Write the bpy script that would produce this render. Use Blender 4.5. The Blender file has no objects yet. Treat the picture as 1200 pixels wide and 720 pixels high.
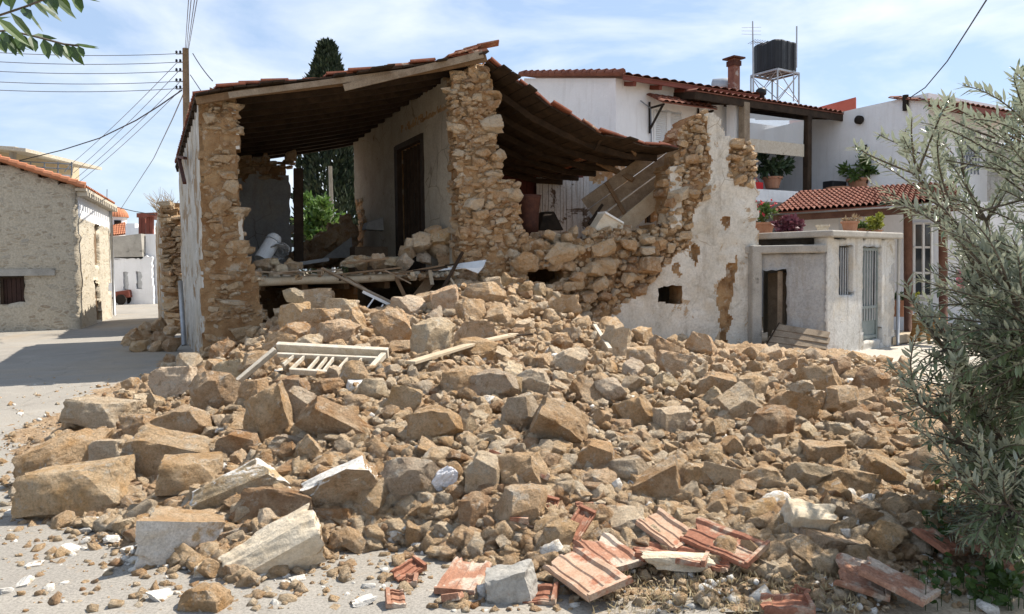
import bpy, bmesh, math, random
import numpy as np
from mathutils import Vector, Matrix, Euler, noise as mnoise

random.seed(7); rng = np.random.default_rng(7)
SC = bpy.context.scene
COL = SC.collection
R = math.radians

# ------------------------------------------------------------------ camera, sky, sun, exposure
CAM_H, FPX, HORIZ, ROLL = 1.65, 900.0, 316.0, R(0.7)
PITCH = math.atan((360 - HORIZ) / FPX)
cam = bpy.data.objects.new('camera', bpy.data.cameras.new('camera')); COL.objects.link(cam)
cam.data.sensor_width = 36.0; cam.data.lens = FPX / 1200 * 36
cam.data.clip_start = 0.05; cam.data.clip_end = 20000
CM = (Matrix.Rotation(R(90) - PITCH, 3, 'X') @ Matrix.Rotation(-ROLL, 3, 'Z'))
cam.matrix_world = Matrix.Translation((0, 0, CAM_H)) @ CM.to_4x4()
SC.camera = cam

SUN_AZ, SUN_EL = 29.0, 54.0          # azimuth counted from +X towards +Y
SDIR = Vector((math.cos(R(SUN_AZ)) * math.cos(R(SUN_EL)), math.sin(R(SUN_AZ)) * math.cos(R(SUN_EL)), math.sin(R(SUN_EL))))
W = bpy.data.worlds.new('World'); SC.world = W; W.use_nodes = True
nt = W.node_tree; nt.nodes.clear()
wo = nt.nodes.new('ShaderNodeOutputWorld'); bg = nt.nodes.new('ShaderNodeBackground'); bg.inputs[1].default_value = 0.083
sky = nt.nodes.new('ShaderNodeTexSky'); sky.sky_type = 'NISHITA'; sky.sun_disc = False
sky.sun_elevation = R(SUN_EL); sky.sun_rotation = R(90 - SUN_AZ); sky.air_density = 1.0; sky.dust_density = 0.6; sky.ozone_density = 1.6
tc = nt.nodes.new('ShaderNodeTexCoord'); mp = nt.nodes.new('ShaderNodeMapping'); mp.inputs['Scale'].default_value = (1.6, 1.6, 5.2)
mp.inputs['Location'].default_value = (0.35, 0.1, 0.22)
nz = nt.nodes.new('ShaderNodeTexNoise'); nz.inputs['Scale'].default_value = 1.9; nz.inputs['Detail'].default_value = 9; nz.inputs['Roughness'].default_value = 0.56; nz.inputs['Distortion'].default_value = 0.35
rp = nt.nodes.new('ShaderNodeValToRGB'); rp.color_ramp.elements[0].position = 0.42; rp.color_ramp.elements[1].position = 0.74
rp.color_ramp.elements[0].color = (0, 0, 0, 1); rp.color_ramp.elements[1].color = (.9, .9, .9, 1)
mx = nt.nodes.new('ShaderNodeMix'); mx.data_type = 'RGBA'; mx.inputs['B'].default_value = (8.2, 8.5, 9.0, 1)
haz = nt.nodes.new('ShaderNodeMix'); haz.data_type = 'RGBA'; haz.inputs['Factor'].default_value = 0.5; haz.inputs['B'].default_value = (4.7, 6.1, 8.3, 1)
L = nt.links.new
L(tc.outputs['Generated'], mp.inputs[0]); L(mp.outputs[0], nz.inputs['Vector']); L(nz.outputs['Fac'], rp.inputs[0])
L(sky.outputs[0], haz.inputs['A']); L(haz.outputs['Result'], mx.inputs['A'])
L(rp.outputs[0], mx.inputs['Factor']); L(mx.outputs['Result'], bg.inputs[0]); L(bg.outputs[0], wo.inputs[0])
sun = bpy.data.objects.new('sun', bpy.data.lights.new('sun', 'SUN')); COL.objects.link(sun)
sun.data.energy = 5.0; sun.data.angle = R(0.5); sun.data.color = (1.0, 0.93, 0.83)
sun.rotation_euler = (-SDIR).to_track_quat('-Z', 'Y').to_euler()
SC.view_settings.view_transform = 'Standard'; SC.view_settings.look = 'None'
SC.view_settings.exposure = 0.80; SC.view_settings.gamma = 1.0
try: SC.cycles.use_denoising = True; SC.cycles.max_bounces = 6
except Exception: pass

# ------------------------------------------------------------------ geometry helpers
def ray(px, py):
    return CM @ Vector(((px - 600) / FPX, (360 - py) / FPX, -1.0))
CAMP = Vector((0, 0, CAM_H))
def at(px, py, Y):
    d = ray(px, py); return CAMP + d * (Y / d.y)
def onplane(px, py, O, N):
    d = ray(px, py); k = (Vector(O) - CAMP).dot(N) / d.dot(N); return CAMP + d * k
def atz(px, py, z):
    d = ray(px, py); return CAMP + d * ((z - CAM_H) / d.z)
def topx(p):
    q = CM.transposed() @ (Vector(p) - CAMP); return 600 - FPX * q.x / q.z, 360 + FPX * q.y / q.z

def inpoly(x, y, poly):
    c = False; j = len(poly) - 1
    for i in range(len(poly)):
        xi, yi = poly[i]; xj, yj = poly[j]
        if (yi > y) != (yj > y) and x < (xj - xi) * (y - yi) / (yj - yi) + xi: c = not c
        j = i
    return c

def rootloc(p):
    l = Vector((0, 0, 0))
    while p is not None:
        l += p.location; p = p.parent
    return l

def tag(o, label=None, cat=None, group=None, kind=None):
    if label: o['label'] = label
    if cat: o['category'] = cat
    if group: o['group'] = group
    if kind or cat: o['kind'] = kind or 'thing'
    return o
def thing(name, loc, label, cat, group=None):
    o = bpy.data.objects.new(name, None); COL.objects.link(o); o.location = loc; o.empty_display_size = .2
    return tag(o, label, cat, group)
def copy_tree(o, parent=None):
    c = o.copy(); COL.objects.link(c)
    if parent: c.parent = parent
    for ch in list(o.children): copy_tree(ch, c)
    return c

ICO = {}
def ico(sub):
    if sub not in ICO:
        bm = bmesh.new(); bmesh.ops.create_icosphere(bm, subdivisions=sub, radius=1)
        bm.verts.ensure_lookup_table()
        ICO[sub] = (np.array([v.co[:] for v in bm.verts]), np.array([[v.index for v in f.verts] for f in bm.faces])); bm.free()
    return ICO[sub]
def snoise(d, g, freq, oct=4):
    s = np.zeros(len(d)); a = 1.0
    for o in range(oct):
        for _ in range(4):
            w = g.normal(size=3); w *= freq / np.linalg.norm(w)
            s += a * np.sin(d @ w * (1 + .4 * g.random()) + g.random() * 6.28) * .35
        freq *= 2.1; a *= .5
    return s
def hull(P):
    bm = bmesh.new(); vs_ = [bm.verts.new(p) for p in P]
    r = bmesh.ops.convex_hull(bm, input=vs_); dead = list({g for g in r['geom_interior'] + r['geom_unused'] if isinstance(g, bmesh.types.BMVert)})
    bmesh.ops.delete(bm, geom=dead, context='VERTS'); bmesh.ops.remove_doubles(bm, verts=bm.verts, dist=.012); bmesh.ops.triangulate(bm, faces=bm.faces); bmesh.ops.recalc_face_normals(bm, faces=bm.faces)
    bm.verts.index_update(); out = np.array([v.co[:] for v in bm.verts]), np.array([[v.index for v in f.verts] for f in bm.faces]); bm.free(); return out
def split4(v, f, maxe):
    """midpoint subdivision of every edge longer than maxe"""
    e = {}; nv = [tuple(p) for p in v]; nf = []
    def mid(a, b):
        k = (min(a, b), max(a, b))
        if k not in e:
            if np.linalg.norm(v[a] - v[b]) > maxe: nv.append(tuple((v[a] + v[b]) / 2)); e[k] = len(nv) - 1
            else: e[k] = None
        return e[k]
    for a, b, c in f:
        m = (mid(a, b), mid(b, c), mid(c, a)); T = (a, b, c); k = sum(x is not None for x in m)
        if k == 3: nf += [(a, m[0], m[2]), (m[0], b, m[1]), (m[2], m[1], c), (m[0], m[1], m[2])]
        elif k == 0: nf.append((a, b, c))
        elif k == 1:
            q = [x is not None for x in m].index(True); p0, p1, p2 = T[q], T[(q + 1) % 3], T[(q + 2) % 3]; nf += [(p0, m[q], p2), (m[q], p1, p2)]
        else:
            q = [x is None for x in m].index(True); p0, p1, p2 = T[q], T[(q + 1) % 3], T[(q + 2) % 3]; m1, m2 = m[(q + 1) % 3], m[(q + 2) % 3]; nf += [(p0, p1, m1), (p0, m1, m2), (m1, p2, m2)]
    return np.array(nv), np.array(nf)
def rock(seed, sub=3, boxy=.6, rough=.05, sharp=60.0):
    """a broken stone of about unit half-size: a polyhedron cut by jittered planes, then weathered"""
    g = np.random.default_rng(seed); ns, ds = [], []
    for ax in range(3):
        for sg in (-1, 1):
            n = np.zeros(3); n[ax] = sg; n += g.normal(size=3) * (.36 - .26 * boxy); ns.append(n / np.linalg.norm(n)); ds.append(.82 + .2 * g.random())
    for _ in range(int(11 - 6 * boxy) if boxy < .85 else 3):
        n = g.normal(size=3); ns.append(n / np.linalg.norm(n)); ds.append((.80 + .36 * boxy) * (.85 + .3 * g.random()))
    ns, ds = np.array(ns), np.array(ds); dv, df = hull(ns / ds[:, None]); P = []
    for t in df:
        A = dv[t]
        if abs(np.linalg.det(A)) > 1e-5: P.append(np.linalg.solve(A, np.ones(3)))
    P = np.array(P); P = P[np.linalg.norm(P, axis=1) < 2.2]; v, f = hull(P)
    for m in {0: (), 1: (), 2: (.8, .42), 3: (.8, .42, .24), 4: (.8, .42, .22, .13), 5: (.8, .42, .22, .11, .065)}[sub]: v, f = split4(v, f, m)
    if sub >= 2:
        L_ = np.linalg.norm(v, axis=1)[:, None]; d = v / L_; e = snoise(v, g, 2.4, 3)
        v = v - d * (np.clip(L_ - .90, 0, 1) * .30) * np.clip(snoise(v, g, 4.0, 3)[:, None] + .45, .1, 1.3)                 # worn corners
        v = v * (1 - np.clip(e - .35, 0, .6) * .12)[:, None] + d * (rough * (.42 if sub < 4 else .75) * snoise(v, g, 5.0 if sub < 4 else 3.2, 4 if sub < 4 else 7))[:, None]
    return v, f

class MB:
    def __init__(s): s.v = []; s.f = []; s.m = []; s.t = []
    def add(s, V, F, mi=0, tint=.5):
        b = len(s.v); s.v.extend([tuple(p) for p in V])
        for q in F: s.f.append(tuple(int(i) + b for i in q)); s.m.append(mi); s.t.append(tint)
    def box(s, c, size, rot=None, mi=0, tint=.5):
        x, y, z = [a / 2 for a in size]; rot = rot or Matrix.Identity(3); c = Vector(c)
        V = [c + rot @ Vector((i * x, j * y, k * z)) for i in (-1, 1) for j in (-1, 1) for k in (-1, 1)]
        s.add(V, [(0, 1, 3, 2), (4, 6, 7, 5), (0, 4, 5, 1), (2, 3, 7, 6), (0, 2, 6, 4), (1, 5, 7, 3)], mi, tint)
    def beam(s, p0, p1, w, h, mi=0, up=(0, 0, 1), tint=.5):
        p0, p1 = Vector(p0), Vector(p1); x = (p1 - p0); l = x.length; x.normalize()
        y = Vector(up).cross(x)
        if y.length < 1e-4: y = Vector((0, 1, 0))
        y.normalize(); z = x.cross(y)
        s.box((p0 + p1) / 2, (l, w, h), Matrix((x, y, z)).transposed(), mi, tint)
    def tube(s, pts, r, n=8, mi=0, cap=True, tint=.5):
        pts = [Vector(p) for p in pts]; rs = r if isinstance(r, (list, tuple)) else [r] * len(pts)
        V = []; F = []; ref = None
        for i, p in enumerate(pts):
            d = (pts[min(i + 1, len(pts) - 1)] - pts[max(i - 1, 0)]).normalized()
            if ref is None: ref = Vector((0, 0, 1)) if abs(d.z) < .9 else Vector((1, 0, 0))
            a = d.cross(ref).normalized(); b = d.cross(a); ref = -b if False else ref
            for k in range(n):
                t = 2 * math.pi * k / n; V.append(p + (a * math.cos(t) + b * math.sin(t)) * rs[i])
        for i in range(len(pts) - 1):
            for k in range(n):
                F.append((i * n + k, i * n + (k + 1) % n, (i + 1) * n + (k + 1) % n, (i + 1) * n + k))
        if cap: F.append(tuple(range(n))); F.append(tuple((len(pts) - 1) * n + k for k in reversed(range(n))))
        s.add(V, F, mi, tint)
    def prism(s, poly, vec, mi=0, tint=.5):
        n = len(poly); vec = Vector(vec); P = [Vector(p) for p in poly]; V = P + [p + vec for p in P]
        s.add(V, [tuple(range(n)), tuple(range(2 * n - 1, n - 1, -1))] + [(i, n + i, n + (i + 1) % n, (i + 1) % n) for i in range(n)], mi, tint)
    def lathe(s, c, prof, n=20, mi=0, tint=.5, rot=None):
        c = Vector(c); V = []; F = []; rot = rot or Matrix.Identity(3)
        for (r, z) in prof:
            for k in range(n):
                a = 2 * math.pi * k / n; V.append(c + rot @ Vector((r * math.cos(a), r * math.sin(a), z)))
        for i in range(len(prof) - 1):
            for k in range(n): F.append((i * n + k, i * n + (k + 1) % n, (i + 1) * n + (k + 1) % n, (i + 1) * n + k))
        F.append(tuple(reversed(range(n)))); F.append(tuple((len(prof) - 1) * n + k for k in range(n)))
        s.add(V, F, mi, tint)
    def rock(s, c, half, rot, seed, sub=2, boxy=.6, mi=0, tint=.5, rough=.06):
        v, f = rockc(seed, sub, boxy, rough)
        A = np.array(rot) @ np.diag(half); s.add(v @ A.T + np.array(c), f, mi, tint)
    def quad(s, a, b, c, d, mi=0, tint=.5): s.add([a, b, c, d], [(0, 1, 2, 3)], mi, tint)
    def build(s, name, mats, parent=None, smooth=False, origin=None, bevel=0, cat=None):
        if not isinstance(mats, (list, tuple)): mats = [mats]
        V = np.array(s.v, dtype=float)
        if parent is not None: off = np.array(rootloc(parent))
        elif origin is not None: off = np.array(origin, dtype=float)
        else: off = np.array([(V[:, 0].min() + V[:, 0].max()) / 2, (V[:, 1].min() + V[:, 1].max()) / 2, V[:, 2].min()])
        me = bpy.data.meshes.new(name); me.from_pydata((V - off).tolist(), [], s.f)
        for m in mats: me.materials.append(m)
        if len(mats) > 1: me.polygons.foreach_set('material_index', s.m)
        if smooth: me.polygons.foreach_set('use_smooth', [True] * len(s.f))
        a = me.attributes.new('tint', 'FLOAT', 'FACE'); a.data.foreach_set('value', s.t)
        me.update()
        o = bpy.data.objects.new(name, me); COL.objects.link(o)
        if parent is not None: o.parent = parent
        else: o.location = off
        if bevel:
            b = o.modifiers.new('bevel', 'BEVEL'); b.width = bevel; b.segments = 2; b.limit_method = 'ANGLE'
        return o
RC = {}
def rockc(seed, sub, boxy, rough):
    k = (seed, sub, boxy, rough)
    if k not in RC: RC[k] = rock(seed, sub, boxy, rough)
    return RC[k]
def rotm(x, y, z): return Euler((R(x), R(y), R(z)), 'XYZ').to_matrix()

# ------------------------------------------------------------------ materials
class NT:
    def __init__(s, name):
        s.mat = bpy.data.materials.new(name); s.mat.use_nodes = True; s.t = s.mat.node_tree; s.t.nodes.clear()
        s.out = s.n('ShaderNodeOutputMaterial'); s.b = s.n('ShaderNodeBsdfPrincipled'); s.l(s.b.outputs[0], s.out.inputs[0])
        s.tc = s.n('ShaderNodeTexCoord')
    def n(s, t): return s.t.nodes.new(t)
    def l(s, a, b): s.t.links.new(a, b)
    def put(s, v, sock):
        if hasattr(v, 'is_output'): s.l(v, sock)
        elif isinstance(v, (tuple, list)) and len(v) == 3 and sock.type == 'RGBA': sock.default_value = (*v, 1)
        else: sock.default_value = v
    def co(s, which='Object', scale=(1, 1, 1), loc=(0, 0, 0)):
        m = s.n('ShaderNodeMapping'); m.inputs['Scale'].default_value = scale; m.inputs['Location'].default_value = loc
        s.l(s.tc.outputs[which], m.inputs[0]); return m.outputs[0]
    def noise(s, scale, detail=6, rough=.6, vec=None, dist=0):
        n = s.n('ShaderNodeTexNoise'); n.inputs['Scale'].default_value = scale; n.inputs['Detail'].default_value = detail
        n.inputs['Roughness'].default_value = rough; n.inputs['Distortion'].default_value = dist
        s.l(vec if vec is not None else s.tc.outputs['Object'], n.inputs['Vector']); return n.outputs['Fac']
    def voro(s, scale, vec=None, feature='F1', rnd=1, out='Distance'):
        n = s.n('ShaderNodeTexVoronoi'); n.feature = feature; n.inputs['Scale'].default_value = scale; n.inputs['Randomness'].default_value = rnd
        s.l(vec if vec is not None else s.tc.outputs['Object'], n.inputs['Vector']); return n.outputs[out]
    def ramp(s, f, stops):
        r = s.n('ShaderNodeValToRGB'); e = r.color_ramp.elements
        while len(e) < len(stops): e.new(.5)
        for x, (p, c) in zip(e, stops):
            x.position = p; x.color = (c, c, c, 1) if not isinstance(c, (tuple, list)) else (*c, 1)
        s.l(f, r.inputs[0]); return r.outputs[0]
    def mix(s, f, a, b, mode='MIX'):
        m = s.n('ShaderNodeMix'); m.data_type = 'RGBA'; m.blend_type = mode; s.put(f, m.inputs['Factor']); s.put(a, m.inputs['A']); s.put(b, m.inputs['B'])
        return m.outputs['Result']
    def math(s, op, a, b=0.5):
        m = s.n('ShaderNodeMath'); m.operation = op; s.put(a, m.inputs[0]); s.put(b, m.inputs[1]); return m.outputs[0]
    def bump(s, h, strength=.5, dist=.02, normal=None):
        b = s.n('ShaderNodeBump'); b.inputs['Strength'].default_value = strength; b.inputs['Distance'].default_value = dist
        s.l(h, b.inputs['Height'])
        if normal is not None: s.l(normal, b.inputs['Normal'])
        return b.outputs[0]
    def attr(s, name='tint'):
        a = s.n('ShaderNodeAttribute'); a.attribute_name = name; return a.outputs['Fac']
    def objcol(s): return s.n('ShaderNodeObjectInfo').outputs['Color']
    def objrand(s): return s.n('ShaderNodeObjectInfo').outputs['Random']
    def done(s, col, rough=.9, normal=None, spec=.25, metal=0):
        s.put(col, s.b.inputs['Base Color']); s.put(rough, s.b.inputs['Roughness']); s.b.inputs['Specular IOR Level'].default_value = spec
        s.b.inputs['Metallic'].default_value = metal
        if normal is not None: s.l(normal, s.b.inputs['Normal'])
        return s.mat

def mottle(name, c1, c2, scale=3, bump=.4, bscale=18, bdist=.02, rough=.9, lo=.35, hi=.65, fine=.35, c3=None, s3=9, t3=.62, stretch=(1, 1, 1), spec=.2, metal=0):
    n = NT(name); v = n.co('Object', stretch)
    col = n.mix(n.ramp(n.noise(scale, 8, .62, v, .3), [(lo, 0.0), (hi, 1.0)]), c1, c2)
    if c3: col = n.mix(n.ramp(n.noise(s3, 6, .65, v), [(t3, 0.0), (t3 + .08, 1.0)]), col, c3)
    if fine: col = n.mix(1.0, col, n.ramp(n.noise(bscale * 2.3, 5, .7, v), [(.3, 1 - fine), (.7, 1 + 0.0)]), 'MULTIPLY')
    nm = n.bump(n.noise(bscale, 8, .7, v), bump, bdist) if bump else None
    return n.done(col, rough, nm, spec, metal)

PAL = [(0.0, (.38, .195, .085)), (.25, (.56, .34, .17)), (.5, (.69, .47, .265)), (.75, (.77, .59, .385)), (1.0, (.80, .69, .54))]
def stone_mat(name, src):
    n = NT(name); rnd = n.objrand()
    base = n.objcol() if src == 'obj' else n.ramp(n.attr('tint'), PAL)
    v = n.tc.outputs['Object']
    if src == 'obj':
        cv = n.n('ShaderNodeCombineXYZ'); sc_ = n.math('MULTIPLY', rnd, 37.0)
        n.l(sc_, cv.inputs[0]); n.l(sc_, cv.inputs[1])
        ad = n.n('ShaderNodeVectorMath'); ad.operation = 'ADD'; n.l(v, ad.inputs[0]); n.l(cv.outputs[0], ad.inputs[1]); v = ad.outputs[0]
    k = 4.0 if src == 'obj' else 5.0
    big = n.ramp(n.noise(1.6 * k, 7, .62, v, .4), [(.32, 0.0), (.68, 1.0)])
    col = n.mix(big, n.mix(1.0, base, (.92, .84, .74), 'MULTIPLY'), n.mix(.52, base, (.88, .735, .54)))
    col = n.mix(n.ramp(n.noise(3.3 * k, 8, .7, v), [(.55, 0.0), (.68, .75)]), col, (.36, .215, .10))
    col = n.mix(n.ramp(n.noise(2.4 * k, 9, .7, v, .5), [(.56, 0.0), (.66, .75)]), col, (.74, .68, .57))
    col = n.mix(1.0, col, n.ramp(n.noise(17 * k, 6, .8, v), [(.32, .66), (.54, 1.0)]), 'MULTIPLY')
    h1 = n.noise(3.0 * k, 10, .74, v); h2 = n.noise(16 * k, 6, .8, v)
    pit = n.ramp(n.voro(11 * k, v), [(0.0, .55), (.35, 1.0)])
    nm = n.bump(h2, .8, .02); nm = n.bump(pit, .3, .015, nm); nm = n.bump(h1, 1.0, .13, nm)
    return n.done(col, .93, nm, .15)

M = {}
M['stone'] = stone_mat('limestone_rubble', 'obj')
M['masonry'] = stone_mat('masonry_stone', 'attr')
M['mortar'] = mottle('earth_mortar', (.28, .15, .065), (.50, .33, .175), 2.6, 1.0, 24, .05, c3=(.56, .47, .36), s3=5, t3=.57)
M['fines'] = mottle('rubble_earth', (.42, .27, .145), (.66, .48, .31), 2.4, 1.0, 30, .05, fine=.6, c3=(.62, .53, .40), s3=8, t3=.57)
M['whitestone'] = mottle('plastered_stone', (.68, .64, .57), (.79, .76, .70), 7, .9, 30, .02, c3=(.52, .38, .22), s3=5, t3=.56, fine=.45)
M['palestone'] = mottle('pale_limestone', (.62, .51, .36), (.72, .63, .49), 6, .8, 28, .02, c3=(.50, .46, .40), s3=2.6, t3=.62, fine=.3)

def plaster(name, white, dirt, wear, lo=.55, streak=1.0, patch=.62, drip=5.5, crack=True, grain=True, mould=0.0):
    n = NT(name); o = n.tc.outputs['Object']
    col = n.mix(n.ramp(n.noise(1.1, 9, .65, o, .4), [(.35, 0.0), (.68, 1.0)]), white, dirt)
    sv = n.co('Object', (drip, drip, .55)); col = n.mix(n.math('MULTIPLY', n.ramp(n.noise(1.6, 7, .62, sv, .2), [(.52, 0.0), (.66, 1.0)]), streak * .7), col, (.22, .17, .12))
    pm = n.ramp(n.noise(1.5, 10, .68, o, .7), [(patch, 0.0), (patch + .025, 1.0)])
    col = n.mix(pm, col, wear)
    vec = n.co('Object', (1, 1, 1), (.3, .2, .1)); dn = n.n('ShaderNodeMix'); dn.data_type = 'VECTOR'; dn.inputs['Factor'].default_value = .13
    nn = n.n('ShaderNodeTexNoise'); nn.inputs['Scale'].default_value = 3; nn.inputs['Detail'].default_value = 5; n.l(vec, nn.inputs['Vector'])
    n.l(vec, dn.inputs['A']); n.l(nn.outputs['Color'], dn.inputs['B'])
    cr = n.voro(1.7, dn.outputs['Result'], 'DISTANCE_TO_EDGE'); crm = n.ramp(cr, [(0.006, 0.0), (.02, 1.0)])
    col = n.mix(1.0, col, n.mix(n.ramp(n.noise(.9, 3, .5), [(.52, 0.0), (.66, .7)]), (1, 1, 1), n.mix(crm, (.42, .36, .3) if crack else (1, 1, 1), (1, 1, 1))), 'MULTIPLY')
    if grain: col = n.mix(1.0, col, n.ramp(n.noise(22, 6, .8), [(.33, .72), (.56, 1.0)]), 'MULTIPLY')
    if mould:
        col = n.mix(n.math('MULTIPLY', n.ramp(n.noise(2.6, 10, .78, o, .6), [(.53, 0.0), (.63, 1.0)]), mould), col, (.27, .245, .20))
        col = n.mix(n.ramp(n.noise(1.0, 8, .7, n.co('Object', (1, 1, 1), (5, 2, 1)), .5), [(.5, 0.0), (.7, .6)]), col, (.52, .44, .32))
    h = n.math('SUBTRACT', n.noise(9, 9, .7), n.math('MULTIPLY', pm, .45))
    return n.done(col, .92, n.bump(h, .45, .03), .15)
M['plaster_white'] = plaster('old_limewash', (.66, .63, .565), (.47, .43, .36), (.42, .31, .20), streak=.45, patch=.59, drip=3, mould=.6)
M['plaster_streak'] = plaster('weathered_limewash', (.62, .60, .56), (.40, .36, .30), (.30, .21, .13), streak=1.2, patch=.54, drip=8, mould=.5)
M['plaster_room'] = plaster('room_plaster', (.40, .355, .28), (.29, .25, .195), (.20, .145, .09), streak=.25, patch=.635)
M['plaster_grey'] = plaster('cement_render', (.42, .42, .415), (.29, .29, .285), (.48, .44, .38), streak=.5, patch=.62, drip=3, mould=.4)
M['limewash'] = plaster('shed_limewash', (.60, .59, .56), (.46, .445, .41), (.40, .35, .28), streak=.6, patch=.60, mould=.6)
M['white'] = plaster('white_house_render', (.77, .775, .785), (.69, .695, .70), (.70, .69, .67), streak=.14, patch=.72, drip=4, crack=False, grain=False)
M['whitetrim'] = mottle('white_enamel', (.78, .78, .76), (.70, .69, .66), 4, .05, 40, .005, .5, fine=.1)
M['oldwhite'] = mottle('flaking_white_wood', (.56, .48, .36), (.70, .64, .53), 14, .3, 40, .005, .7, c3=(.38, .29, .19), s3=16, t3=.6, stretch=(1, 1, 1))
M['wood'] = mottle('grey_weathered_wood', (.24, .18, .125), (.36, .29, .21), 5, .5, 26, .01, .85, fine=.45, stretch=(1.0, 1.0, 1.0))
M['palewood'] = mottle('pale_raw_wood', (.46, .36, .24), (.56, .47, .34), 6, .35, 30, .01, .85, fine=.35)
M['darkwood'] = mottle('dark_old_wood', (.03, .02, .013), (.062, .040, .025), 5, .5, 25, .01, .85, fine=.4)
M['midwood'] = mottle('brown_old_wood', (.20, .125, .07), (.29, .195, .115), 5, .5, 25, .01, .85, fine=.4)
M['tile'] = mottle('terracotta', (.30, .125, .075), (.40, .19, .12), 6, .35, 30, .008, .88, c3=(.50, .38, .28), s3=7, t3=.53, fine=.5)
M['tile_dusty'] = mottle('dusty_terracotta', (.35, .17, .105), (.46, .265, .18), 7, .35, 30, .008, .92, c3=(.54, .44, .35), s3=6, t3=.5, fine=.5)
M['tile_pale'] = mottle('limewashed_terracotta', (.44, .265, .17), (.56, .42, .31), 8, .4, 34, .008, .92, c3=(.42, .19, .115), s3=6, t3=.56, fine=.4)
M['tile_dark'] = mottle('weathered_terracotta', (.17, .06, .038), (.30, .105, .06), 3, .4, 20, .01, .85, c3=(.20, .17, .14), s3=5, t3=.6)
M['tile_orange'] = mottle('orange_terracotta', (.46, .18, .09), (.56, .25, .14), 2, .2, 20, .01, .85)
M['tile_house'] = mottle('house_tiles', (.17, .062, .04), (.25, .10, .065), 3, .2, 20, .01, .8)
M['redbrown'] = mottle('red_brown_paint', (.16, .045, .03), (.21, .065, .045), 3, .1, 30, .004, .6, fine=.2)
M['porchpost'] = mottle('brown_porch_wood', (.10, .045, .03), (.16, .08, .05), 5, .3, 24, .006, .7, fine=.3)
M['redwall'] = mottle('red_oxide_wall', (.30, .07, .05), (.34, .09, .065), 3, .1, 30, .004, .8, fine=.2)
M['rust'] = mottle('rusty_steel', (.07, .028, .02), (.13, .05, .03), 9, .4, 40, .006, .75, fine=.4)
M['steel'] = mottle('galvanised_steel', (.34, .35, .36), (.44, .45, .46), 5, .1, 30, .004, .45, metal=.6, fine=.15)
M['blacktank'] = mottle('black_plastic', (.008, .009, .011), (.014, .015, .018), 3, .06, 20, .01, .5, fine=.1, spec=.35)
M['concrete'] = mottle('old_concrete', (.36, .34, .30), (.48, .45, .40), 2.5, .6, 22, .02, fine=.35, c3=(.20, .185, .16), s3=3, t3=.6)
M['dark'] = mottle('dark_interior', (.02, .016, .013), (.035, .028, .022), 3, .2, 20, .01)
M['shutter'] = mottle('white_shutter', (.74, .75, .74), (.68, .69, .69), 3, .05, 30, .004, .5, fine=.08)
M['bark'] = mottle('olive_bark', (.13, .10, .075), (.22, .185, .145), 9, .8, 24, .02, fine=.4)
M['terracotta_pot'] = mottle('flowerpot', (.40, .19, .11), (.47, .25, .16), 6, .15, 30, .004, .85)
M['cable'] = mottle('cable', (.03, .03, .035), (.05, .05, .055), 3, 0, fine=0, rough=.6)
M['wire'] = mottle('thin_wire', (.16, .18, .21), (.2, .22, .25), 3, 0, fine=0, rough=.6)

def leafmat(name, c1, c2, back=None, gloss=.45, trans=.25):
    n = NT(name); col = n.ramp(n.attr('tint'), [(0.0, c1), (1.0, c2)])
    if back is not None:
        g = n.n('ShaderNodeNewGeometry'); col = n.mix(g.outputs['Backfacing'], col, back)
    n.done(col, gloss, None, .45)
    tr = n.n('ShaderNodeBsdfTranslucent'); n.l(col, tr.inputs[0]); ms = n.n('ShaderNodeMixShader'); ms.inputs[0].default_value = trans
    n.l(n.b.outputs[0], ms.inputs[1]); n.l(tr.outputs[0], ms.inputs[2]); n.l(ms.outputs[0], n.out.inputs[0]); return n.mat
M['olive'] = leafmat('olive_leaf', (.09, .125, .052), (.19, .23, .125), (.34, .375, .295), .36, .20)
M['leaf_dark'] = leafmat('broad_leaf', (.030, .060, .012), (.065, .115, .025), None, .4, .35)
M['cypress'] = leafmat('cypress_needles', (.012, .022, .010), (.035, .055, .022), None, .7, .05)
M['bushleaf'] = leafmat('bush_leaf', (.065, .13, .025), (.13, .22, .05), None, .5, .3)
M['cactus'] = leafmat('dark_succulent', (.02, .04, .018), (.045, .075, .03), None, .5, .1)
M['purple'] = leafmat('purple_leaf', (.09, .025, .04), (.17, .055, .075), None, .5, .2)
M['yellowgreen'] = leafmat('yellow_green_leaf', (.15, .17, .02), (.30, .31, .05), None, .6, .3)
M['greenplant'] = leafmat('garden_leaf', (.05, .10, .02), (.11, .17, .045), None, .5, .25)
M['flower'] = leafmat('red_petal', (.45, .03, .04), (.6, .08, .10), None, .6, .2)
M['straw'] = leafmat('dry_grass_blade', (.36, .28, .15), (.52, .43, .26), None, .8, .2)
M['twig'] = leafmat('dry_twig', (.25, .18, .10), (.38, .29, .18), None, .9, .05)

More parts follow.
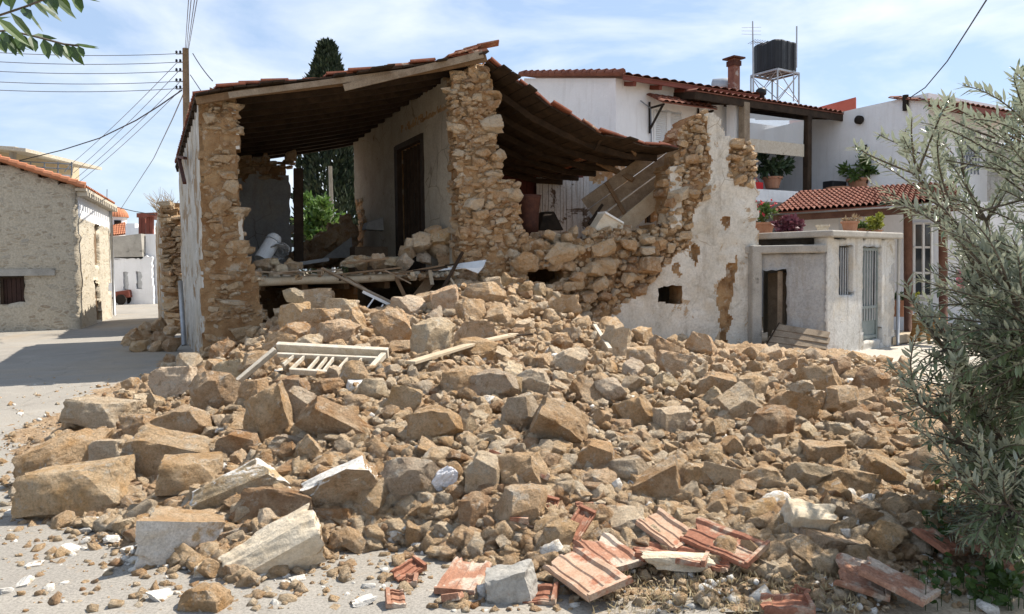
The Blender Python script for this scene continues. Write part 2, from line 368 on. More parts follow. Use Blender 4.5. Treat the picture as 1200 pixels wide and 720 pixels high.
def rubble_wall_mat(name, mortar, pal, scale=3.2, thr=.09):
    n = NT(name); v = n.co('Object', (1, 1, 1.9)); nn = n.n('ShaderNodeTexNoise'); nn.inputs['Scale'].default_value = 2.2; nn.inputs['Detail'].default_value = 5
    n.l(v, nn.inputs['Vector']); dn = n.n('ShaderNodeMix'); dn.data_type = 'VECTOR'; dn.inputs['Factor'].default_value = .22
    n.l(v, dn.inputs['A']); n.l(nn.outputs['Color'], dn.inputs['B']); v = dn.outputs['Result']
    cell = n.voro(scale, v, out='Color'); sp = n.n('ShaderNodeSeparateColor'); n.l(cell, sp.inputs[0])
    stone = n.ramp(sp.outputs[0], pal); e = n.voro(scale, v, 'DISTANCE_TO_EDGE')
    m0 = n.math('ADD', e, n.math('MULTIPLY', n.math('SUBTRACT', n.noise(5, 6, .7), .5), .28)); mk = n.ramp(m0, [(thr, 0.0), (thr + .06, 1.0)])
    hid = n.ramp(sp.outputs[1], [(.30, 0.0), (.75, 1.0)]); mk2 = n.math('MULTIPLY', mk, hid)
    col = n.mix(mk2, mortar, stone); col = n.mix(n.ramp(n.noise(.8, 6, .6), [(.4, 0.0), (.7, .5)]), col, mortar)
    col = n.mix(1.0, col, n.ramp(n.noise(20, 6, .75), [(.32, .62), (.62, 1.0)]), 'MULTIPLY')
    return n.done(col, .93, n.bump(n.math('ADD', n.math('MULTIPLY', mk2, .6), n.noise(16, 6, .7)), .8, .03), .1)
M['stonehouse'] = rubble_wall_mat('pointed_rubble_masonry', (.54, .475, .37), [(0, (.36, .29, .21)), (.4, (.42, .35, .26)), (.7, (.46, .385, .285)), (1, (.42, .39, .33))], 5.6, .13)
M['stonehouse_sunlit'] = rubble_wall_mat('sunlit_rubble_masonry', (.62, .56, .45), [(0, (.40, .32, .21)), (.4, (.56, .48, .35)), (.7, (.60, .51, .38)), (1, (.50, .45, .36))], 5.5)  # lighter copy of the pointed masonry: sunlight put into the side wall's colour

def ground_mat(name, a, b, c, dust, s=.35):
    n = NT(name); o = n.tc.outputs['Object']
    col = n.mix(n.ramp(n.noise(s, 8, .6, o, .4), [(.35, 0.0), (.65, 1.0)]), a, b)
    col = n.mix(n.ramp(n.noise(1.7, 9, .7, o), [(.5, 0.0), (.68, .8)]), col, c)
    col = n.mix(n.ramp(n.noise(.23, 6, .6, o, 1.0), [(.50, 0.0), (.72, .75)]), col, dust)
    col = n.mix(1.0, col, n.ramp(n.noise(60, 6, .8), [(.34, .52), (.56, 1.0)]), 'MULTIPLY')
    col = n.mix(n.ramp(n.noise(5.5, 9, .78, o), [(.57, 0.0), (.66, .55)]), col, (.30, .235, .165))
    dn = n.n('ShaderNodeMix'); dn.data_type = 'VECTOR'; dn.inputs['Factor'].default_value = .5
    nn = n.n('ShaderNodeTexNoise'); nn.inputs['Scale'].default_value = 1.2; nn.inputs['Detail'].default_value = 7; n.l(o, nn.inputs['Vector']); n.l(o, dn.inputs['A']); n.l(nn.outputs['Color'], dn.inputs['B'])
    cr = n.ramp(n.voro(.55, dn.outputs['Result'], 'DISTANCE_TO_EDGE'), [(.001, .80), (.006, 1.0)])
    col = n.mix(1.0, col, cr, 'MULTIPLY')
    col = n.mix(n.ramp(n.noise(.9, 10, .75, n.co('Object', (1.6, .7, 1), (3, 7, 0)), .8), [(.56, 0.0), (.66, .4)]), col, (.19, .175, .155))
    nm = n.bump(n.noise(45, 8, .75), .55, .012); nm = n.bump(n.noise(6, 6, .6), .3, .03, nm)
    return n.done(col, .95, nm, .12)
M['road'] = ground_mat('dusty_concrete_road', (.275, .255, .225), (.33, .305, .265), (.37, .34, .295), (.39, .31, .215))
M['dirt'] = ground_mat('dry_earth', (.36, .29, .205), (.44, .37, .27), (.50, .43, .33), (.34, .27, .18), .8)
M['yard'] = ground_mat('concrete_yard', (.46, .41, .34), (.52, .47, .40), (.56, .52, .45), (.44, .37, .28))
M['hill'] = mottle('far_hillside', (.16, .20, .23), (.22, .25, .27), .004, 0, fine=0)  # distance haze put into the colour as a bluish tint
def plastic_sheet():
    n = NT('clear_plastic_sheet'); tr = n.n('ShaderNodeBsdfTransparent'); tr.inputs[0].default_value = (.86, .87, .87, 1)
    n.done((.75, .77, .78), .18, n.bump(n.noise(3, 4, .5, None, 2), .35, .03), .6)
    ms = n.n('ShaderNodeMixShader'); ms.inputs[0].default_value = .55; n.l(tr.outputs[0], ms.inputs[1]); n.l(n.b.outputs[0], ms.inputs[2]); n.l(ms.outputs[0], n.out.inputs[0]); return n.mat
M['sheet'] = plastic_sheet()
def glass():
    n = NT('window_glass'); return n.done((.05, .06, .07), .08, None, .6)
M['glass'] = glass()
M['fur'] = mottle('ginger_fur', (.33, .17, .055), (.46, .27, .10), 9, 1.0, 60, .02, .9, fine=.5)
M['redplastic'] = mottle('red_plastic', (.5, .02, .02), (.55, .03, .03), 3, 0, fine=0, rough=.4)
M['pinkcloth'] = mottle('pink_cloth', (.52, .16, .20), (.60, .24, .28), 8, .3, 30, .01, .9)
M['doorgreen'] = mottle('grey_green_metal', (.20, .235, .225), (.28, .31, .30), 4, .15, 30, .004, .55, c3=(.22, .13, .08), s3=6, t3=.65)
M['card'] = mottle('brown_cardboard', (.20, .135, .085), (.25, .18, .12), 4, .15, 20, .006, .9)
M['greyboard'] = mottle('grey_board', (.30, .295, .28), (.40, .39, .37), 4, .2, 20, .006, .9)
M['enamel'] = mottle('chalky_white_enamel', (.72, .73, .72), (.62, .63, .62), 5, .1, 20, .004, .45, fine=.12)
M['paper'] = mottle('crumpled_paper', (.78, .77, .78), (.68, .67, .70), 8, .6, 20, .02, .8)
# ------------------------------------------------------------------ the lie of the land
def sstep(a, b, x):
    t = min(1, max(0, (x - a) / (b - a))); return t * t * (3 - 2 * t)
def G(x, y): return -.22 * sstep(1.5, 5.5, x) * sstep(8.5, 14, y) * (1 - sstep(30, 45, y))
F0 = atz(242, 432, 0.0)
UA, VA = R(17), R(26)
U = Vector((math.cos(UA), math.sin(UA), 0)); V = Vector((-math.sin(VA), math.cos(VA), 0)); Z = Vector((0, 0, 1))
NF = Vector((math.sin(UA), -math.cos(UA), 0))       # facade normal, towards the street
NL = Vector((-math.cos(VA), -math.sin(VA), 0))      # normal of the long walls, towards the left
def fp(px, py, t=0.0):                               # pixel -> (s, z) on the plane parallel to the facade, t metres back
    O = F0 + V * t; p = onplane(px, py, O, NF); return (p - O).dot(U), p.z
def fw(s, z, t=0.0): return F0 + U * s + V * t + Z * z
def wp(px, py, t=0.0): return fw(*fp(px, py, t), t)
WID = fp(885, 418)[0]

# rubble heap: heights from what the picture shows, as a smooth surface through control points
CP = []
def c_(px, py, z): CP.append((*atz(px, py, z)[:2], z))
def cw(x, y, z): CP.append((x, y, z))
for px, py in [(75, 478), (20, 548), (25, 615), (90, 650), (170, 676), (250, 712), (330, 690), (400, 652), (480, 645), (560, 672), (640, 700), (150, 440), (1090, 690)]: c_(px, py, -.02)
for px, py, z in [(700, 690, .03), (800, 672, .04), (900, 672, .05), (1000, 690, .03), (190, 470, .26), (130, 520, .18), (110, 570, .10), (210, 560, .18), (300, 610, .16), (230, 640, .06), (215, 428, .05),
                  (300, 540, .38), (300, 480, .52), (290, 440, .55), (400, 590, .22), (400, 540, .40), (400, 490, .56), (400, 450, .68), (395, 415, .80), (500, 600, .18), (500, 540, .40), (500, 490, .54), (500, 450, .66), (510, 420, .76),
                  (600, 600, .20), (600, 540, .38), (600, 490, .52), (600, 450, .62), (610, 420, .66), (700, 600, .17), (700, 540, .34), (700, 490, .46), (700, 450, .54), (705, 415, .40),
                  (800, 600, .15), (800, 540, .31), (800, 490, .42), (800, 450, .46), (810, 425, .40), (900, 610, .13), (900, 540, .30), (900, 490, .42), (900, 450, .40), (910, 432, .34),
                  (1000, 610, .12), (1000, 540, .28), (1000, 480, .40), (1010, 445, .33), (1060, 560, .18), (1080, 620, .08), (1060, 480, .32), (1120, 520, .12), (1130, 600, .02)]: c_(px, py, z)
for s, q, z in [(-.4, .5, .0), (.2, .5, .12), (.7, .4, .5), (1.2, .3, .98), (1.8, .4, 1.05), (2.6, .3, .95), (3.4, .35, 1.05), (4.3, .35, 1.5), (5.2, .4, 1.5), (6.2, .4, 1.1), (7.2, .4, .55), (8, .5, .22), (9, .5, .12), (10, .5, .0), (11, .5, -.08),
                (.1, 1.6, .25), (1.0, 1.6, .68), (2.4, 1.6, .92), (3.8, 1.8, 1.0), (5, 1.8, 1.0), (6.5, 1.8, .6), (8, 2, .3), (9.5, 2.2, .3), (11, 2.0, .1)]:
    p = fw(s, 0) + NF * q; cw(p.x, p.y, z)
for s in (0.6, 2, 4, 6, 8, 10): p = fw(s, 0, 1.0); cw(p.x, p.y, .25)
for s in (0, 3, 6, 9): p = fw(s, 0, 3.0); cw(p.x, p.y, 0)
for x, y in [(-8, 8), (-8, 12), (-6, 4), (0, 2.5), (-3, 3), (3, 3), (6, 5), (8, 10), (8.5, 14), (5.5, 13.2), (6.5, 11.5), (5, 6.5)]: cw(x, y, G(x, y))
CP = np.array(CP); _D = np.linalg.norm(CP[:, None, :2] - CP[None, :, :2], axis=2)
_A = np.zeros((len(CP) + 1,) * 2); _A[:-1, :-1] = -_D - .04 * np.eye(len(CP)) * -1; _A[:-1, -1] = 1; _A[-1, :-1] = 1
_w = np.linalg.solve(_A, np.append(CP[:, 2], 0))
def Hs(P):
    P = np.asarray(P, float); return -np.linalg.norm(P[:, None, :] - CP[None, :, :2], axis=2) @ _w[:-1] + _w[-1]
def H(x, y): return max(float(Hs([(x, y)])[0]), G(x, y) - .03)
def surf(x, y): return max(H(x, y), G(x, y))
def hit(px, py, y0=3.2, y1=40):
    """where the sight line through a pixel meets the heap or the ground"""
    ys = np.arange(y0, y1, .05); d = ray(px, py); P = np.array([(CAMP + d * (y / d.y))[:] for y in ys])
    h = np.maximum(Hs(P[:, :2]), [G(*p[:2]) for p in P]); k = np.argmax(P[:, 2] <= h)
    return Vector(P[k])

# ground: one sheet to the horizon
def sheet(name, xs, ys, zf, mat, kind='structure', keep=None):
    Vv = [(x, y, zf(x, y)) for y in ys for x in xs]; n = len(xs); F = []
    for j in range(len(ys) - 1):
        for i in range(n - 1):
            if keep is None or keep((xs[i] + xs[i + 1]) / 2, (ys[j] + ys[j + 1]) / 2): F.append((j * n + i, j * n + i + 1, (j + 1) * n + i + 1, (j + 1) * n + i))
    mb = MB(); mb.add(Vv, F); o = mb.build(name, mat, smooth=True, origin=(0, 0, 0)); tag(o, kind=kind); return o
xs = [-6000, -1500, -400, -120, -60, -40] + list(np.arange(-30, 30.1, 1.5)) + [40, 60, 120, 400, 1500, 6000]
ys = [-300, -60, -15] + list(np.arange(-4, 46.1, 1.25)) + [60, 120, 300, 900, 2500, 7000]
sheet('ground', xs, ys, lambda x, y: G(x, y) - .012, M['dirt'])
def roadkeep(x, y):
    if x > 1.2 + .25 * math.sin(y * 1.7): return False
    return not (y > 12.2 and x > F0.x - (y - F0.y) * .42 + .9 and y < 46)
sheet('road', list(np.arange(-30, 1.6, .5)), list(np.arange(-6, 60, .8)), lambda x, y: G(x, y), M['road'], keep=roadkeep)
sheet('courtyard', list(np.arange(3.0, 20, .8)), list(np.arange(10.4, 24, .8)), lambda x, y: G(x, y) - .004, M['yard'])
hx = []; mb = MB(); n = 60
for i in range(n):
    X = -3800 + i * 130; h = 190 + 75 * mnoise.noise((X * .0011, 3.1, 0)) + 24 * mnoise.noise((X * .006, 1, 0))
    hx.append((X, h))
Vv = []
for X, h in hx: Vv += [(X, 3000, -5), (X, 3300, h * .62), (X * 1.1, 3800, h), (X * 1.2, 5200, -5)]
mb.add(Vv, [(4 * i + k, 4 * i + 4 + k, 4 * i + 5 + k, 4 * i + 1 + k) for i in range(n - 1) for k in range(3)])
tag(mb.build('hills', M['hill'], smooth=True), kind='structure')

# ------------------------------------------------------------------ walls of loose stone
def wallgrid(mb, O, Ud, N, poly, holes=(), thick=.55, res=.07, plaster=None, amp=.045, proud=.035, seed=0, rag=.5, pm=1, cm=0):
    """a standing piece of wall: ragged outline, uneven face, plaster skin (material pm) where `plaster` says, bare core elsewhere"""
    O = Vector(O); s0 = min(p[0] for p in poly); s1 = max(p[0] for p in poly); z0 = min(p[1] for p in poly); z1 = max(p[1] for p in poly)
    ns = int((s1 - s0) / res) + 2; nz = int((z1 - z0) / res) + 2
    def nn(a, b, c, f): return mnoise.noise((a * f + seed * 3.7, b * f + seed, c))
    ins = {}
    for i in range(ns):
        for j in range(nz):
            a = s0 + (i + .5) * res; b = z0 + (j + .5) * res
            ra = a + nn(a, b, 1.3, 4.5) * rag * .16; rb = b + nn(a, b, 7.3, 4.5) * rag * .16
            if inpoly(ra, rb, poly) and not any(inpoly(a, b, h) for h in holes): ins[i, j] = bool(plaster and plaster(ra + nn(a, b, 4, 7) * .05, rb + nn(a, b, 9, 7) * .05))
    idx = {}; Vv = []; F = []; Mi = []
    def vt(i, j, back):
        k = (i, j, back)
        if k not in idx:
            a = s0 + i * res; b = z0 + j * res
            pl = [ins.get(c) for c in ((i, j), (i - 1, j), (i, j - 1), (i - 1, j - 1))]
            isp = any(x is True for x in pl); full = all(x is True for x in pl)
            d = amp * (nn(a, b, back, 2.2) + .6 * nn(a, b, back + 5, 6)) * (.2 if isp else 1) + (proud if isp else 0)
            ja = nn(a, b, 2.2, 9) * res * .62 * (0 if full else 1); jb = nn(a, b, 6.2, 9) * res * .62 * (0 if full else 1)
            Vv.append(O + Ud * (a + ja) + Z * (b + jb) + N * (d if not back else -thick + d)); idx[k] = len(Vv) - 1
        return idx[k]
    for (i, j), p in ins.items():
        F.append((vt(i, j, 0), vt(i + 1, j, 0), vt(i + 1, j + 1, 0), vt(i, j + 1, 0))); Mi.append(pm if p else cm)
        F.append((vt(i, j, 1), vt(i, j + 1, 1), vt(i + 1, j + 1, 1), vt(i + 1, j, 1))); Mi.append(pm if p else cm)
        for (di, dj, a, b) in ((-1, 0, (i, j), (i, j + 1)), (1, 0, (i + 1, j), (i + 1, j + 1)), (0, -1, (i, j), (i + 1, j)), (0, 1, (i, j + 1), (i + 1, j + 1))):
            if (i + di, j + dj) not in ins: F.append((vt(*a, 0), vt(*b, 0), vt(*b, 1), vt(*a, 1))); Mi.append(cm)
    b0 = len(mb.v); mb.v.extend([tuple(p) for p in Vv]); mb.f.extend([tuple(x + b0 for x in q) for q in F]); mb.m.extend(Mi); mb.t.extend([.5] * len(F))
def course(mb, O, Ud, N, poly, skip=None, hmin=.09, hmax=.22, wmin=.12, wmax=.42, depth=.16, out=.02, seed=0, mi=0, fill=.88, sub=2, rough=.12):
    """stones laid in rough courses over a face"""
    g = random.Random(seed); O = Vector(O); z = min(p[1] for p in poly); zt = max(p[1] for p in poly); s0 = min(p[0] for p in poly); s1 = max(p[0] for p in poly)
    Bm = Matrix((Ud, N, Z)).transposed()
    while z < zt:
        h = g.uniform(hmin, hmax) if g.random() < .6 else g.uniform(hmin * .5, hmin); s = s0 - g.uniform(0, .2)
        while s < s1:
            w = min(wmax * 1.15, max(wmin * .8, h * g.uniform(1.15, 3.1))); cs, cz = s + w / 2, z + h / 2 + g.uniform(-.03, .03)
            s += w + g.uniform(.0, .03)
            if not inpoly(cs, cz, poly) or (skip and skip(cs, cz)) or g.random() > fill: continue
            h_ = h * g.uniform(.62, 1.15); half = (w * .54, depth * g.uniform(.7, 1.15), h_ * .56)
            rot = Bm @ rotm(g.gauss(0, 8), g.gauss(0, 9), g.gauss(0, 12))
            mb.rock(O + Ud * cs + Z * cz - N * (half[1] - out - g.uniform(0, .085)), half, rot, g.randrange(16), sub, .55, mi, min(1, max(0, g.gauss(.50, .27))), rough)
        z += h * .93

def chaos(mb, O, Ud, N, poly, skip=None, n=300, rmed=.09, out=.05, seed=0, mi=0, sub=2):
    """core rubble: stones of all sizes stuck in earth, no courses"""
    g = random.Random(seed); O = Vector(O); Bm = Matrix((Ud, N, Z)).transposed(); a0 = min(p[0] for p in poly); a1 = max(p[0] for p in poly); b0 = min(p[1] for p in poly); b1 = max(p[1] for p in poly); got = []; tr = 0
    while len(got) < n and tr < 12000:
        tr += 1; a, b = g.uniform(a0, a1), g.uniform(b0, b1); r = min(.24, rmed * math.exp(g.gauss(0, .5))) * (1 if tr < 1500 else .6)
        if not inpoly(a, b, poly) or (skip and skip(a, b)): continue
        if any(abs(a - x) < (r + q) * 1.0 and abs(b - y) < (r + q) * .66 for x, y, q in got): continue
        got.append((a, b, r)); mb.rock(O + Ud * a + Z * b + N * (out * g.uniform(-.6, 1.3)), (r * 1.25, r * 1.1, r * .78), Bm @ rotm(g.gauss(0, 22), g.gauss(0, 16), g.gauss(0, 25)), g.randrange(16), sub, g.choice((.35, .55, .75)), mi, min(1, max(0, g.gauss(.52, .27))), .12)
def px2(plane, pts): return [plane(*p) for p in pts]
ruin = thing('ruined_house', (F0.x, F0.y, 0), 'collapsed stone house with sagging tiled roof and fallen front wall', 'house')
WM = [M['mortar'], M['plaster_white'], M['masonry']]

# left wall: long plastered side and the torn section facing the street
def lp(px, py):
    p = onplane(px, py, F0, NL); return (p - F0).dot(V), p.z
zl = fp(236, 109)[1]; print('left eave z', zl, 'WID', WID, 'F0', F0[:])
mb = MB()
LLEN = 7.2
wallgrid(mb, F0, V, NL, [(.02, -.05), (.02, zl), (LLEN - .3, zl - .02), (LLEN - .2, 3.2), (LLEN, 2.0), (LLEN, -.05)], (), .6, .09, lambda a, b: True, amp=.07, proud=.0, seed=2, rag=.25)
mb.m = [1 if m == 1 else 0 for m in mb.m]
lw = mb.build('side_wall', [M['mortar'], M['plaster_streak']], ruin, smooth=True)
PIER = px2(fp, [(238, 440), (236, 107), (274, 104), (279, 125), (279, 200), (281, 250), (286, 280), (295, 305), (300, 328), (304, 348), (311, 368), (313, 440)])
mb = MB(); wallgrid(mb, F0 + NF * .04, U, NF, PIER, (), .42, .06, lambda a, b: fp(277, 150)[0] < a and b > 2.0 and mnoise.noise((a, b * 2, 0)) > -.3, .06, .012, seed=4, rag=.35)
PIN = lambda a, b: a < .17
course(mb, F0 + NF * .06, U, NF, PIER, PIN, .05, .24, .10, .58, .17, -.02, 21, 2, .80); chaos(mb, F0 + NF * .0, U, NF, PIER, lambda a, b: a < .08, 160, .045, .0, 22, 2)
mb.build('corner_pier', [M['mortar'], M['plaster_white'], M['masonry']], ruin)
mb = MB(); q = [lp(x, y) for x, y in ((217, 330), (222, 409))]
mb.tube([F0 + V * q[0][0] + Z * q[0][1] + NL * .11, F0 + V * q[1][0] + Z * max(0, q[1][1]) + NL * .11], .055, 10)
mb.build('drainpipe', M['steel'], ruin, smooth=True)
a = [F0 + V * t + Z * z + NL * .12 for t, z in (lp(225, 186), lp(216, 184), lp(224, 215))]
mb = MB(); mb.beam(a[0], a[1], .07, .05); mb.beam(a[1], a[2], .07, .05); mb.build('wall_bracket', M['rust'], ruin)

# the wall between the two rooms, seen along its left side, and its torn end
S0 = wp(541, 300); S0 = Vector((S0.x, S0.y, 0))
def sp(px, py):
    p = onplane(px, py, S0, NL); return (p - S0).dot(V), p.z
ztop = fp(540, 84)[1]
SPL = 0.5 * (sp(415, 160)[0] + sp(418, 290)[0])
poly = [(.0, -.1), (.0, ztop), (SPL * .5, ztop - .0), (SPL, ztop - .1), (SPL - .05, 3.4), (SPL - .35, 2.9), (SPL - .1, 2.3), (SPL - .15, -.1)]
d0, d1 = sp(465, 172), sp(496, 165); DOOR = [(d0[0], 1.35), (d0[0], d0[1]), (d1[0], d0[1] + .02), (d1[0], 1.35)]
print('spine len', SPL, 'door', DOOR, 'ztop', ztop)
def plas_sp(a, b):
    if a > SPL - .9 + .5 * mnoise.noise((a * 2, b * 2, 0)) and 2.2 < b < 3.6: return False
    if a < .42 + .25 * mnoise.noise((0, b * 2, 3)): return False
    return not (abs(b - (d0[1] + .26 + .02 * a)) < .05 and a < d0[0] * .9)
mb = MB(); wallgrid(mb, S0, V, NL, poly, [DOOR], .58, .08, plas_sp, .035, .03, seed=6, rag=.3)
course(mb, S0, V, NL, [(0, .2), (0, ztop), (.55, ztop), (.55, .2)], plas_sp, .08, .2, .1, .3, .12, .03, 5, 2, .95)
course(mb, S0, V, NL, [(SPL - 1.2, 2.1), (SPL - 1.2, 3.7), (SPL, 3.7), (SPL, 2.1)], plas_sp, .08, .2, .1, .3, .12, .0, 8, 2, .95)
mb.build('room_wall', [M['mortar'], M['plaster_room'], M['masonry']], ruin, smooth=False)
MP = px2(fp, [(545, 400), (545, 300), (539, 265), (535, 200), (531, 150), (529, 96), (546, 82), (571, 77), (576, 110), (580, 150), (583, 195), (590, 211), (606, 217), (609, 262), (604, 292), (612, 330), (606, 400)])
mb = MB(); wallgrid(mb, F0 + NF * .06, U, NF, MP, (), .5, .06, None, .05, 0, seed=9, rag=.6)
course(mb, F0 + NF * .08, U, NF, [p for p in MP if p[1] > 1.9] , None, .06, .2, .10, .36, .18, -.01, 33, 2, .8); chaos(mb, F0 + NF * .05, U, NF, MP, None, 300, .06, .03, 34, 2)
mb.build('broken_pier', [M['mortar'], M['mortar'], M['masonry']], ruin)
fr = MB()                                              # door and frame in the room wall
for t in (DOOR[0][0], DOOR[2][0]): fr.box(S0 + V * t + Z * ((1.35 + d0[1]) / 2) - NL * .02, (.12, .22, d0[1] - 1.35), Matrix((NL, V, Z)).transposed())
fr.box(S0 + V * ((d0[0] + d1[0]) / 2) + Z * (d0[1] - .05) - NL * .02, (.13, abs(d1[0] - d0[0]), .12), Matrix((NL, V, Z)).transposed())
dl = MB(); hinge = S0 + V * (max(d0[0], d1[0]) - .1) - NL * .2; w_ = abs(d0[0] - d1[0]) * .66
for k in range(5): dl.beam(hinge - V * (w_ * (k + .5) / 5) + Z * 1.4, hinge - V * (w_ * (k + .5) / 5) + Z * (d0[1] - .12), w_ / 5 - .012, .04, up=V)
sd_ = MB(); o_ = min(d0[0], d1[0]); sd_.box(S0 + V * (o_ + .24) - NL * .35 + Z * ((1.4 + d0[1]) / 2), (.05, .42, d0[1] - 1.5), Matrix((NL, V, Z)).transposed()); sd_.build('gap_light_panel', mottle('painted_gap_light', (.42, .47, .52), (.34, .38, .42), 4, .1, 20, .005, .7), ruin)  # added pale panel: the lit gap beside the door, put into colour
dr = dl.build('door', M['darkwood'], ruin); fr.build('frame', M['darkwood'], dr)

# front wall: what is left of it, plaster skin at the right
FW = px2(fp, [(592, 430), (600, 300), (612, 274), (640, 284), (662, 290), (690, 277), (712, 268), (740, 273), (765, 269), (784, 262), (781, 197), (790, 192), (795, 150), (811, 141), (822, 131), (836, 135), (851, 157), (866, 167), (884, 170), (887, 440), (700, 440)])
HOLE = px2(fp, [(618, 315), (658, 314), (661, 326), (640, 337), (619, 337)]); NICHE = px2(fp, [(769, 337), (798, 334), (798, 356), (770, 355)])
SKIN = px2(fp, [(824, 118), (842, 130), (890, 165), (890, 450), (700, 450), (709, 388), (720, 364), (745, 347), (768, 326), (783, 302), (806, 288), (809, 248), (826, 236), (831, 200), (826, 150)])
skin = lambda a, b: inpoly(a, b, SKIN)
PEEL = [px2(fp, q) for q in ([(836, 338), (848, 322), (860, 296), (861, 318), (854, 350), (852, 385), (849, 412), (838, 416), (843, 380), (838, 358)], [(843, 252), (851, 250), (853, 266), (846, 270)], [(785, 312), (796, 309), (797, 324), (786, 322)], [(806, 292), (812, 280), (818, 300), (811, 316)])]
STN = px2(fp, [(862, 165), (885, 170), (885, 208), (873, 222), (852, 205), (851, 178)])
mb = MB(); wallgrid(mb, F0, U, NF, FW, [HOLE, NICHE], .55, .042, lambda a, b: skin(a, b) and not inpoly(a, b, STN) and not any(inpoly(a, b, q) for q in PEEL), .10, .06, seed=12, rag=.7)
sk_ = lambda a, b: (skin(a, b) and not inpoly(a, b, STN)) or inpoly(a, b, HOLE)
zc = fp(750, 262)[1]
course(mb, F0, U, NF, FW, lambda a, b: sk_(a, b) or b < zc, .10, .28, .16, .46, .2, -.01, 44, 2, .92)
chaos(mb, F0 + NF * .03, U, NF, FW, sk_, 700, .085, .03, 45, 2)
chaos(mb, F0 + NF * .08, U, NF, [p for p in px2(fp, [(600, 395), (606, 296), (640, 292), (700, 286), (768, 280), (776, 300), (745, 340), (715, 365), (706, 395)])], lambda a, b: inpoly(a, b, HOLE), 46, .15, .10, 46, 2, 3)
g = random.Random(3)                                   # loose stones along the broken top
for k in range(90):
    px = g.uniform(612, 790); py = {0: 282}.get(9, 284 - (px - 612) * .07 + g.uniform(-8, 10)); s, z = fp(px, py); r_ = g.uniform(.04, .13)
    mb.rock(fw(s, z, g.uniform(.0, .45)), (r_ * 1.2, r_, r_ * .8), rotm(g.uniform(-30, 30), g.uniform(-30, 30), g.uniform(0, 360)), g.randrange(14), 2, .5, 2, g.random(), .1)
fwall = mb.build('front_wall', WM, ruin)
mb = MB(); q = px2(fp, [(610, 303), (665, 299), (666, 311), (612, 315)]); mb.prism([fw(s, z) + NF * .05 for s, z in q], -NF * .4); mb.build('lintel', M['concrete'], ruin, bevel=.02)
mb = MB(); q = px2(fp, [(783, 196), (797, 194), (797, 268), (784, 268)]); mb.prism([fw(s, z) + NF * .075 for s, z in q], -NF * .5); mb.build('reveal', M['plaster_white'], ruin, bevel=.015)
mb = MB(); s, z0 = fp(879, 425); s2, z1 = fp(879, 288); mb.box(fw(s + .02, (z0 + z1) / 2) + NF * .13, (.24, .2, z1 - z0), Matrix((U, NF, Z)).transposed()); mb.build('corner_post', M['concrete'], ruin, bevel=.03)
ORI = fw(WID, 0); ORI.z = 0                           # right side wall, running back, with a window
NR = -NL; zt = fp(884, 172)[1]
wq = [(-1, 0)]
def rp(px, py):
    O = ORI + NL * .55; p = onplane(px, py, O, NL); return (p - O).dot(V), p.z
RW = [(.45, -.3), (.45, zt - .2), (1.6, zt - .25), (3.2, zt - .3), (6.3, zt - .3), (6.3, -.3)]
wa, wb = rp(772, 234), rp(756, 263); print('right window', wa, wb)
WH = [(wa[0], wb[1]), (wa[0], wa[1]), (wb[0], wa[1]), (wb[0], wb[1])]
mb = MB(); wallgrid(mb, ORI, V, NR, RW, [WH], .55, .09, lambda a, b: True, .04, .0, seed=15, rag=.4)
mb.build('end_wall', [M['mortar'], M['plaster_white']], ruin)
mb = MB()
for (ta, za, tb, zb) in ((WH[0][0], WH[0][1], WH[1][0], WH[1][1]), (WH[1][0], WH[1][1], WH[2][0], WH[2][1]), (WH[2][0], WH[2][1], WH[3][0], WH[3][1]), (WH[3][0], WH[3][1], WH[0][0], WH[0][1])):
    mb.beam(ORI + V * ta + Z * za - NR * .45, ORI + V * tb + Z * zb - NR * .45, .08, .07, up=NR)
mb.build('window_frame', M['darkwood'], ruin)

# rooms: rear walls, floor, partition
BT = 6.4
BW = px2(lambda x, y: fp(x, y, BT), [(255, 300), (262, 190), (284, 178), (297, 186), (312, 182), (322, 196), (330, 190), (341, 208), (343, 330), (255, 330)])
mb = MB(); wallgrid(mb, F0 + V * BT, U, NF, BW, (), .4, .09, lambda a, b: b < fp(300, 206, BT)[1] + .25 * mnoise.noise((a * 3, 0, 0)), .05, .03, seed=17, rag=.6)
course(mb, F0 + V * BT, U, NF, px2(lambda x, y: fp(x, y, BT), [(284, 178), (341, 180), (341, 212), (284, 212)]), None, .12, .25, .15, .4, .2, .0, 50, 2, .75)
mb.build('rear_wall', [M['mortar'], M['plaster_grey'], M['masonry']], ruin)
PT = 4.6
def pp(x, y): return fp(x, y, PT)
a0, a1 = pp(575, 200)[0], pp(740, 200)[0]
mb = MB(); zlo, zmid, zhi = pp(650, 285)[1] - .5, pp(650, 207)[1], pp(600, 120)[1]
n = 9; sA, sB = pp(628, 200)[0], pp(690, 200)[0]
for k in range(n):
    s = sA + (sB - sA) * (k + .5) / n; mb.box(fw(s, (zlo + zmid) / 2, PT) + NF * random.uniform(0, .02), ((sB - sA) / n - .012, .04, zmid - zlo + random.uniform(-.06, .04)), Matrix((U, NF, Z)).transposed())
mb.build('white_boarding', plaster('flaking_white_boards', (.50, .49, .47), (.44, .42, .39), (.12, .085, .06), streak=1.2, patch=.56, drip=11), ruin)
mb = MB(); n = 16
for k in range(n):
    s = a0 + (sB - a0) * (k + .5) / n; z2 = zhi - .16 * (s - a0); lo = zmid if s > sA else zlo
    mb.box(fw(s, (lo + z2) / 2, PT + .12), ((sB - a0) / n - .01, .04, z2 - lo), Matrix((U, NF, Z)).transposed())
mb.prism([fw(s_, z_, PT + .2) for s_, z_ in [(a0 - .4, zlo)] + [fp(x, y, -.15) for x, y in ((566, 76), (590, 90), (615, 108), (645, 127), (675, 144), (710, 161), (745, 170), (775, 174), (800, 175))] + [(WID - .2, zlo)]], V * .1, 0)
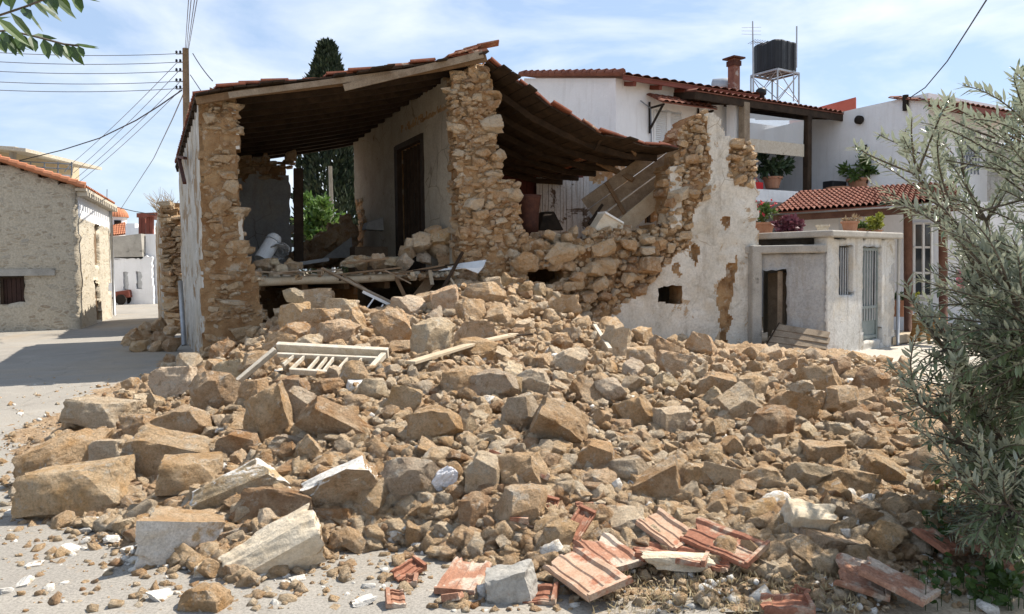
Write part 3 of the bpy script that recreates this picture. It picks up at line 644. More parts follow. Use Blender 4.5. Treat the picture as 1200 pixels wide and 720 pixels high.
mb.build('red_boarding', mottle('dark_red_boards', (.075, .02, .016), (.10, .03, .022), 4, .3, 20, .006, .8), ruin)
mb = MB(); wallgrid(mb, F0 + V * (PT + .25), U, NF, [(sB - .05, zlo), (sB - .05, pp(690, 180)[1]), (sB + 1.2, pp(735, 178)[1]), (sB + 1.7, zlo)], (), .3, .09, lambda a, b: b < pp(700, 212)[1] + .1 * mnoise.noise((a * 4, 0, 0)), .04, .02, seed=19)
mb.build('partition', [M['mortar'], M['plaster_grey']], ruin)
FZ = fp(380, 325)[1] - .03; sL, sR = .6, (S0 - F0).dot(U) + .1; print('floor z', FZ)
mb = MB()                                             # broken upper floor of boards with rubble screed
for k in range(22):
    t0 = .12 + k * .36; mb.box(fw((sL + sR) / 2 + (.0 if k else -.1), FZ - .03 + random.uniform(-.01, .01), t0 + .17), ((sR - sL) - random.uniform(0, .12) * (k == 0), .34, .05), Matrix((U, NF, Z)).transposed() @ rotm(0, random.gauss(0, .3), 0))
for s in np.arange(sL + .4, sR, .75): mb.beam(fw(s, FZ - .13, .35), fw(s, FZ - .13, 8), .1, .14)
mb.build('floor', M['midwood'], ruin)
mb = MB(); A, B = wp(303, 331, -.02), wp(462, 325, -.02); mb.tube([A, A.lerp(B, .3) + Z * .01, A.lerp(B, .7) - Z * .01, B], [.075, .08, .078, .07], 12); mb.build('floor_beam', M['palewood'], ruin, smooth=True)
mb = MB(); wallgrid(mb, F0 + V * 7.9, U, NF, [(.5, -.1), (.5, FZ), (sR, FZ), (sR, -.1)], (), .3, .2, None, .05, 0, 22); wallgrid(mb, F0 + V * 5.2, U, NF, [(sR, -.1), (sR, zlo + .4), (WID - .5, zlo + .4), (WID - .5, -.1)], (), .3, .2, None, .05, 0, 23)
mb.build('cellar_wall', M['mortar'], ruin)
mb = MB(); mb.box(fw((sR + WID) / 2 + .2, zlo + .3, 2.6), (WID - sR - .8, 4.0, .08), Matrix((U, NF, Z)).transposed()); mb.build('back_room_floor', M['mortar'], ruin)

# roof. left slope: straight; right slope: sagging. boards below, beams, tiles above
TN = .42
def roof(edge, t0, t1, nt_, name, ntile, drop=0.0, seed=0, beams=(), tmat='tile_dark', rate=.95, twist=0.0, skew=0.0):
    """edge: list of (s, z) along the front rake; swept back along the house"""
    E = [Vector((a, b)) for a, b in edge]; seg = [0]
    for i in range(len(E) - 1): seg.append(seg[-1] + (E[i + 1] - E[i]).length)
    def pt(x, t, up=0):
        d = x * seg[-1]; i = max(k for k in range(len(seg) - 1) if seg[k] <= d + 1e-9); f = (d - seg[i]) / (seg[i + 1] - seg[i]); p = E[i].lerp(E[i + 1], f)
        e = (E[i + 1] - E[i]).normalized(); nx, nz_ = -e.y, e.x
        if nz_ < 0: nx, nz_ = -nx, -nz_
        k = (t - t0) / (t1 - t0); t = t0 + (t - t0) * (1 - skew * (1 - x)); return fw(p.x + nx * up, p.y + nz_ * up - drop * k + twist * k * math.sin(x * 3.1), t)
    g = random.Random(seed); nb = max(6, int(seg[-1] / .2)); mb = MB()
    for i in range(nb):                                # boards laid along the ridge
        x0, x1 = (i + .03) / nb, (i + .97) / nb
        for j in range(nt_):
            if name == 'right_roof' and i > nb * .66 and g.random() < .10: continue
            ta, tb = t0 + (t1 - t0) * j / nt_ - ((g.uniform(0, .07) if g.random() < .7 else g.uniform(0, .34)) if j == 0 else 0), t0 + (t1 - t0) * (j + 1) / nt_
            V8 = [pt(x0, ta, -.0), pt(x1, ta, 0), pt(x1, tb, 0), pt(x0, tb, 0), pt(x0, ta, .03), pt(x1, ta, .03), pt(x1, tb, .03), pt(x0, tb, .03)]
            mb.add(V8, [(0, 1, 2, 3), (7, 6, 5, 4), (0, 4, 5, 1), (1, 5, 6, 2), (2, 6, 7, 3), (3, 7, 4, 0)])
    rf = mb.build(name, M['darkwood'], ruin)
    mb = MB()
    for t in beams:
        mb = MB()
        for i in range(6): mb.beam(pt(i / 6, t, -.065), pt((i + 1) / 6, t, -.065), .09, .12, 0, up=Z)
        mb.build('rafter', M['midwood'] if t < t0 + .3 and name == 'left_roof' else M['darkwood'], rf)  # foremost left rafter in lighter wood: the sun on it is painted in
    mb = MB(); nr = int(seg[-1] / .36); ncol = int((t1 - t0) / .27)
    prof = [(-.135, .0), (-.12, .03), (-.095, .03), (-.075, .004), (-.02, .004), (0, .022), (.02, .004), (.075, .004), (.1, .03), (.125, .03), (.135, .0)]
    for i in range(nr):
        for j in range(ncol):
            if g.random() > rate or (j == 0 and g.random() > .9): continue
            tcn = t0 - .05 + (j + .5) * (t1 - t0) / ncol + g.gauss(0, .006) + (g.gauss(0, .045) if j == 0 else 0); x0 = (i - .05 + g.gauss(0, .012)) / nr; x1 = min(1, (i + 1.18 + g.gauss(0, .012)) / nr); x0 = max(-.0, x0)
            lift = .052 + g.gauss(0, .004); b = len(mb.v); Vv = []; rot_ = g.gauss(0, .015)
            for (xx, hh) in ((x0, lift + .035), (x1, lift)):
                for (dt, up) in prof: Vv.append(pt(min(1, max(0, xx + rot_ * dt)), tcn + dt, hh + up))
                for (dt, up) in prof: Vv.append(pt(min(1, max(0, xx + rot_ * dt)), tcn + dt, hh + up - .022))
            n_ = len(prof); F = []
            for q in range(n_ - 1):
                F += [(q, q + 1, 2 * n_ + q + 1, 2 * n_ + q), (n_ + q + 1, n_ + q, 3 * n_ + q, 3 * n_ + q + 1), (q + 1, q, n_ + q, n_ + q + 1), (2 * n_ + q, 2 * n_ + q + 1, 3 * n_ + q + 1, 3 * n_ + q)]
            F += [(0, 2 * n_, 3 * n_, n_), (n_ - 1, 2 * n_ - 1, 4 * n_ - 1, 3 * n_ - 1)]
            mb.add(Vv, F, 0 if g.random() < .75 else 1)
    mb.build('roof_tiles', [M['tile_dark'], M['tile']], rf)
    return rf, pt
T0 = -.35
LE = [fp(x, y, T0) for x, y in ((229, 112), (270, 104), (380, 93), (480, 79), (560, 66), (572, 62))]
rfl, ptl = roof(LE, T0, 8.0, 8, 'left_roof', 14, 0.25, 3, list(np.arange(-.2, 8, .62)), skew=.08)
RE = [fp(x, y, -.15) for x, y in ((570, 74), (594, 92), (612, 102), (646, 128), (668, 138), (704, 160), (727, 163), (756, 173), (778, 172), (794, 176))]
rfr, ptr = roof(RE, -.15, 4.9, 6, 'right_roof', 16, 0.1, 5, list(np.arange(.55, 4.8, .8)), twist=-.0)
for k, (x, y, dx, dy, t) in enumerate(((640, 128, 14, 22, .3), (690, 152, 26, 20, .5), (706, 160, -8, 16, .1), (735, 168, 10, 14, .2), (600, 100, 6, 18, .4))):
    mb = MB(); mb.beam(wp(x, y, t), wp(x + dx, y + dy, t + .3), .06, .03, up=NF); mb.build('hanging_lath', M['midwood'] if k % 2 else M['darkwood'], rfr)
mb = MB(); rr = random.Random(8)                      # heap of ridge tiles at the peak
for k in range(7):
    px = 536 + k * 5.5 + rr.uniform(-3, 3); p = wp(px, 62 - k * 1.6 + rr.uniform(-1, 2), T0 + rr.uniform(0, .5)); mb.box(p, (.42, .24, .03), Matrix((U, NF, Z)).transposed() @ rotm(rr.uniform(-8, 8), -13 + rr.uniform(-8, 8), rr.uniform(-25, 25)))
mb.build('ridge_tiles', M['tile'], rfl, bevel=.008)
mb = MB(); mb.beam(wp(403, 103, T0 - .03), wp(566, 64, T0 - .03), .12, .035, up=NF); mb.beam(wp(268, 112, T0 - .02), wp(480, 84, T0 - .02), .1, .035, up=NF); mb.build('verge_board', M['wood'], rfl)
# ------------------------------------------------------------------ neighbouring houses
def tile_roof(mb, A, B, C, D, ncol, nrow, amp=.035, step=.02, mi=0):
    """barrel tiled slope: eave A-B, ridge D-C"""
    A, B, C, D = map(Vector, (A, B, C, D)); N = (B - A).cross(D - A).normalized(); N = N if N.z > 0 else -N
    us = [(i + f) / ncol for i in range(ncol) for f in (0, .16, .32, .5, .66, .82)] + [1.0]; vs = []
    for j in range(nrow): vs += [(j / nrow, 0), ((j + 1) / nrow - .002, 1)]
    b = []; 
    for (v, e) in vs:
        for u in us:
            w = abs(math.sin(math.pi * u * ncol)); b.append(A.lerp(B, u).lerp(D.lerp(C, u), v) + N * (amp * 2 * w * (1 if e == 0 else .8) + (step if e == 0 else 0) + .03))
    n = len(us); F = [(j * n + i, j * n + i + 1, (j + 1) * n + i + 1, (j + 1) * n + i) for j in range(len(vs) - 1) for i in range(n - 1)]
    mb.add(b, F, mi)
    mb.add([A, B, C, D, A + N * .03, B + N * .03, C + N * .03, D + N * .03], [(3, 2, 1, 0), (0, 1, 5, 4), (1, 2, 6, 5), (2, 3, 7, 6), (3, 0, 4, 7), (4, 5, 6, 7)], mi)
def basis(x, y, z=Z): return Matrix((x, y, z)).transposed()

# stone house across the road
C0 = atz(95, 386, 0); uL = Vector((-.94, -.342, 0)).normalized(); vL = Vector((-uL.y * -1, uL.x * -1, 0)); vL = Vector((.342 * -1, .94, 0)).normalized(); nFr = -vL; nRt = -uL
def lf(px, py): p = onplane(px, py, C0, nFr); return (p - C0).dot(uL), p.z
def lr(px, py): p = onplane(px, py, C0, nRt); return (p - C0).dot(vL), p.z
sh = thing('stone_house', C0, 'rubble stone house with orange tiled gable and dark shuttered window across the road', 'house')
ez = lf(91, 219)[1]; sl = (lf(0, 190)[1] - ez) / (lf(0, 190)[0] - lf(91, 219)[0]); rz = ez + sl * 7.0; LR = lr(132, 373)[0]
win = [lf(x, y) for x, y in ((3, 358), (1, 325), (28, 325), (30, 357))]
mb = MB(); wallgrid(mb, C0, uL, nFr, [(0, -.1), (0, ez), (7, rz), (14, ez), (14, -.1)], [win], .4, .16, None, .03, 0, 31, rag=0)
wh = [[lr(x, y) for x, y in q] for q in (((110, 262), (116, 266), (117, 313), (111, 312)), ((110, 328), (116, 331), (120, 374), (114, 377)), ((127, 329), (131, 331), (131, 342), (127, 341)))]
band = lr(95, 258)[1]; nfront = len(mb.m)
wallgrid(mb, C0, vL, nRt, [(.1, -.1), (.1, ez), (LR, ez), (LR, -.1)], wh, .4, .12, lambda a, b: b > band, .02, .03, 33, rag=0)
pass
wallgrid(mb, C0 + vL * LR, uL, vL, [(0.3, -.1), (0.3, ez), (7, rz), (14, ez), (14, -.1)], [], .4, .5, None, .02, 0, 34, rag=0)
mb.m = [2 if (m == 0 and k >= nfront) else m for k, m in enumerate(mb.m)]
mb.build('wall', [M['stonehouse'], M['white'], M['stonehouse_sunlit']], sh, smooth=True)
def inset(face, q, nrm, mat, name, depth=.16, planks=4):
    pts = [face(*p) if False else p for p in q]; mb = MB(); xs_ = [p[0] for p in q]; zs_ = [p[1] for p in q]
    ax = uL if nrm is nFr else vL
    for k in range(planks):
        a = min(xs_) + (max(xs_) - min(xs_)) * (k + .5) / planks
        mb.box(C0 + ax * a + Z * (min(zs_) + max(zs_)) / 2 - nrm * depth, ((max(xs_) - min(xs_)) / planks - .012, .05, max(zs_) - min(zs_) + .1), basis(ax, nrm))
    return mb.build(name, mat, sh)
w_ = inset(lf, win, nFr, mottle('dark_brown_shutter', (.035, .018, .014), (.06, .03, .022), 4, .2, 20, .01, .7), 'shutter', .12, 5)
mb = MB(); mb.box(C0 + uL * ((win[0][0] + win[2][0]) / 2 - .15) + Z * (win[1][1] + .13) + nFr * .03, (1.9, .1, .2), basis(uL, nFr)); mb.build('lintel', M['concrete'], w_)
inset(lr, wh[0], nRt, M['midwood'], 'slit_window', .12, 1); inset(lr, wh[1], nRt, M['midwood'], 'door', .14, 4); inset(lr, wh[2], nRt, M['dark'], 'window', .14, 1)
mb = MB(); xs_ = [p[0] for p in win]; zs_ = [p[1] for p in win]; x0_, x1_, z0_, z1_ = min(xs_), max(xs_), min(zs_), max(zs_)
for a_, b_ in (((x0_, z0_), (x1_, z0_)), ((x0_, z1_), (x1_, z1_)), ((x0_, z0_), (x0_, z1_)), ((x1_, z0_), (x1_, z1_))): mb.beam(C0 + uL * a_[0] + Z * a_[1] - nFr * .06, C0 + uL * b_[0] + Z * b_[1] - nFr * .06, .08, .07, up=nFr)
mb.build('frame', M['darkwood'], w_)
mb = MB(); ov = .2
tile_roof(mb, C0 - vL * .25 + nRt * ov + Z * (ez - sl * ov + .05), C0 + vL * (LR + .05) + nRt * ov + Z * (ez - sl * ov + .05), C0 + vL * (LR + .05) + uL * 7 + Z * (rz + .05), C0 - vL * .25 + uL * 7 + Z * (rz + .05), 24, 16)
tile_roof(mb, C0 + uL * 14.4 - vL * .25 + Z * (ez - sl * .4 + .05), C0 + uL * 14.4 + vL * (LR + .3) + Z * (ez - sl * .4 + .05), C0 + vL * (LR + .3) + uL * 7 + Z * (rz + .05), C0 - vL * .25 + uL * 7 + Z * (rz + .05), 24, 16)
n = 34
for k in range(n): mb.tube([C0 - vL * .2 + uL * (-.3 + 7.3 * k / n) + Z * (ez + sl * (-.3 + 7.3 * k / n) + .13), C0 - vL * .2 + uL * (-.3 + 7.3 * (k + 1.25) / n) + Z * (ez + sl * (-.3 + 7.3 * (k + 1.2) / n) + .10)], [.10, .085], 8)
rf = mb.build('roof', M['tile_orange'], sh)
mb = MB()
for k in range(16):
    t = .15 + (LR - .3) * k / 15; mb.box(C0 + vL * t + nRt * .16 + Z * (ez - .2), (.16, .30, .14), basis(vL, nRt))
mb.box(C0 + vL * LR / 2 + nRt * .14 + Z * (ez - .08), (LR + .1, .3, .09), basis(vL, nRt))
mb.build('cornice', M['oldwhite'], rf)
mb = MB(); p_, q_ = lr(131, 255), lr(133, 372); mb.tube([C0 + vL * (LR - .2) + nRt * .1 + Z * .1, C0 + vL * (LR - .2) + nRt * .1 + Z * (ez - .2)], .05, 8); mb.build('downpipe', M['steel'], sh, smooth=True)

# block with canopy and railed terrace behind it
D0 = 34; ap = thing('terrace_building', at(40, 386, D0), 'cream building with flat canopy and railed roof terrace behind the stone house', 'building')
mb = MB(); q = [at(-40, 228, D0), at(62, 228, D0), at(88, 250, D0), at(88, 386, D0), at(-40, 386, D0)]; q = [at(-60, 205, D0), at(82, 205, D0), at(84, 385, D0), at(-60, 385, D0)]; mb.prism(q, (-4.5, 6, 0)); mb.build("wall", M["white"], ap)
mb = MB(); mb.prism([at(-60, 168, D0), at(18, 172, D0), at(18, 208, D0), at(-60, 208, D0)], (0, 5, 0)); mb.build('upper_room', mottle('cream_render', (.60, .50, .34), (.66, .56, .40), 2, .05, 20, .01), ap)
mb = MB(); mb.prism([at(-60, 165, D0 - 1.5), at(30, 174, D0 - 1.5), at(30, 178, D0 - 1.5), at(-60, 169, D0 - 1.5)], (0, 6, 0)); mb.build('canopy', M['oldwhite'], ap)
mb = MB(); mb.tube([at(15, 176, D0 - .8), at(15, 207, D0 - .8)], .14, 10); mb.build('canopy_post', M['concrete'], ap)
mb = MB()
for y in (191, 197): mb.tube([at(20, y - 2, D0 - .2), at(84, y + 1.5, D0 - .2)], .028, 6)
for x in (36, 52, 68, 84): mb.tube([at(x, 190, D0 - .2), at(x, 206, D0 - .2)], .028, 6)
mb.tube([at(84, 192, D0 - .2), at(76, 201, D0 + 1.5)], .03, 6)
mb.build('railing', M['wire'], ap)

# chapel with tiled dome, far down the road
D1 = 70; cb = at(138, 340, D1); ch = thing('chapel', (cb.x, cb.y, 0), 'small white chapel with tiled dome at the end of the road', 'chapel')
cz = at(134, 270, D1).z; rad = 13 / FPX * D1
mb = MB(); mb.lathe((cb.x, cb.y, 0), [(rad * .93, 0), (rad * .93, cz + .9), (rad * 1.0, cz + 1.0), (rad * 1.0, cz + 1.15)], 16)
mb.box((cb.x - 1, cb.y + 2.6, cz * .45), (5, 3, cz * .9)); mb.build('drum', M['white'], ch)
mb = MB(); Vv = []; F = []; nn_, mm = 64, 8
for j in range(mm + 1):
    a = j / mm * math.pi / 2
    for k in range(nn_): t = 2 * math.pi * k / nn_; r_ = rad * 1.08 * math.cos(a) * (1 + .03 * (k % 2)) + .01; Vv.append((cb.x + r_ * math.cos(t), cb.y + r_ * math.sin(t), cz + 1.15 + rad * .98 * math.sin(a)))
mb.add(Vv, [(j * nn_ + k, j * nn_ + (k + 1) % nn_, (j + 1) * nn_ + (k + 1) % nn_, (j + 1) * nn_ + k) for j in range(mm) for k in range(nn_)]); mb.build('dome', M['tile_orange'], ch)
mb = MB()
for a in (-1.75, -.9, -2.6): mb.box((cb.x + rad * .93 * math.cos(a), cb.y + rad * .93 * math.sin(a), cz + .35), (.12, .55, 1.0), Matrix.Rotation(a, 3, 'Z'))
mb.build('window', M['dark'], ch)
mb = MB(); D = D1 - 4; tile_roof(mb, at(120, 278, D), at(150, 275, D), at(147, 261, D + 4), at(122, 262, D + 4), 14, 6, .05); mb.build('aisle_roof', M['tile_orange'], ch)

# flat roofed house at the bend
D2 = 42; fh0 = at(150, 357, D2); fh = thing('flat_roofed_house', (fh0.x, fh0.y, 0), 'pale flat roofed house with two narrow windows at the bend of the road', 'house')
def hw(px, py): p = onplane(px, py, fh0, Vector((.12, -.99, 0)).normalized()); return (p - fh0).dot(Vector((.99, .12, 0)).normalized()), p.z
uH = Vector((.99, .12, 0)).normalized(); nH = Vector((.12, -.99, 0)).normalized()
mb = MB(); ws = [[hw(*p) for p in q] for q in (((145, 339), (144, 318), (150, 318), (151, 339)), ((161, 338), (160, 317), (166, 317), (167, 338)))]
wallgrid(mb, fh0, uH, nH, [hw(110, 357), hw(110, 303), hw(167, 302), hw(177, 300), hw(181, 357)], ws, .3, .14, None, .006, 0, 40, rag=0)
mb.box(fh0 + uH * (hw(150, 300)[0]) + Z * (hw(150, 330)[1]) - nH * 3.5, (3.9, 6, hw(150, 303)[1]), basis(uH, nH)); mb.build('wall', M['white'], fh)
mb = MB(); q = [hw(120, 302), hw(123, 279), hw(166, 274), hw(168, 301)]; mb.prism([fh0 + uH * a + Z * b + nH * .12 for a, b in q], -nH * 6); mb.build('parapet', M['concrete'], fh)
mb = MB(); q = [hw(167.5, 300), hw(167.5, 274), hw(186, 274), hw(186, 357), hw(177.5, 357), hw(177.5, 318)]; mb.prism([fh0 + uH * a + Z * b - nH * .4 for a, b in q], -nH * 4); mb.build('annexe', M['white'], fh)
for q in ws:
    mb = MB(); a = [p[0] for p in q]; b = [p[1] for p in q]; mb.box(fh0 + uH * (sum(a) / 4) + Z * (sum(b) / 4) - nH * .14, (max(a) - min(a), .04, max(b) - min(b)), basis(uH, nH)); w_ = mb.build('window', M['steel'], fh)
pg = thing('pergola', at(172, 300, D2 + 3), 'dark red steel pergola on the roof beyond the bend', 'pergola'); mb = MB()
for x in (165, 169, 174, 178): mb = MB(); mb.beam(at(x, 275, D2 + 3 + (x % 2) * 1.2), at(x, 253, D2 + 3 + (x % 2) * 1.2), .18, .18); mb.build('post', M['redbrown'], pg)
mb = MB(); mb.prism([at(160, 250, D2 + 2.5), at(184, 249, D2 + 2.5), at(184, 253, D2 + 2.5), at(160, 255, D2 + 2.5)], (0, 2.6, 0)); mb.build('roof', M['redbrown'], pg)
wb_ = thing('white_outbuilding', at(155, 320, 52), 'low white rendered roofs between the chapel and the pergola', 'building'); mb = MB(); mb.prism([at(147, 262, 52), at(158, 262, 52), at(158, 345, 52), at(147, 345, 52)], (0, 3, 0)); mb.prism([at(152, 268, 50), at(168, 266, 50), at(168, 345, 50), at(152, 345, 50)], (0, 2, 0)); mb.build('wall', M['white'], wb_)
# handcart by the bend
hc = atz(144, 357, 0); ct = thing('cart', hc, 'small dark red handcart parked against the flat roofed house', 'cart')
mb = MB(); mb.box(hc + Vector((.15, -.2, .55)), (.75, .5, .42), rotm(0, -8, 10)); mb.build('body', M['redbrown'], ct, bevel=.04)
mb = MB(); mb.beam(hc + Vector((-.2, -.3, .45)), hc + Vector((-.75, -.5, .25)), .05, .05); mb.beam(hc + Vector((-.2, 0, .45)), hc + Vector((-.75, -.2, .25)), .05, .05); mb.build('shaft', M['dark'], ct)
for s in (-1, 1): mb = MB(); mb.lathe(hc + Vector((.15, -.2 + s * .3, .28)), [(.05, -.04), (.28, -.04), (.28, .04), (.05, .04)], 18, rot=rotm(90, 0, 0)); mb.build('wheel', M['dark'], ct)

# overgrown wall continuing the ruin up the road
bw0 = F0 + V * 8.9 - U * .0; bw0.z = 0; bwN = NL
def bwp(px, py): p = onplane(px, py, bw0, NF); return (p - bw0).dot(U), p.z
rw = thing('roadside_wall', bw0, 'broken old stone wall with dry twigs on top beyond the ruin', 'wall')
mb = MB(); e0 = bwp(183, 236); e1 = bwp(203, 262); ZT = e0[1]
wallgrid(mb, bw0 - U * .35, V, NL, [(.0, -.1), (.0, ZT * .92), (.6, ZT), (3.5, ZT - .1), (7.5, ZT - .4), (7.5, -.1)], (), .55, .1, lambda a, b: a > .5 and mnoise.noise((a, b, 3)) > -.15, .07, .03, 51, rag=.6)
wallgrid(mb, bw0 - U * .35 + NF * .02, U, NF, [(-.02, -.1), (-.02, ZT), (.25, ZT - .1), (.62, ZT - .9), (.62, -.1)], (), .3, .08, lambda a, b: False, .08, .0, 52, rag=.6)
course(mb, bw0 - U * .35 + NF * .04, U, NF, [(0, 0), (0, ZT), (.3, ZT - .1), (.62, ZT - .9), (.62, 0)], None, .1, .24, .14, .4, .16, .05, 60, 2, .95)
mb.build('masonry', [M['mortar'], M['plaster_streak'], M['masonry']], rw)

# ------------------------------------------------------------------ white two storey house behind
K = at(722, 200, 22.0); K.z = 0
uB = Vector((.86, .51, 0)).normalized(); vA = Vector((-uB.y, uB.x, 0)); nB = Vector((uB.y, -uB.x, 0)); nA = -uB
def kb(px, py, off=0): O = K + nB * off; p = onplane(px, py, O, nB); return (p - O).dot(uB), p.z
def ka(px, py): p = onplane(px, py, K, nA); return (p - K).dot(vA), p.z
def kw(s, z, off=0): return K + uB * s + Z * z + nB * off
wh_ = thing('white_house', K, 'white two storey house with brown tiled roof behind the ruin', 'house')
ek = kb(722, 92)[1]; aL, aZ = ka(614, 92)
mb = MB(); sw = [kb(*p) for p in ((766, 168), (766, 130), (800, 130), (800, 168))]
P = [K, K + vA * aL, K + vA * aL + Z * aZ, K + Z * ek]; mb.prism(P, uB * .25, 0)
EB = kb(868, 113)[0]
wallgrid(mb, K + uB * .25, uB, nB, [(0, -.3), (0, ek), (EB, ek), (EB, -.3)], [[(a - .25, b) for a, b in sw]], .25, .12, None, .004, 0, 61, rag=0)
mb.prism([K + uB * EB, K + uB * (EB + .01) + vA * 5, K + uB * (EB + .01) + vA * 5 + Z * aZ, K + uB * EB + Z * ek], -uB * .25)
mb.build('wall', M['white'], wh_, smooth=False)
rs = (aZ - ek) / aL
mb = MB(); A = kw(-.12, ek - rs * .5 + .06, .5); B = kw(EB + .3, ek - rs * .5 + .06, .5)
tile_roof(mb, A, B, B + vA * (aL + .5) + Z * rs * (aL + .5), A + vA * (aL + .5) + Z * rs * (aL + .5), 16, 14, .03)
n = 15
for k in range(n):
    t = -.45 + (aL + .5) * k / n; a = K - uB * .1 + vA * t + Z * (ek + rs * t + .16); mb.tube([a, a + vA * (aL / n * 1.15) + Z * (rs * aL / n * 1.1 - .03)], [.11, .09], 8)
rf = mb.build('roof', M['tile_house'], wh_)
mb = MB(); mb.beam(kw(-.1, ek - rs * .5 + .02, .46), kw(EB + .3, ek - rs * .5 + .02, .46), .05, .13); mb.build('fascia', M['redbrown'], rf)
for k in range(6):
    s = .35 + k * .95; mb = MB(); mb.beam(kw(s, ek - .12, -.0), kw(s, ek - .12 - rs * .42, .42), .1, .12); mb.build('rafter_tail', M['redbrown'], rf)
mb = MB(); sa, sb = sw[0][0], sw[2][0]; zb, zt2 = sw[0][1], sw[1][1]
mb.box(kw((sa + sb) / 2, (zb + zt2) / 2, -.05), (sb - sa, .03, zt2 - zb), basis(uB, nB))
for hf in (0, 1):
    c0 = sa + (sb - sa) * hf / 2
    for k in range(16): mb.box(kw(c0 + (sb - sa) / 4, zb + (zt2 - zb) * (k + .5) / 16, -.015), ((sb - sa) / 2 - .12, .015, (zt2 - zb) / 16 * .95), basis(uB, nB) @ rotm(28, 0, 0))
    for e in (.03, (sb - sa) / 2 - .03): mb.box(kw(c0 + e, (zb + zt2) / 2, 0), (.07, .05, zt2 - zb), basis(uB, nB))
sw_ = mb.build('shutters', M['shutter'], wh_)
mb = MB(); mb.beam(kw(sa - .06, zb - .1, .06), kw(sb + .06, zb - .1, .06), .2, .07); mb.build('sill', M['white'], sw_)
az_ = kb(790, 116, .0)[1]; a1, a2 = kb(757, 120)[0], kb(820, 125)[0]; aw = thing('window_awning', kw((a1 + a2) / 2, az_, 0), 'small brown tiled awning over the white shuttered window', 'awning')
mb = MB(); A = kw(a1, az_ - .36, .72); B = kw(a2, az_ - .36, .72); tile_roof(mb, A, B, kw(a2, az_, .02), kw(a1, az_, .02), 9, 3, .025); mb.build('tiles', M['tile_house'], aw)
for s in (a1 + .1, a2 - .1): mb = MB(); mb.beam(kw(s, az_ - 1.0, .04), kw(s, az_ - .4, .6), .05, .05); mb.beam(kw(s, az_ - 1.1, .04), kw(s, az_ - .2, .04), .05, .05); mb.beam(kw(s, az_ - .38, .03), kw(s, az_ - .38, .66), .05, .05); mb.build('bracket', M['dark'], aw)
mb = MB(); mb.tube([kw(*kb(748, 119), .1), kw(*kb(760, 128), .1), kw(*kb(762, 175), .05)], .018, 6); tag(mb.build('hanging_cable', M['wire']), 'thin loose cable hanging beside the white shuttered window', 'cable')

# covered veranda of the white house
PO = .9; g0 = kb(816, 109, PO); g1 = kb(1003, 138, PO); zE = g0[1]; zE2 = g1[1]
mb = MB(); A = kw(g0[0], zE + .04, PO); B = kw(g1[0], zE2 + .04, PO); tile_roof(mb, A, B, B + vA * 4.2 + Z * .75, A + vA * 4.2 + Z * .75, 30, 10, .035)
vr = mb.build('veranda_roof', M['tile_house'], wh_)
mb = MB(); mb.beam(kw(g0[0], zE - .07, PO - .06), kw(g1[0], zE2 - .07, PO - .06), .07, .2); mb.beam(A - Z * .12, A + vA * 4.2 + Z * .63, .1, .2); mb.build('fascia', M['darkwood'], vr)
for k in range(12): s = g0[0] + .2 + (g1[0] - g0[0] - .4) * k / 11; mb = MB(); mb.beam(kw(s, zE - .12, PO - .1), kw(s, zE + .62, PO - 4.1), .09, .12); mb.build('rafter', M['darkwood'], vr)
tz = kb(910, 237, PO)[1]; tt = kb(910, 223, PO)[1]; t0_, t1_ = kb(850, 230, PO)[0], kb(952, 230, PO)[0]
mb = MB(); mb.prism([kw(t0_, tz, PO), kw(t1_ - .3, tz, PO), kw(t1_ - .3, tt, PO), kw(t0_, tt, PO)], -nB * .18); mb.prism([kw(t0_, tz, PO - .2), kw(t1_ + 6, tz, PO - .2), kw(t1_ + 6, tz + .2, PO - .2), kw(t0_, tz + .2, PO - .2)], -nB * 3.6); mb.build('terrace', M['white'], wh_)
mb = MB(); mb.prism([kw(t0_ - .6, -.3, -2.6), kw(g1[0] + 2, -.3, -2.6), kw(g1[0] + 2, zE2 + .3, -2.6), kw(t0_ - .6, zE + .3, -2.6)], -nB * .2)
cl = kb(861, 130, PO - .5)[0]; mb.box(kw(cl, (tz + zE) / 2, PO - .5), (.34, .34, zE - tz), basis(uB, nB)); mb.build('veranda_wall', M['white'], wh_)
for x, w_ in ((872, .24), (946, .2)):
    s = kb(x, 200, PO - .12)[0]; mb = MB(); mb.box(kw(s, (tz - .1 + zE) / 2, PO - .12), (w_, w_, zE - tz + .0), basis(uB, nB)); mb.build('post', M['wood'] if x < 900 else M['darkwood'], wh_, bevel=.015)
bs0, bs1 = kb(878, 160, PO - .12)[0], kb(942, 160, PO - .12)[0]; bt, bm_, bb = kb(910, 137, PO - .12)[1], kb(910, 166, PO - .12)[1], kb(910, 181, PO - .12)[1]
bl = thing('roller_blind', kw((bs0 + bs1) / 2, bt, PO - .12), 'half lowered clear plastic blind with white hem on the veranda', 'blind')
mb = MB(); N_ = 14
for i in range(N_):
    a, b = bs0 + (bs1 - bs0) * i / N_, bs0 + (bs1 - bs0) * (i + 1) / N_; fa, fb = .03 * math.sin(i * 1.3), .03 * math.sin((i + 1) * 1.3)
    mb.add([kw(a, bm_, PO - .12 + fa), kw(b, bm_, PO - .12 + fb), kw(b, bt, PO - .12), kw(a, bt, PO - .12)], [(0, 1, 2, 3)])
mb.build('sheet', M['sheet'], bl, smooth=True)
mb = MB(); mb.box(kw((bs0 + bs1) / 2, (bm_ + bb) / 2, PO - .12), (bs1 - bs0, .025, bm_ - bb), basis(uB, nB)); mb.build('hem', M['oldwhite'], bl)
mb = MB(); d_ = kb(936, 195, -2.3)[0]; mb.box(kw(d_, tz + 1.25, -2.35), (1.0, .08, 2.2), basis(uB, nB)); dr = mb.build('door', M['whitetrim'], wh_)
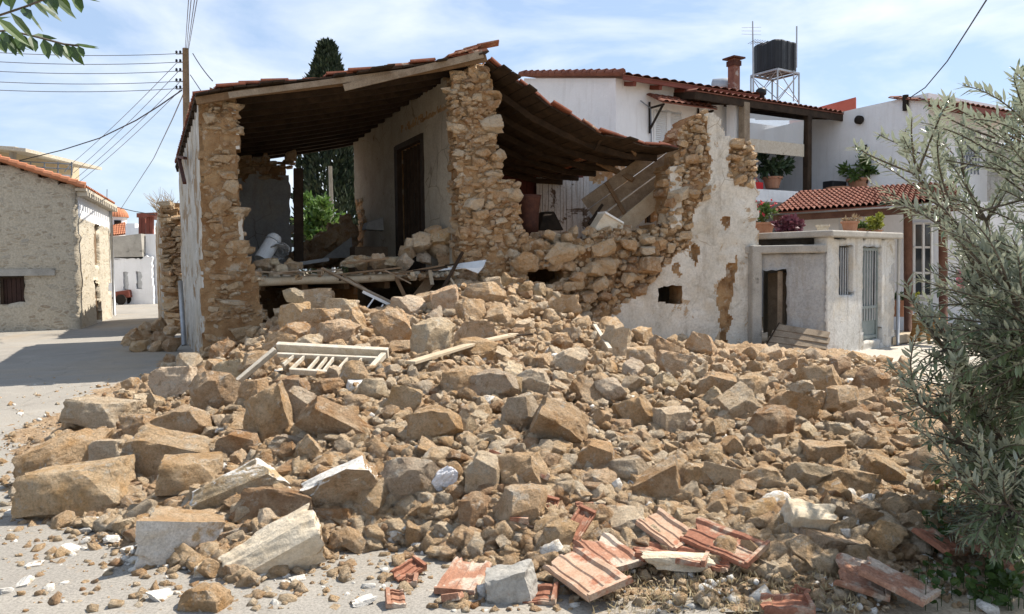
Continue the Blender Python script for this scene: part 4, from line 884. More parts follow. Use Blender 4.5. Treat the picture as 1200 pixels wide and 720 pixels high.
mb = MB(); mb.box(kw(d_ + .1, tz + 1.65, -2.29), (.5, .06, .8), basis(uB, nB)); mb.build('pane', M['glass'], dr)
# projecting right hand block
cb0 = kw(*[kb(967, 200, .2)[0], 0], .2); cb0.z = 0
kk = 0
def kc(px, py): p = onplane(px, py, cb0, nA); return (p - cb0).dot(nB), p.z
cR, cZ = kc(1088, 109); 
mb = MB(); mb.prism([cb0 - Z * .3, cb0 + nB * cR - Z * .3, cb0 + nB * cR + Z * cZ, cb0 + nB * 1.2 + Z * (cZ - .02), cb0 + Z * (cZ - .05), cb0 - nB * 3 + Z * (cZ - .1), cb0 - nB * 3 - Z * .3], uB * 4.3); mb.build('side_block', M['white'], wh_)
E0 = cb0 + nB * cR
def ke(px, py, off=0): O = E0 + nB * off; p = onplane(px, py, O, nB); return (p - O).dot(uB), p.z
ez0 = ke(1090, 128, .9)[1]
mb = MB(); eA = E0 + nB * 1.0 + Z * (ke(1130, 124, 1.0)[1]) - uB * .15; eB = eA + uB * 4.4; tile_roof(mb, eA, eB, eB - nB * 2.2 + Z * .62, eA - nB * 2.2 + Z * .62, 16, 7, .03); cr = mb.build('porch_roof', M['tile_house'], wh_)
for k in range(6): mb = MB(); s = .05 + k * .8; mb.beam(E0 + uB * s + nB * .9 + Z * (eA.z - .1), E0 + uB * s - nB * .0 + Z * (eA.z + .16), .12, .16); mb.build('rafter', M['redbrown'], cr)
mb = MB(); mb.beam(eA - Z * .06 - nB * .02, eB - Z * .06 - nB * .02, .05, .14); mb.build('fascia', M['redbrown'], cr)
mb = MB(); q = [at(925, 135, 30.5), at(1003, 114, 30.5), at(1003, 150, 30.5), at(925, 150, 30.5)]; mb.prism(q, (.15, .3, 0)); mb.build('red_parapet', M['redwall'], wh_)
mb = MB(); p = onplane(1009, 141, cb0, nA) + nA * .1; mb.lathe(p, [(.06, -.1), (.14, -.06), (.14, .06), (.06, .1)], 12, rot=rotm(0, 90, 30)); mb.build('wall_lamp', M['dark'], wh_)
mb = MB(); a = onplane(1063, 112, cb0, nA) + nA * .08; b = onplane(1063, 130, cb0, nA) + nA * .08; mb.tube([a, b], .09, 8); mb.build('vent_pipe', M['dark'], wh_); mb = MB(); a = onplane(1016, 170, cb0, nA) + nA * .06; b = onplane(1017, 215, cb0, nA) + nA * .06; mb.tube([a, b], .04, 8); mb.build('drainpipe', M['dark'], wh_)
# trellis on the lit end wall
mb = MB(); p = ke(1137, 170, .05)
for k in range(6):
    mb.beam(E0 + uB * (p[0] - .5 + k * .2) + nB * .04 + Z * (p[1] - .9), E0 + uB * (p[0] + .1 + k * .1) + nB * .04 + Z * (p[1] + .5), .025, .02); mb.beam(E0 + uB * (p[0] + .5 - k * .2) + nB * .06 + Z * (p[1] - .9), E0 + uB * (p[0] - .1 - k * .1) + nB * .06 + Z * (p[1] + .5), .025, .02)
tag(mb.build('trellis', M['wire']), 'dark lattice trellis on the sunlit end wall of the white house', 'trellis')
bd = thing('yard_wall', at(1170, 300, 27), 'tall grey white boundary wall behind the olive tree', 'wall'); mb = MB(); mb.prism([at(1120, 163, 26), at(1330, 190, 21), at(1330, 400, 21), at(1120, 400, 26)], (.1, .25, 0)); mb.build('face', M['limewash'], bd)
# roof furniture
D = 25.5; cm_ = at(860, 112, D); cp = MB(); cp.box(at(860, 91, D), (.27, .27, 1.35), rotm(0, 0, 30)); chm = cp.build('chimney', mottle('sooty_brick', (.20, .085, .06), (.30, .15, .11), 6, .5, 20, .02, c3=(.45, .38, .34), s3=4, t3=.6), wh_)
cp = MB(); cp.box(at(860, 75, D), (.34, .34, .16), rotm(0, 0, 30)); cp.box(at(860, 69, D), (.52, .52, .05), rotm(0, 0, 30)); cp.build('cap', M['rust'], chm)
so = thing('solar_water_heater', at(848, 112, 26.5), 'grey cylinder of a solar heater half hidden by the chimney', 'water heater'); mb = MB(); a, b = at(834, 103, 26.5), at(866, 101, 26.2); mb.tube([a, a.lerp(b, .04), a.lerp(b, .96), b], [.2, .29, .29, .2], 20); mb.build('cylinder', M['steel'], so, smooth=True)
D = 26.5; wt = thing('water_tank', at(909, 120, D), 'black ribbed plastic water tank on a steel stand above the roof', 'water tank')
tb, tt_ = at(908, 86, D), at(908, 52, D); hgt = tt_.z - tb.z; mb = MB(); rt = rotm(0, 0, 34); sx, sy = .55, .52; n = 72; prof = []
for k in range(n):
    t = 2 * math.pi * k / n; c, s = math.cos(t), math.sin(t); rr_ = 1 / ((abs(c) ** 7 + abs(s) ** 7) ** (1 / 7)); rr_ *= 1 + .028 * (1 if (k % 6) < 3 else -1); prof.append((c * rr_ * sx * 1.0, s * rr_ * sy))
Vv = []; 
for zf, sc_ in ((0, .97), (.03, 1), (.94, 1), (.985, .97), (1, .88)):
    for x, y in prof: Vv.append(tb + rt @ Vector((x * sc_, y * sc_, hgt * zf)))
F = [(j * n + k, j * n + (k + 1) % n, (j + 1) * n + (k + 1) % n, (j + 1) * n + k) for j in range(4) for k in range(n)] + [tuple(reversed(range(n))), tuple(4 * n + k for k in range(n))]
mb.add(Vv, F); mb.lathe(tb + Z * hgt + rt @ Vector((.1, .1, 0)), [(.16, -.02), (.16, .05), (.12, .07)], 16); mb.build('tank', M['blacktank'], wt)
mb = MB(); fz = tb - Z * .05; foot = at(908, 122, D).z - tb.z; cs = [rt @ Vector((x, y, 0)) for x, y in ((-.57, -.54), (.57, -.54), (.57, .54), (-.57, .54))]
for i in range(4):
    a, b = cs[i], cs[(i + 1) % 4]; mb.beam(fz + a, fz + b, .05, .06); mb.beam(fz + a, fz + a + Z * foot, .045, .045); mb.tube([fz + a + Z * foot * .95, fz + b], .014, 6); mb.tube([fz + b + Z * foot * .95, fz + a], .014, 6)
for f in (.25, .5, .75): mb.beam(fz + cs[0].lerp(cs[1], f), fz + cs[3].lerp(cs[2], f), .04, .05)
mb.build('stand', M['steel'], wt)
mb = MB(); mb.tube([tb + rt @ Vector((.35, -.6, .1)), tb + rt @ Vector((.35, -.6, hgt + .5))], .025, 6); mb.tube([tb + rt @ Vector((.2, -.6, -.02)), tb + rt @ Vector((.2, -.6, foot))], .022, 6); mb.build('pipe', M['steel'], wt)
an = thing('antenna', at(883, 118, 25), 'television antenna on a thin mast left of the black water tank', 'antenna'); mb = MB(); mb.tube([at(883, 120, 25), at(882, 25, 25)], [.032, .02], 8); mb.build('mast', M['steel'], an)
mb = MB(); a, b = at(881, 49, 25), at(898, 51, 25.3); mb.tube([a, b], .012, 6)
for k in range(7): c = a.lerp(b, k / 6); mb.tube([c + Vector((-.05, .25, .0)), c + Vector((.05, -.25, .0))], .007, 5)
c = at(882, 40, 25); 
for k in range(3): mb.tube([c + Vector((-.35, 0, .1 * k)), c + Vector((.3, .1, .12 * k))], .006, 5)
mb.build('aerial', M['wire'], an)
vp = at(892, 118, 25.2); mb = MB(); mb.lathe(at(892, 117, 25.2), [(.1, 0), (.1, .12), (.16, .16), (.17, .3), (.1, .37)], 16); tag(mb.build('roof_vent', M['blacktank'], None, True), 'round black cowl on the tiles below the water tank', 'vent')

# tiled lean-to and lower porch
la, lb = at(905, 251, 21.5), at(1125, 236.5, 18.0); lc, ld = at(1120, 215, 20.8), at(938, 227, 23.6)
lo = thing('lower_porch', (lb.x, lb.y, 0), 'lower porch with brick red tiled roof and brown posts beside the shed', 'porch')
mb = MB(); tile_roof(mb, la, lb, lc, ld, 31, 9, .04, .03); mb.build('roof', mottle('porch_tiles', (.15, .052, .034), (.23, .085, .055), 3, .2, 20, .01, c3=(.55, .47, .40), s3=7, t3=.62), lo)
mb = MB(); mb.beam(la - Z * .12 + Vector((.1, .15, 0)), lb - Z * .12 + Vector((.1, .15, 0)), .1, .17); mb.build('eave_beam', M['porchpost'], lo)
mb = MB(); mb.prism([at(922, 252, 22), at(983, 252, 21), at(983, 330, 21), at(922, 330, 22)], (.12, .3, 0)); mb.prism([at(982, 246, 22.6), at(1240, 232, 20.6), at(1240, 396, 20.6), at(982, 396, 22.6)], (.1, .3, 0)); mb.prism([at(937, 238, 23.4), at(1015, 228, 22.4), at(1015, 222, 22.4), at(937, 231, 23.4)], (.3, .5, 0)); mb.build('wall', M['white'], lo)
for x, y0, D in ((1064, 391, 18.9), (1105, 391, 18.6)): mb = MB(); mb.tube([at(x, 246, D), at(x + .5, y0, D)], .1, 10); mb.build('post', M['porchpost'], lo, smooth=True)
mb = MB(); mb.box(at(1082, 305, 21.7), (.5, .1, 2.0), rotm(0, 0, -39)); wd = mb.build('window', M['glass'], lo); mb = MB()
for dx in (-11, 0, 10): mb.beam(at(1082 + dx, 262, 21.62 - dx * .015), at(1082 + dx, 347, 21.62 - dx * .015), .06, .06)
for y in (262, 290, 320, 347): mb.beam(at(1071, y, 21.75), at(1093, y, 21.5), .06, .06)
mb.build('frame', M['whitetrim'], wd)
mb = MB(); k0 = atz(1046, 405, -.2); k1 = atz(1110, 393, -.2); mb.prism([k0, k1, k1 + Z * .2, k0 + Z * .2], (1.6, 2.4, 0)); mb.build('step', M['dirt'], lo, bevel=.02)

# low outbuilding: grey rendered part with doorway, limewashed part with barred window
q0 = atz(886, 412, -.22); q0 = at(886, 412, 16.4); q1 = at(968, 412, 15.9); q2 = at(1047, 400, 17.7); GZ = -.25
for q in (q0, q1, q2): q.z = 0
u1 = (q1 - q0).normalized(); n1 = Vector((u1.y, -u1.x, 0)); u2 = (q2 - q1).normalized(); n2 = Vector((u2.y, -u2.x, 0))
def s1(px, py, o=0): O = q0 + n1 * o; p = onplane(px, py, O, n1); return (p - O).dot(u1), p.z
def s2(px, py, o=0): O = q1 + n2 * o; p = onplane(px, py, O, n2); return (p - O).dot(u2), p.z
shd = thing('outbuilding', q1, 'low flat roofed outbuilding with grey doorway and white barred front', 'shed')
L1 = (q1 - q0).length; L2 = (q2 - q1).length; zt1 = s1(930, 297)[1]; zt2_ = s2(1000, 279)[1]
dw = [s1(*p) for p in ((889, 420), (889, 318), (921, 316), (921, 420))]
mb = MB(); wallgrid(mb, q0, u1, n1, [(-.3, GZ), (-.3, zt1), (L1, zt1), (L1, GZ)], [dw], .3, .07, lambda a, b: True, .03, 0, 71, rag=.1); mb.m = [0 for _ in mb.m]; mb.build('grey_wall', M['plaster_grey'], shd, smooth=True)
bw_ = [s2(*p) for p in ((983, 348), (983, 290), (1000, 289), (1000, 346))]; bd_ = [s2(*p) for p in ((1011, 402), (1011, 290), (1033, 290), (1033, 400))]
mb = MB(); wallgrid(mb, q1, u2, n2, [(0, GZ), (0, zt2_), (L2, zt2_), (L2, GZ)], [bw_, bd_], .28, .07, lambda a, b: True, .025, 0, 73, rag=.15); mb.m = [0] * len(mb.m); mb.build('white_wall', M['limewash'], shd, smooth=True)
mb = MB(); mb.prism([q1 + u2 * L2, q1 + u2 * L2 - n2 * 3, q0 - n1 * 3, q0 - n1 * 2.8, q1 + u2 * (L2 - .25) - n2 * 2.8, q1 + u2 * (L2 - .25)], Z * (zt1 - .1)); mb.build('rear_wall', M['plaster_grey'], shd)
mb = MB(); mb.prism([q0 + n1 * .15 + Z * zt1 - u1 * .3, q1 + n1 * .12 + Z * zt1 - u1 * .02, q1 - n1 * 3 + Z * zt1 - u1 * .02, q0 - n1 * 3 + Z * zt1 - u1 * .3], Z * .17); mb.build('low_slab', M['concrete'], shd, bevel=.03)
mb = MB(); mb.prism([q1 + n2 * .16 + Z * zt2_ - u2 * .1 + u1 * -1.6 - n1 * .7, q1 + n2 * .16 + Z * zt2_ - u2 * .06, q2 + n2 * .16 + Z * zt2_ + u2 * .1, q2 - n2 * 3.2 + Z * zt2_ + u2 * .1, q1 - n2 * 3.2 + Z * zt2_ - u1 * 1.6], Z * .14); mb.build('high_slab', M['concrete'], shd, bevel=.03)
mb = MB(); mb.prism([q1 + Z * (zt1 + .172) - n1 * .75 - u1 * 1.75, q1 + Z * (zt1 + .172) - n1 * .75, q1 + Z * (zt2_ - .003) - n1 * .75, q1 + Z * (zt2_ - .003) - n1 * .75 - u1 * 1.75], -n1 * .2); mb.build('upstand', mottle('blackened_concrete', (.10, .09, .08), (.20, .18, .16), 3, .5, 20, .02), shd)
for k in range(6): s = bw_[0][0] + (bw_[2][0] - bw_[0][0]) * (k + .5) / 6; mb = MB(); mb.tube([q1 + u2 * s + Z * bw_[0][1] - n2 * .1, q1 + u2 * s + Z * bw_[1][1] - n2 * .1], .016, 6); mb.build('window_bar', M['steel'], shd)
mb = MB(); mb.box(q1 + u2 * (bw_[0][0] + bw_[2][0]) / 2 + Z * (bw_[0][1] + bw_[1][1]) / 2 - n2 * .22, (.55, .03, 1.2), basis(u2, n2)); mb.build('pane', M['glass'], shd)
da, db = bd_[0][0], bd_[2][0]; dz0, dz1 = GZ, bd_[1][1]; dm = dz0 + (dz1 - dz0) * .42
mb = MB(); mb.box(q1 + u2 * (da + db) / 2 + Z * (dz0 + dm) / 2 - n2 * .12, (db - da - .03, .03, dm - dz0), basis(u2, n2)); mb.box(q1 + u2 * (da + db) / 2 + Z * (dz1 + dm) / 2 - n2 * .16, (db - da - .03, .01, dz1 - dm), basis(u2, n2))
for s in (da + .03, db - .03): mb.box(q1 + u2 * s + Z * (dz0 + dz1) / 2 - n2 * .1, (.06, .06, dz1 - dz0), basis(u2, n2))
for zz in (dm, dz1 - .04, dz0 + .3): mb.box(q1 + u2 * (da + db) / 2 + Z * zz - n2 * .1, (db - da, .05, .06), basis(u2, n2))
dr = mb.build('door', M['doorgreen'], shd)
mb = MB()
for k in range(6): s = da + (db - da) * (k + .8) / 6.6; mb.tube([q1 + u2 * s + Z * (dm - .3) - n2 * .09, q1 + u2 * s + Z * (dz1 - .04) - n2 * .09], .014, 6)
mb.build('grille', M['steel'], dr)
mb = MB(); p = q1 + u2 * (L2 + .1) + n2 * .05; mb.tube([p + Z * (GZ + .05), p + Z * zt2_], .04, 8); mb.build('downpipe', M['steel'], shd, smooth=True)
mb = MB(); mb.box(q0 + u1 * (dw[2][0] - .12) + Z * ((dw[1][1] + GZ) / 2) - n1 * .2, (.1, .12, dw[1][1] - GZ), basis(u1, n1)); mb.box(q0 + u1 * (dw[0][0] + .35) + Z * ((dw[1][1] + GZ) / 2) - n1 * .55, (.45, .05, dw[1][1] - GZ - .1), basis(u1, n1) @ rotm(0, 0, 35)); mb.build('door_frame', M['wood'], shd)
# slatted timber panel leaning on the doorway
pn = thing('slatted_panel', atz(930, 428, -.2), 'weathered grey slatted timber panel leaning by the dark doorway', 'panel')
pa, pb, pc, pd = at(907, 378, 16.0), at(973, 390, 15.3), at(962, 430, 14.9), at(886, 412, 15.6); pd = at(884, 424, 15.3); pa = at(912, 380, 15.9)
mb = MB(); n = 6
for k in range(n):
    f = (k + .5) / n; a, b = pa.lerp(pd, f), pb.lerp(pc, f); nn2 = (pb - pa).cross(pd - pa).normalized(); mb.beam(a - (b - a) * random.uniform(0, .03), b + (b - a) * random.uniform(-.02, .03), (pd - pa).length / n * .86, .035, up=nn2 * (1 if nn2.z > 0 else -1))
mb.build('slat', M['wood'], pn)
mb = MB(); nn2 = (pb - pa).cross(pd - pa).normalized(); nn2 = nn2 if nn2.y < 0 else -nn2
for f in (.28, .8): mb.beam(pa.lerp(pb, f) - nn2 * .05, pd.lerp(pc, f) - nn2 * .05, .06, .05, up=nn2)
mb.beam(pa.lerp(pb, .02) + nn2 * .04, pd.lerp(pc, .04) + nn2 * .04, .02, .02, up=nn2)
mb.build('batten', M['darkwood'], pn)
# ------------------------------------------------------------------ the fallen stones
STONEM = {}
def stone_mesh(kind, k, half, sub):
    key = (kind, k, sub)
    if key not in STONEM:
        boxy = {'block': .97, 'slab': .8, 'angular': .45, 'rounded': .15}[kind]
        v, f = rock(1000 + 37 * k + hash_(kind), sub, boxy, {'block': .05, 'slab': .06, 'angular': .07, 'rounded': .06}[kind], {'block': 60, 'slab': 50, 'angular': 60, 'rounded': 14}[kind])
        STONEM[key] = (v, f)
    v, f = STONEM[key]; v = v * np.array(half)
    if True:
        me = bpy.data.meshes.new('rubble_stone'); me.from_pydata(v.tolist(), [], f.tolist()); me.materials.append(M['stone'])
        me.polygons.foreach_set('use_smooth', [True] * len(f)); me.update(); me.set_sharp_from_angle(angle=R(24))
    return me
def hash_(s): return sum(ord(c) * (i + 1) for i, c in enumerate(s)) % 900
COLS = {'tan': (.71, .49, .285), 'pale': (.80, .65, .46), 'rusty': (.47, .265, .125), 'grey': (.59, .475, .36), 'ochre': (.67, .435, .23), 'white': (.70, .66, .58)}
gS = random.Random(11); placed = []
def stone(p, half, rot, kind, col, label, group, mat=None, k=None, wdirs=None):
    o = bpy.data.objects.new('rubble_stone', stone_mesh(kind, gS.randrange(10) if k is None else k, half, 5 if max(half) > .24 else (4 if max(half) > .11 else 3))); COL.objects.link(o)
    o.matrix_world = Matrix.Translation(p) @ rot.to_4x4()
    if wdirs:
        o.data.materials.append(M[mat]); mat = None; N3 = rot; fl_ = []
        for p_ in o.data.polygons:
            nw = N3 @ p_.normal; cn = o.data.vertices[p_.vertices[0]].co; fl_.append(1 if any(nw.dot(Vector(wd).normalized()) > .5 + .25 * mnoise.noise(cn * 9) for wd in wdirs) else 0)
        o.data.polygons.foreach_set('material_index', fl_)
    c = COLS[col]; j = gS.gauss(1, .07); o.color = (c[0] * j, c[1] * j, c[2] * j * gS.gauss(1, .04), 1)
    if mat: o.material_slots[0].link = 'OBJECT'; o.material_slots[0].material = M[mat]
    return tag(o, label, 'stone', group)
def big(px, py, w, h, kind, col, roll, label, yaw=0, pitch=0, dep=.85, mat=None, wdirs=None, sink=.1, k=None):
    if kind == 'block' and not pitch: pitch = -12
    q = hit(px, py + h * .36); d = q.y; hw_, hh = w * d / FPX / 2, h * d / FPX / 2; hd = dep * math.sqrt(hw_ * hh)
    c = at(px, py, d + hd * .55); placed.append((px, py, w * .5, h * .5))
    return stone(c, (hw_ * 1.08, hd, hh * 1.12), Matrix.Rotation(R(roll), 3, 'Y') @ rotm(pitch, 0, yaw), kind, col, label, 'large stones of the rubble heap', mat, k, wdirs)
BIG = [
 (92, 577, 122, 66, 'block', 'tan', -5, 'large squared tan limestone block lying apart at the road edge', 6, -16, .8, None),
 (120, 487, 80, 38, 'block', 'pale', 6, 'pale topped squared block lying furthest up the road', -10, 0),
 (168, 500, 52, 26, 'angular', 'ochre', 8, 'low ochre stone tucked against the pale topped block'),
 (72, 541, 92, 50, 'angular', 'ochre', -14, 'rough ochre boulder behind the large squared tan block', 20),
 (122, 531, 58, 32, 'block', 'pale', -2, 'pale grey squared stone wedged between two ochre boulders'),
 (203, 535, 106, 46, 'block', 'tan', 8, 'long tan block with chisel marks and a white plastered end', -8, 8, .7, 'whitestone', [(-1, -.1, 0)]),
 (224, 561, 78, 50, 'block', 'ochre', 6, 'ochre stone with pale left face beside the chisel marked block', 25, 0, .8, 'palestone', [(-.9, -.4, 0)]),
 (276, 574, 100, 44, 'slab', 'pale', -22, 'long rough stone sloping up to the right with flaking white paint', 10, 0, .8, 'whitestone', [(-1, -.2, .1), (.6, .2, .9)]),
 (215, 630, 92, 58, 'block', 'tan', 10, 'white plastered block with a tan broken top, lying on the road', 35, -6, .9, 'whitestone', [(-.7, -.7, 0), (.7, -.7, -.1)]),
 (327, 652, 122, 56, 'block', 'ochre', -24, 'smooth pale slab with a grey mortar patch, tilted on the road', 12, 26, .6, 'palestone', [(.1, -.7, .7), (0, -1, .1)]),
 (327, 594, 92, 44, 'block', 'rusty', 4, 'rough brown stone with one white rounded end', 0, 0, .85, 'whitestone', [(-1, 0, 0)]),
 (402, 573, 92, 50, 'block', 'tan', -26, 'bright white plastered slab leaning on a round boulder', 8, 20, .6, 'whitestone', [(-.3, -.5, .8), (-1, -.3, 0)]),
 (433, 585, 50, 46, 'rounded', 'tan', 0, 'rounded tan boulder leaning on the bright white slab'),
 (481, 563, 66, 62, 'rounded', 'grey', 0, 'large grey brown boulder right of the rounded tan one'),
 (394, 607, 40, 26, 'block', 'rusty', -2, 'small brown squared stone under the bright white slab'),
 (446, 625, 36, 24, 'slab', 'pale', -20, 'small flat pale stone at the road edge below the boulders'),
 (394, 497, 84, 44, 'block', 'rusty', 32, 'big tilted brown slab in the middle of the heap below the frame', 10, 30, .6),
 (252, 461, 56, 58, 'rounded', 'tan', 0, 'big rounded tan boulder below the torn corner pier'),
 (206, 449, 50, 36, 'block', 'pale', -6, 'pale flat topped stone at the far left edge of the heap'),
 (221, 427, 30, 24, 'rounded', 'pale', 0, 'pale rounded stone against the foot of the side wall'),
 (222, 499, 52, 48, 'angular', 'tan', -10, 'angular tan stone beside the small white plaster lump'),
 (318, 488, 46, 66, 'angular', 'ochre', 6, 'upright ochre stone left of the big tilted brown slab', 30),
 (349, 478, 36, 50, 'angular', 'grey', 14, 'upright grey stone touching the big tilted brown slab'),
 (515, 498, 50, 44, 'angular', 'ochre', 0, 'squarish ochre boulder right of the big tilted brown slab'),
 (416, 440, 32, 36, 'rounded', 'tan', 0, 'rounded tan stone standing in the white wooden frame'),
 (437, 458, 34, 30, 'angular', 'pale', 12, 'pale angular stone right of the white wooden frame'),
 (461, 387, 44, 46, 'rounded', 'ochre', 0, 'round ochre boulder under the white barred grille'),
 (369, 354, 42, 22, 'block', 'tan', -4, 'flat tan stone topmost of the stack under the broken floor'),
 (374, 378, 44, 30, 'block', 'ochre', 0, 'squared ochre stone in the stack under the broken floor'),
 (344, 392, 36, 26, 'angular', 'rusty', 0, 'rusty brown stone at the foot of the stack under the floor'),
 (394, 392, 40, 30, 'angular', 'tan', 5, 'tan stone beside the stack under the broken floor'),
 (522, 354, 34, 32, 'block', 'tan', -10, 'upright tan block at the dark opening under the floor'),
 (505, 400, 44, 46, 'angular', 'pale', 0, 'pale angular stone behind the long pale stick'),
 (612, 598, 56, 50, 'angular', 'tan', 0, 'large egg shaped tan boulder above the broken tiles'),
 (554, 604, 34, 44, 'angular', 'rusty', 0, 'upright rusty stone left of the egg shaped boulder'),
 (569, 558, 34, 62, 'angular', 'pale', 0, 'tall pale stone behind the narrow tile fragment'),
 (612, 555, 66, 44, 'angular', 'tan', 14, 'long tan stone behind the narrow tile fragment'),
 (654, 501, 62, 52, 'slab', 'ochre', 22, 'big flat ochre slab facing up in the middle of the heap', 0, 35),
 (611, 486, 42, 48, 'angular', 'grey', 0, 'greyish boulder left of the big flat ochre slab'),
 (582, 452, 46, 38, 'angular', 'grey', 0, 'pyramid shaped grey stone with a sharp peak'),
 (745, 486, 44, 36, 'angular', 'ochre', 0, 'ochre boulder left of the bright flat topped stone'),
 (788, 494, 42, 32, 'block', 'pale', 4, 'bright flat topped pale stone in the centre right of the heap', 20, -8),
 (715, 459, 34, 30, 'rounded', 'pale', 0, 'round pale stone right of the pale board'),
 (736, 553, 50, 34, 'angular', 'grey', 0, 'grey faceted boulder left of the long ochre slab'),
 (701, 536, 38, 44, 'angular', 'ochre', 0, 'peaked ochre stone behind the grey faceted boulder'),
 (699, 566, 42, 28, 'angular', 'tan', 0, 'low faceted tan stone in front of the peaked ochre one'),
 (768, 570, 62, 36, 'slab', 'ochre', -24, 'long ochre slab sloping up to the right'),
 (866, 477, 46, 34, 'block', 'pale', -26, 'bright tilted block with a smooth lit face', 15, 16),
 (842, 453, 44, 36, 'angular', 'ochre', 0, 'large ochre boulder near the foot of the plastered wall'),
 (880, 458, 36, 34, 'angular', 'tan', 0, 'tan boulder behind the bright tilted block'),
 (962, 447, 46, 34, 'angular', 'tan', 14, 'tan boulder on the crest below the slatted panel'),
 (1021, 447, 38, 36, 'rounded', 'rusty', 0, 'round dark brown boulder on the crest by the olive tree'),
 (984, 433, 26, 26, 'angular', 'rusty', 0, 'small rusty boulder on the crest before the bare yard'),
 (986, 472, 40, 34, 'angular', 'tan', 0, 'tan stone below the round dark brown boulder'),
 (1006, 492, 34, 28, 'rounded', 'rusty', 0, 'brown round stone near the olive leaves'),
 (982, 505, 30, 18, 'slab', 'pale', 14, 'smooth pale slab near the crest of the heap'),
 (896, 565, 42, 34, 'angular', 'tan', 6, 'smooth tan boulder in the right half of the heap'),
 (944, 560, 42, 34, 'angular', 'grey', 0, 'grey tan boulder left of the long flat brown stone'),
 (997, 567, 62, 32, 'block', 'ochre', 8, 'long flat brown stone below the olive tree'),
 (816, 561, 40, 32, 'slab', 'tan', 28, 'tilted tan flat stone with a small dark chip'),
 (846, 560, 42, 30, 'block', 'pale', 10, 'pale rough block right of the tilted tan flat stone'),
 (946, 616, 60, 44, 'slab', 'pale', 14, 'angular pale slab with a pointed lower corner', 10, 25, .6, 'palestone'),
 (888, 604, 48, 28, 'angular', 'ochre', -12, 'long ochre stone sloping down to the left above the red tile'),
 (1016, 610, 44, 26, 'slab', 'tan', 22, 'flat tan stone sloping down to the right below the olive'),
 (1034, 552, 52, 26, 'slab', 'ochre', 38, 'flat ochre slab running down beside the olive branches', 0, 20),
 (600, 690, 58, 42, 'slab', 'grey', -6, 'rough grey lump of mortar beside the broken tiles', 0, 0, .8, 'concrete'),
 (655, 630, 38, 34, 'angular', 'tan', 0, 'tan stone behind the upright tile shard'),
 (238, 704, 56, 34, 'angular', 'ochre', -8, 'ochre stone at the bottom edge left of the pale slab'),
 (285, 520, 40, 34, 'angular', 'rusty', 0, 'rusty stone above the long rough stone'),
 (512, 655, 0, 0, None, None, 0, None),
 (554, 640, 34, 22, 'block', 'grey', 4, 'small grey block on the road edge near the tile fragments'),
 (905, 500, 50, 40, 'angular', 'rusty', 0, 'rusty angular boulder in the right half of the heap'),
 (932, 480, 46, 36, 'angular', 'ochre', 20, 'ochre slab stone leaning right below the crest'),
 (968, 535, 52, 28, 'slab', 'tan', 6, 'tan slab behind the long flat brown stone'),
 (790, 428, 38, 28, 'block', 'tan', 8, 'tan block at the foot of the plastered wall'),
 (776, 415, 34, 34, 'slab', 'rusty', 34, 'brown slab propped against the plastered wall'),
 (750, 420, 36, 26, 'block', 'tan', 0, 'squared tan stone below the edge of the plaster'),
 (668, 425, 40, 30, 'angular', 'pale', -8, 'pale stone in the middle below the broken front wall'),
 (560, 395, 44, 34, 'angular', 'tan', 0, 'tan stone at the foot of the broken middle pier'),
 (566, 345, 46, 28, 'angular', 'tan', 0, 'crumbling tan stone heap top beside the middle pier'),
 (398, 363, 38, 24, 'block', 'pale', 6, 'pale block second from the top of the stack under the floor'),
 (345, 372, 34, 30, 'block', 'tan', -8, 'tan block at the left of the stack under the broken floor'),
 (412, 378, 34, 28, 'angular', 'ochre', 0, 'ochre stone at the right of the stack under the floor'),
 (328, 404, 34, 28, 'block', 'ochre', 10, 'ochre block below the stack beside the corner pier'),
 (300, 428, 36, 28, 'angular', 'tan', 0, 'tan stone below the right edge of the corner pier'),
 (272, 436, 34, 26, 'block', 'pale', -12, 'pale block right of the big rounded tan boulder'),
 (362, 404, 30, 22, 'angular', 'pale', 0, 'pale stone above the top rail of the white frame'),
 (300, 462, 40, 36, 'angular', 'ochre', 0, 'ochre stone under the long leg of the white frame'),
 (345, 455, 36, 28, 'angular', 'rusty', 0, 'rusty stone below the lower rail of the white frame'),
 (475, 470, 40, 34, 'block', 'tan', 12, 'tan block above the squarish ochre boulder'),
 (540, 450, 44, 34, 'angular', 'tan', 0, 'tan stone under the middle of the long pale board'),
 (625, 450, 40, 32, 'angular', 'pale', 10, 'pale stone right of the pyramid shaped stone'),
 (660, 358, 36, 24, 'block', 'ochre', 0, 'ochre block fallen from the opening in the front wall'),
]
for b in BIG:
    if b[4]: big(*b[:8], **dict(zip(('yaw', 'pitch', 'dep', 'mat', 'wdirs'), b[8:])))
nbig = len(placed)
POLY = [(165, 448), (200, 424), (240, 412), (300, 378), (345, 350), (395, 348), (440, 372), (520, 345), (560, 330), (600, 326), (640, 340), (690, 362), (720, 382), (800, 398), (890, 418), (960, 418), (1060, 425), (1090, 520), (1105, 640), (1000, 668), (900, 672), (800, 662), (700, 645), (640, 662), (560, 668), (470, 640), (390, 648), (285, 690), (190, 655), (140, 620), (40, 612), (25, 560), (80, 490)]
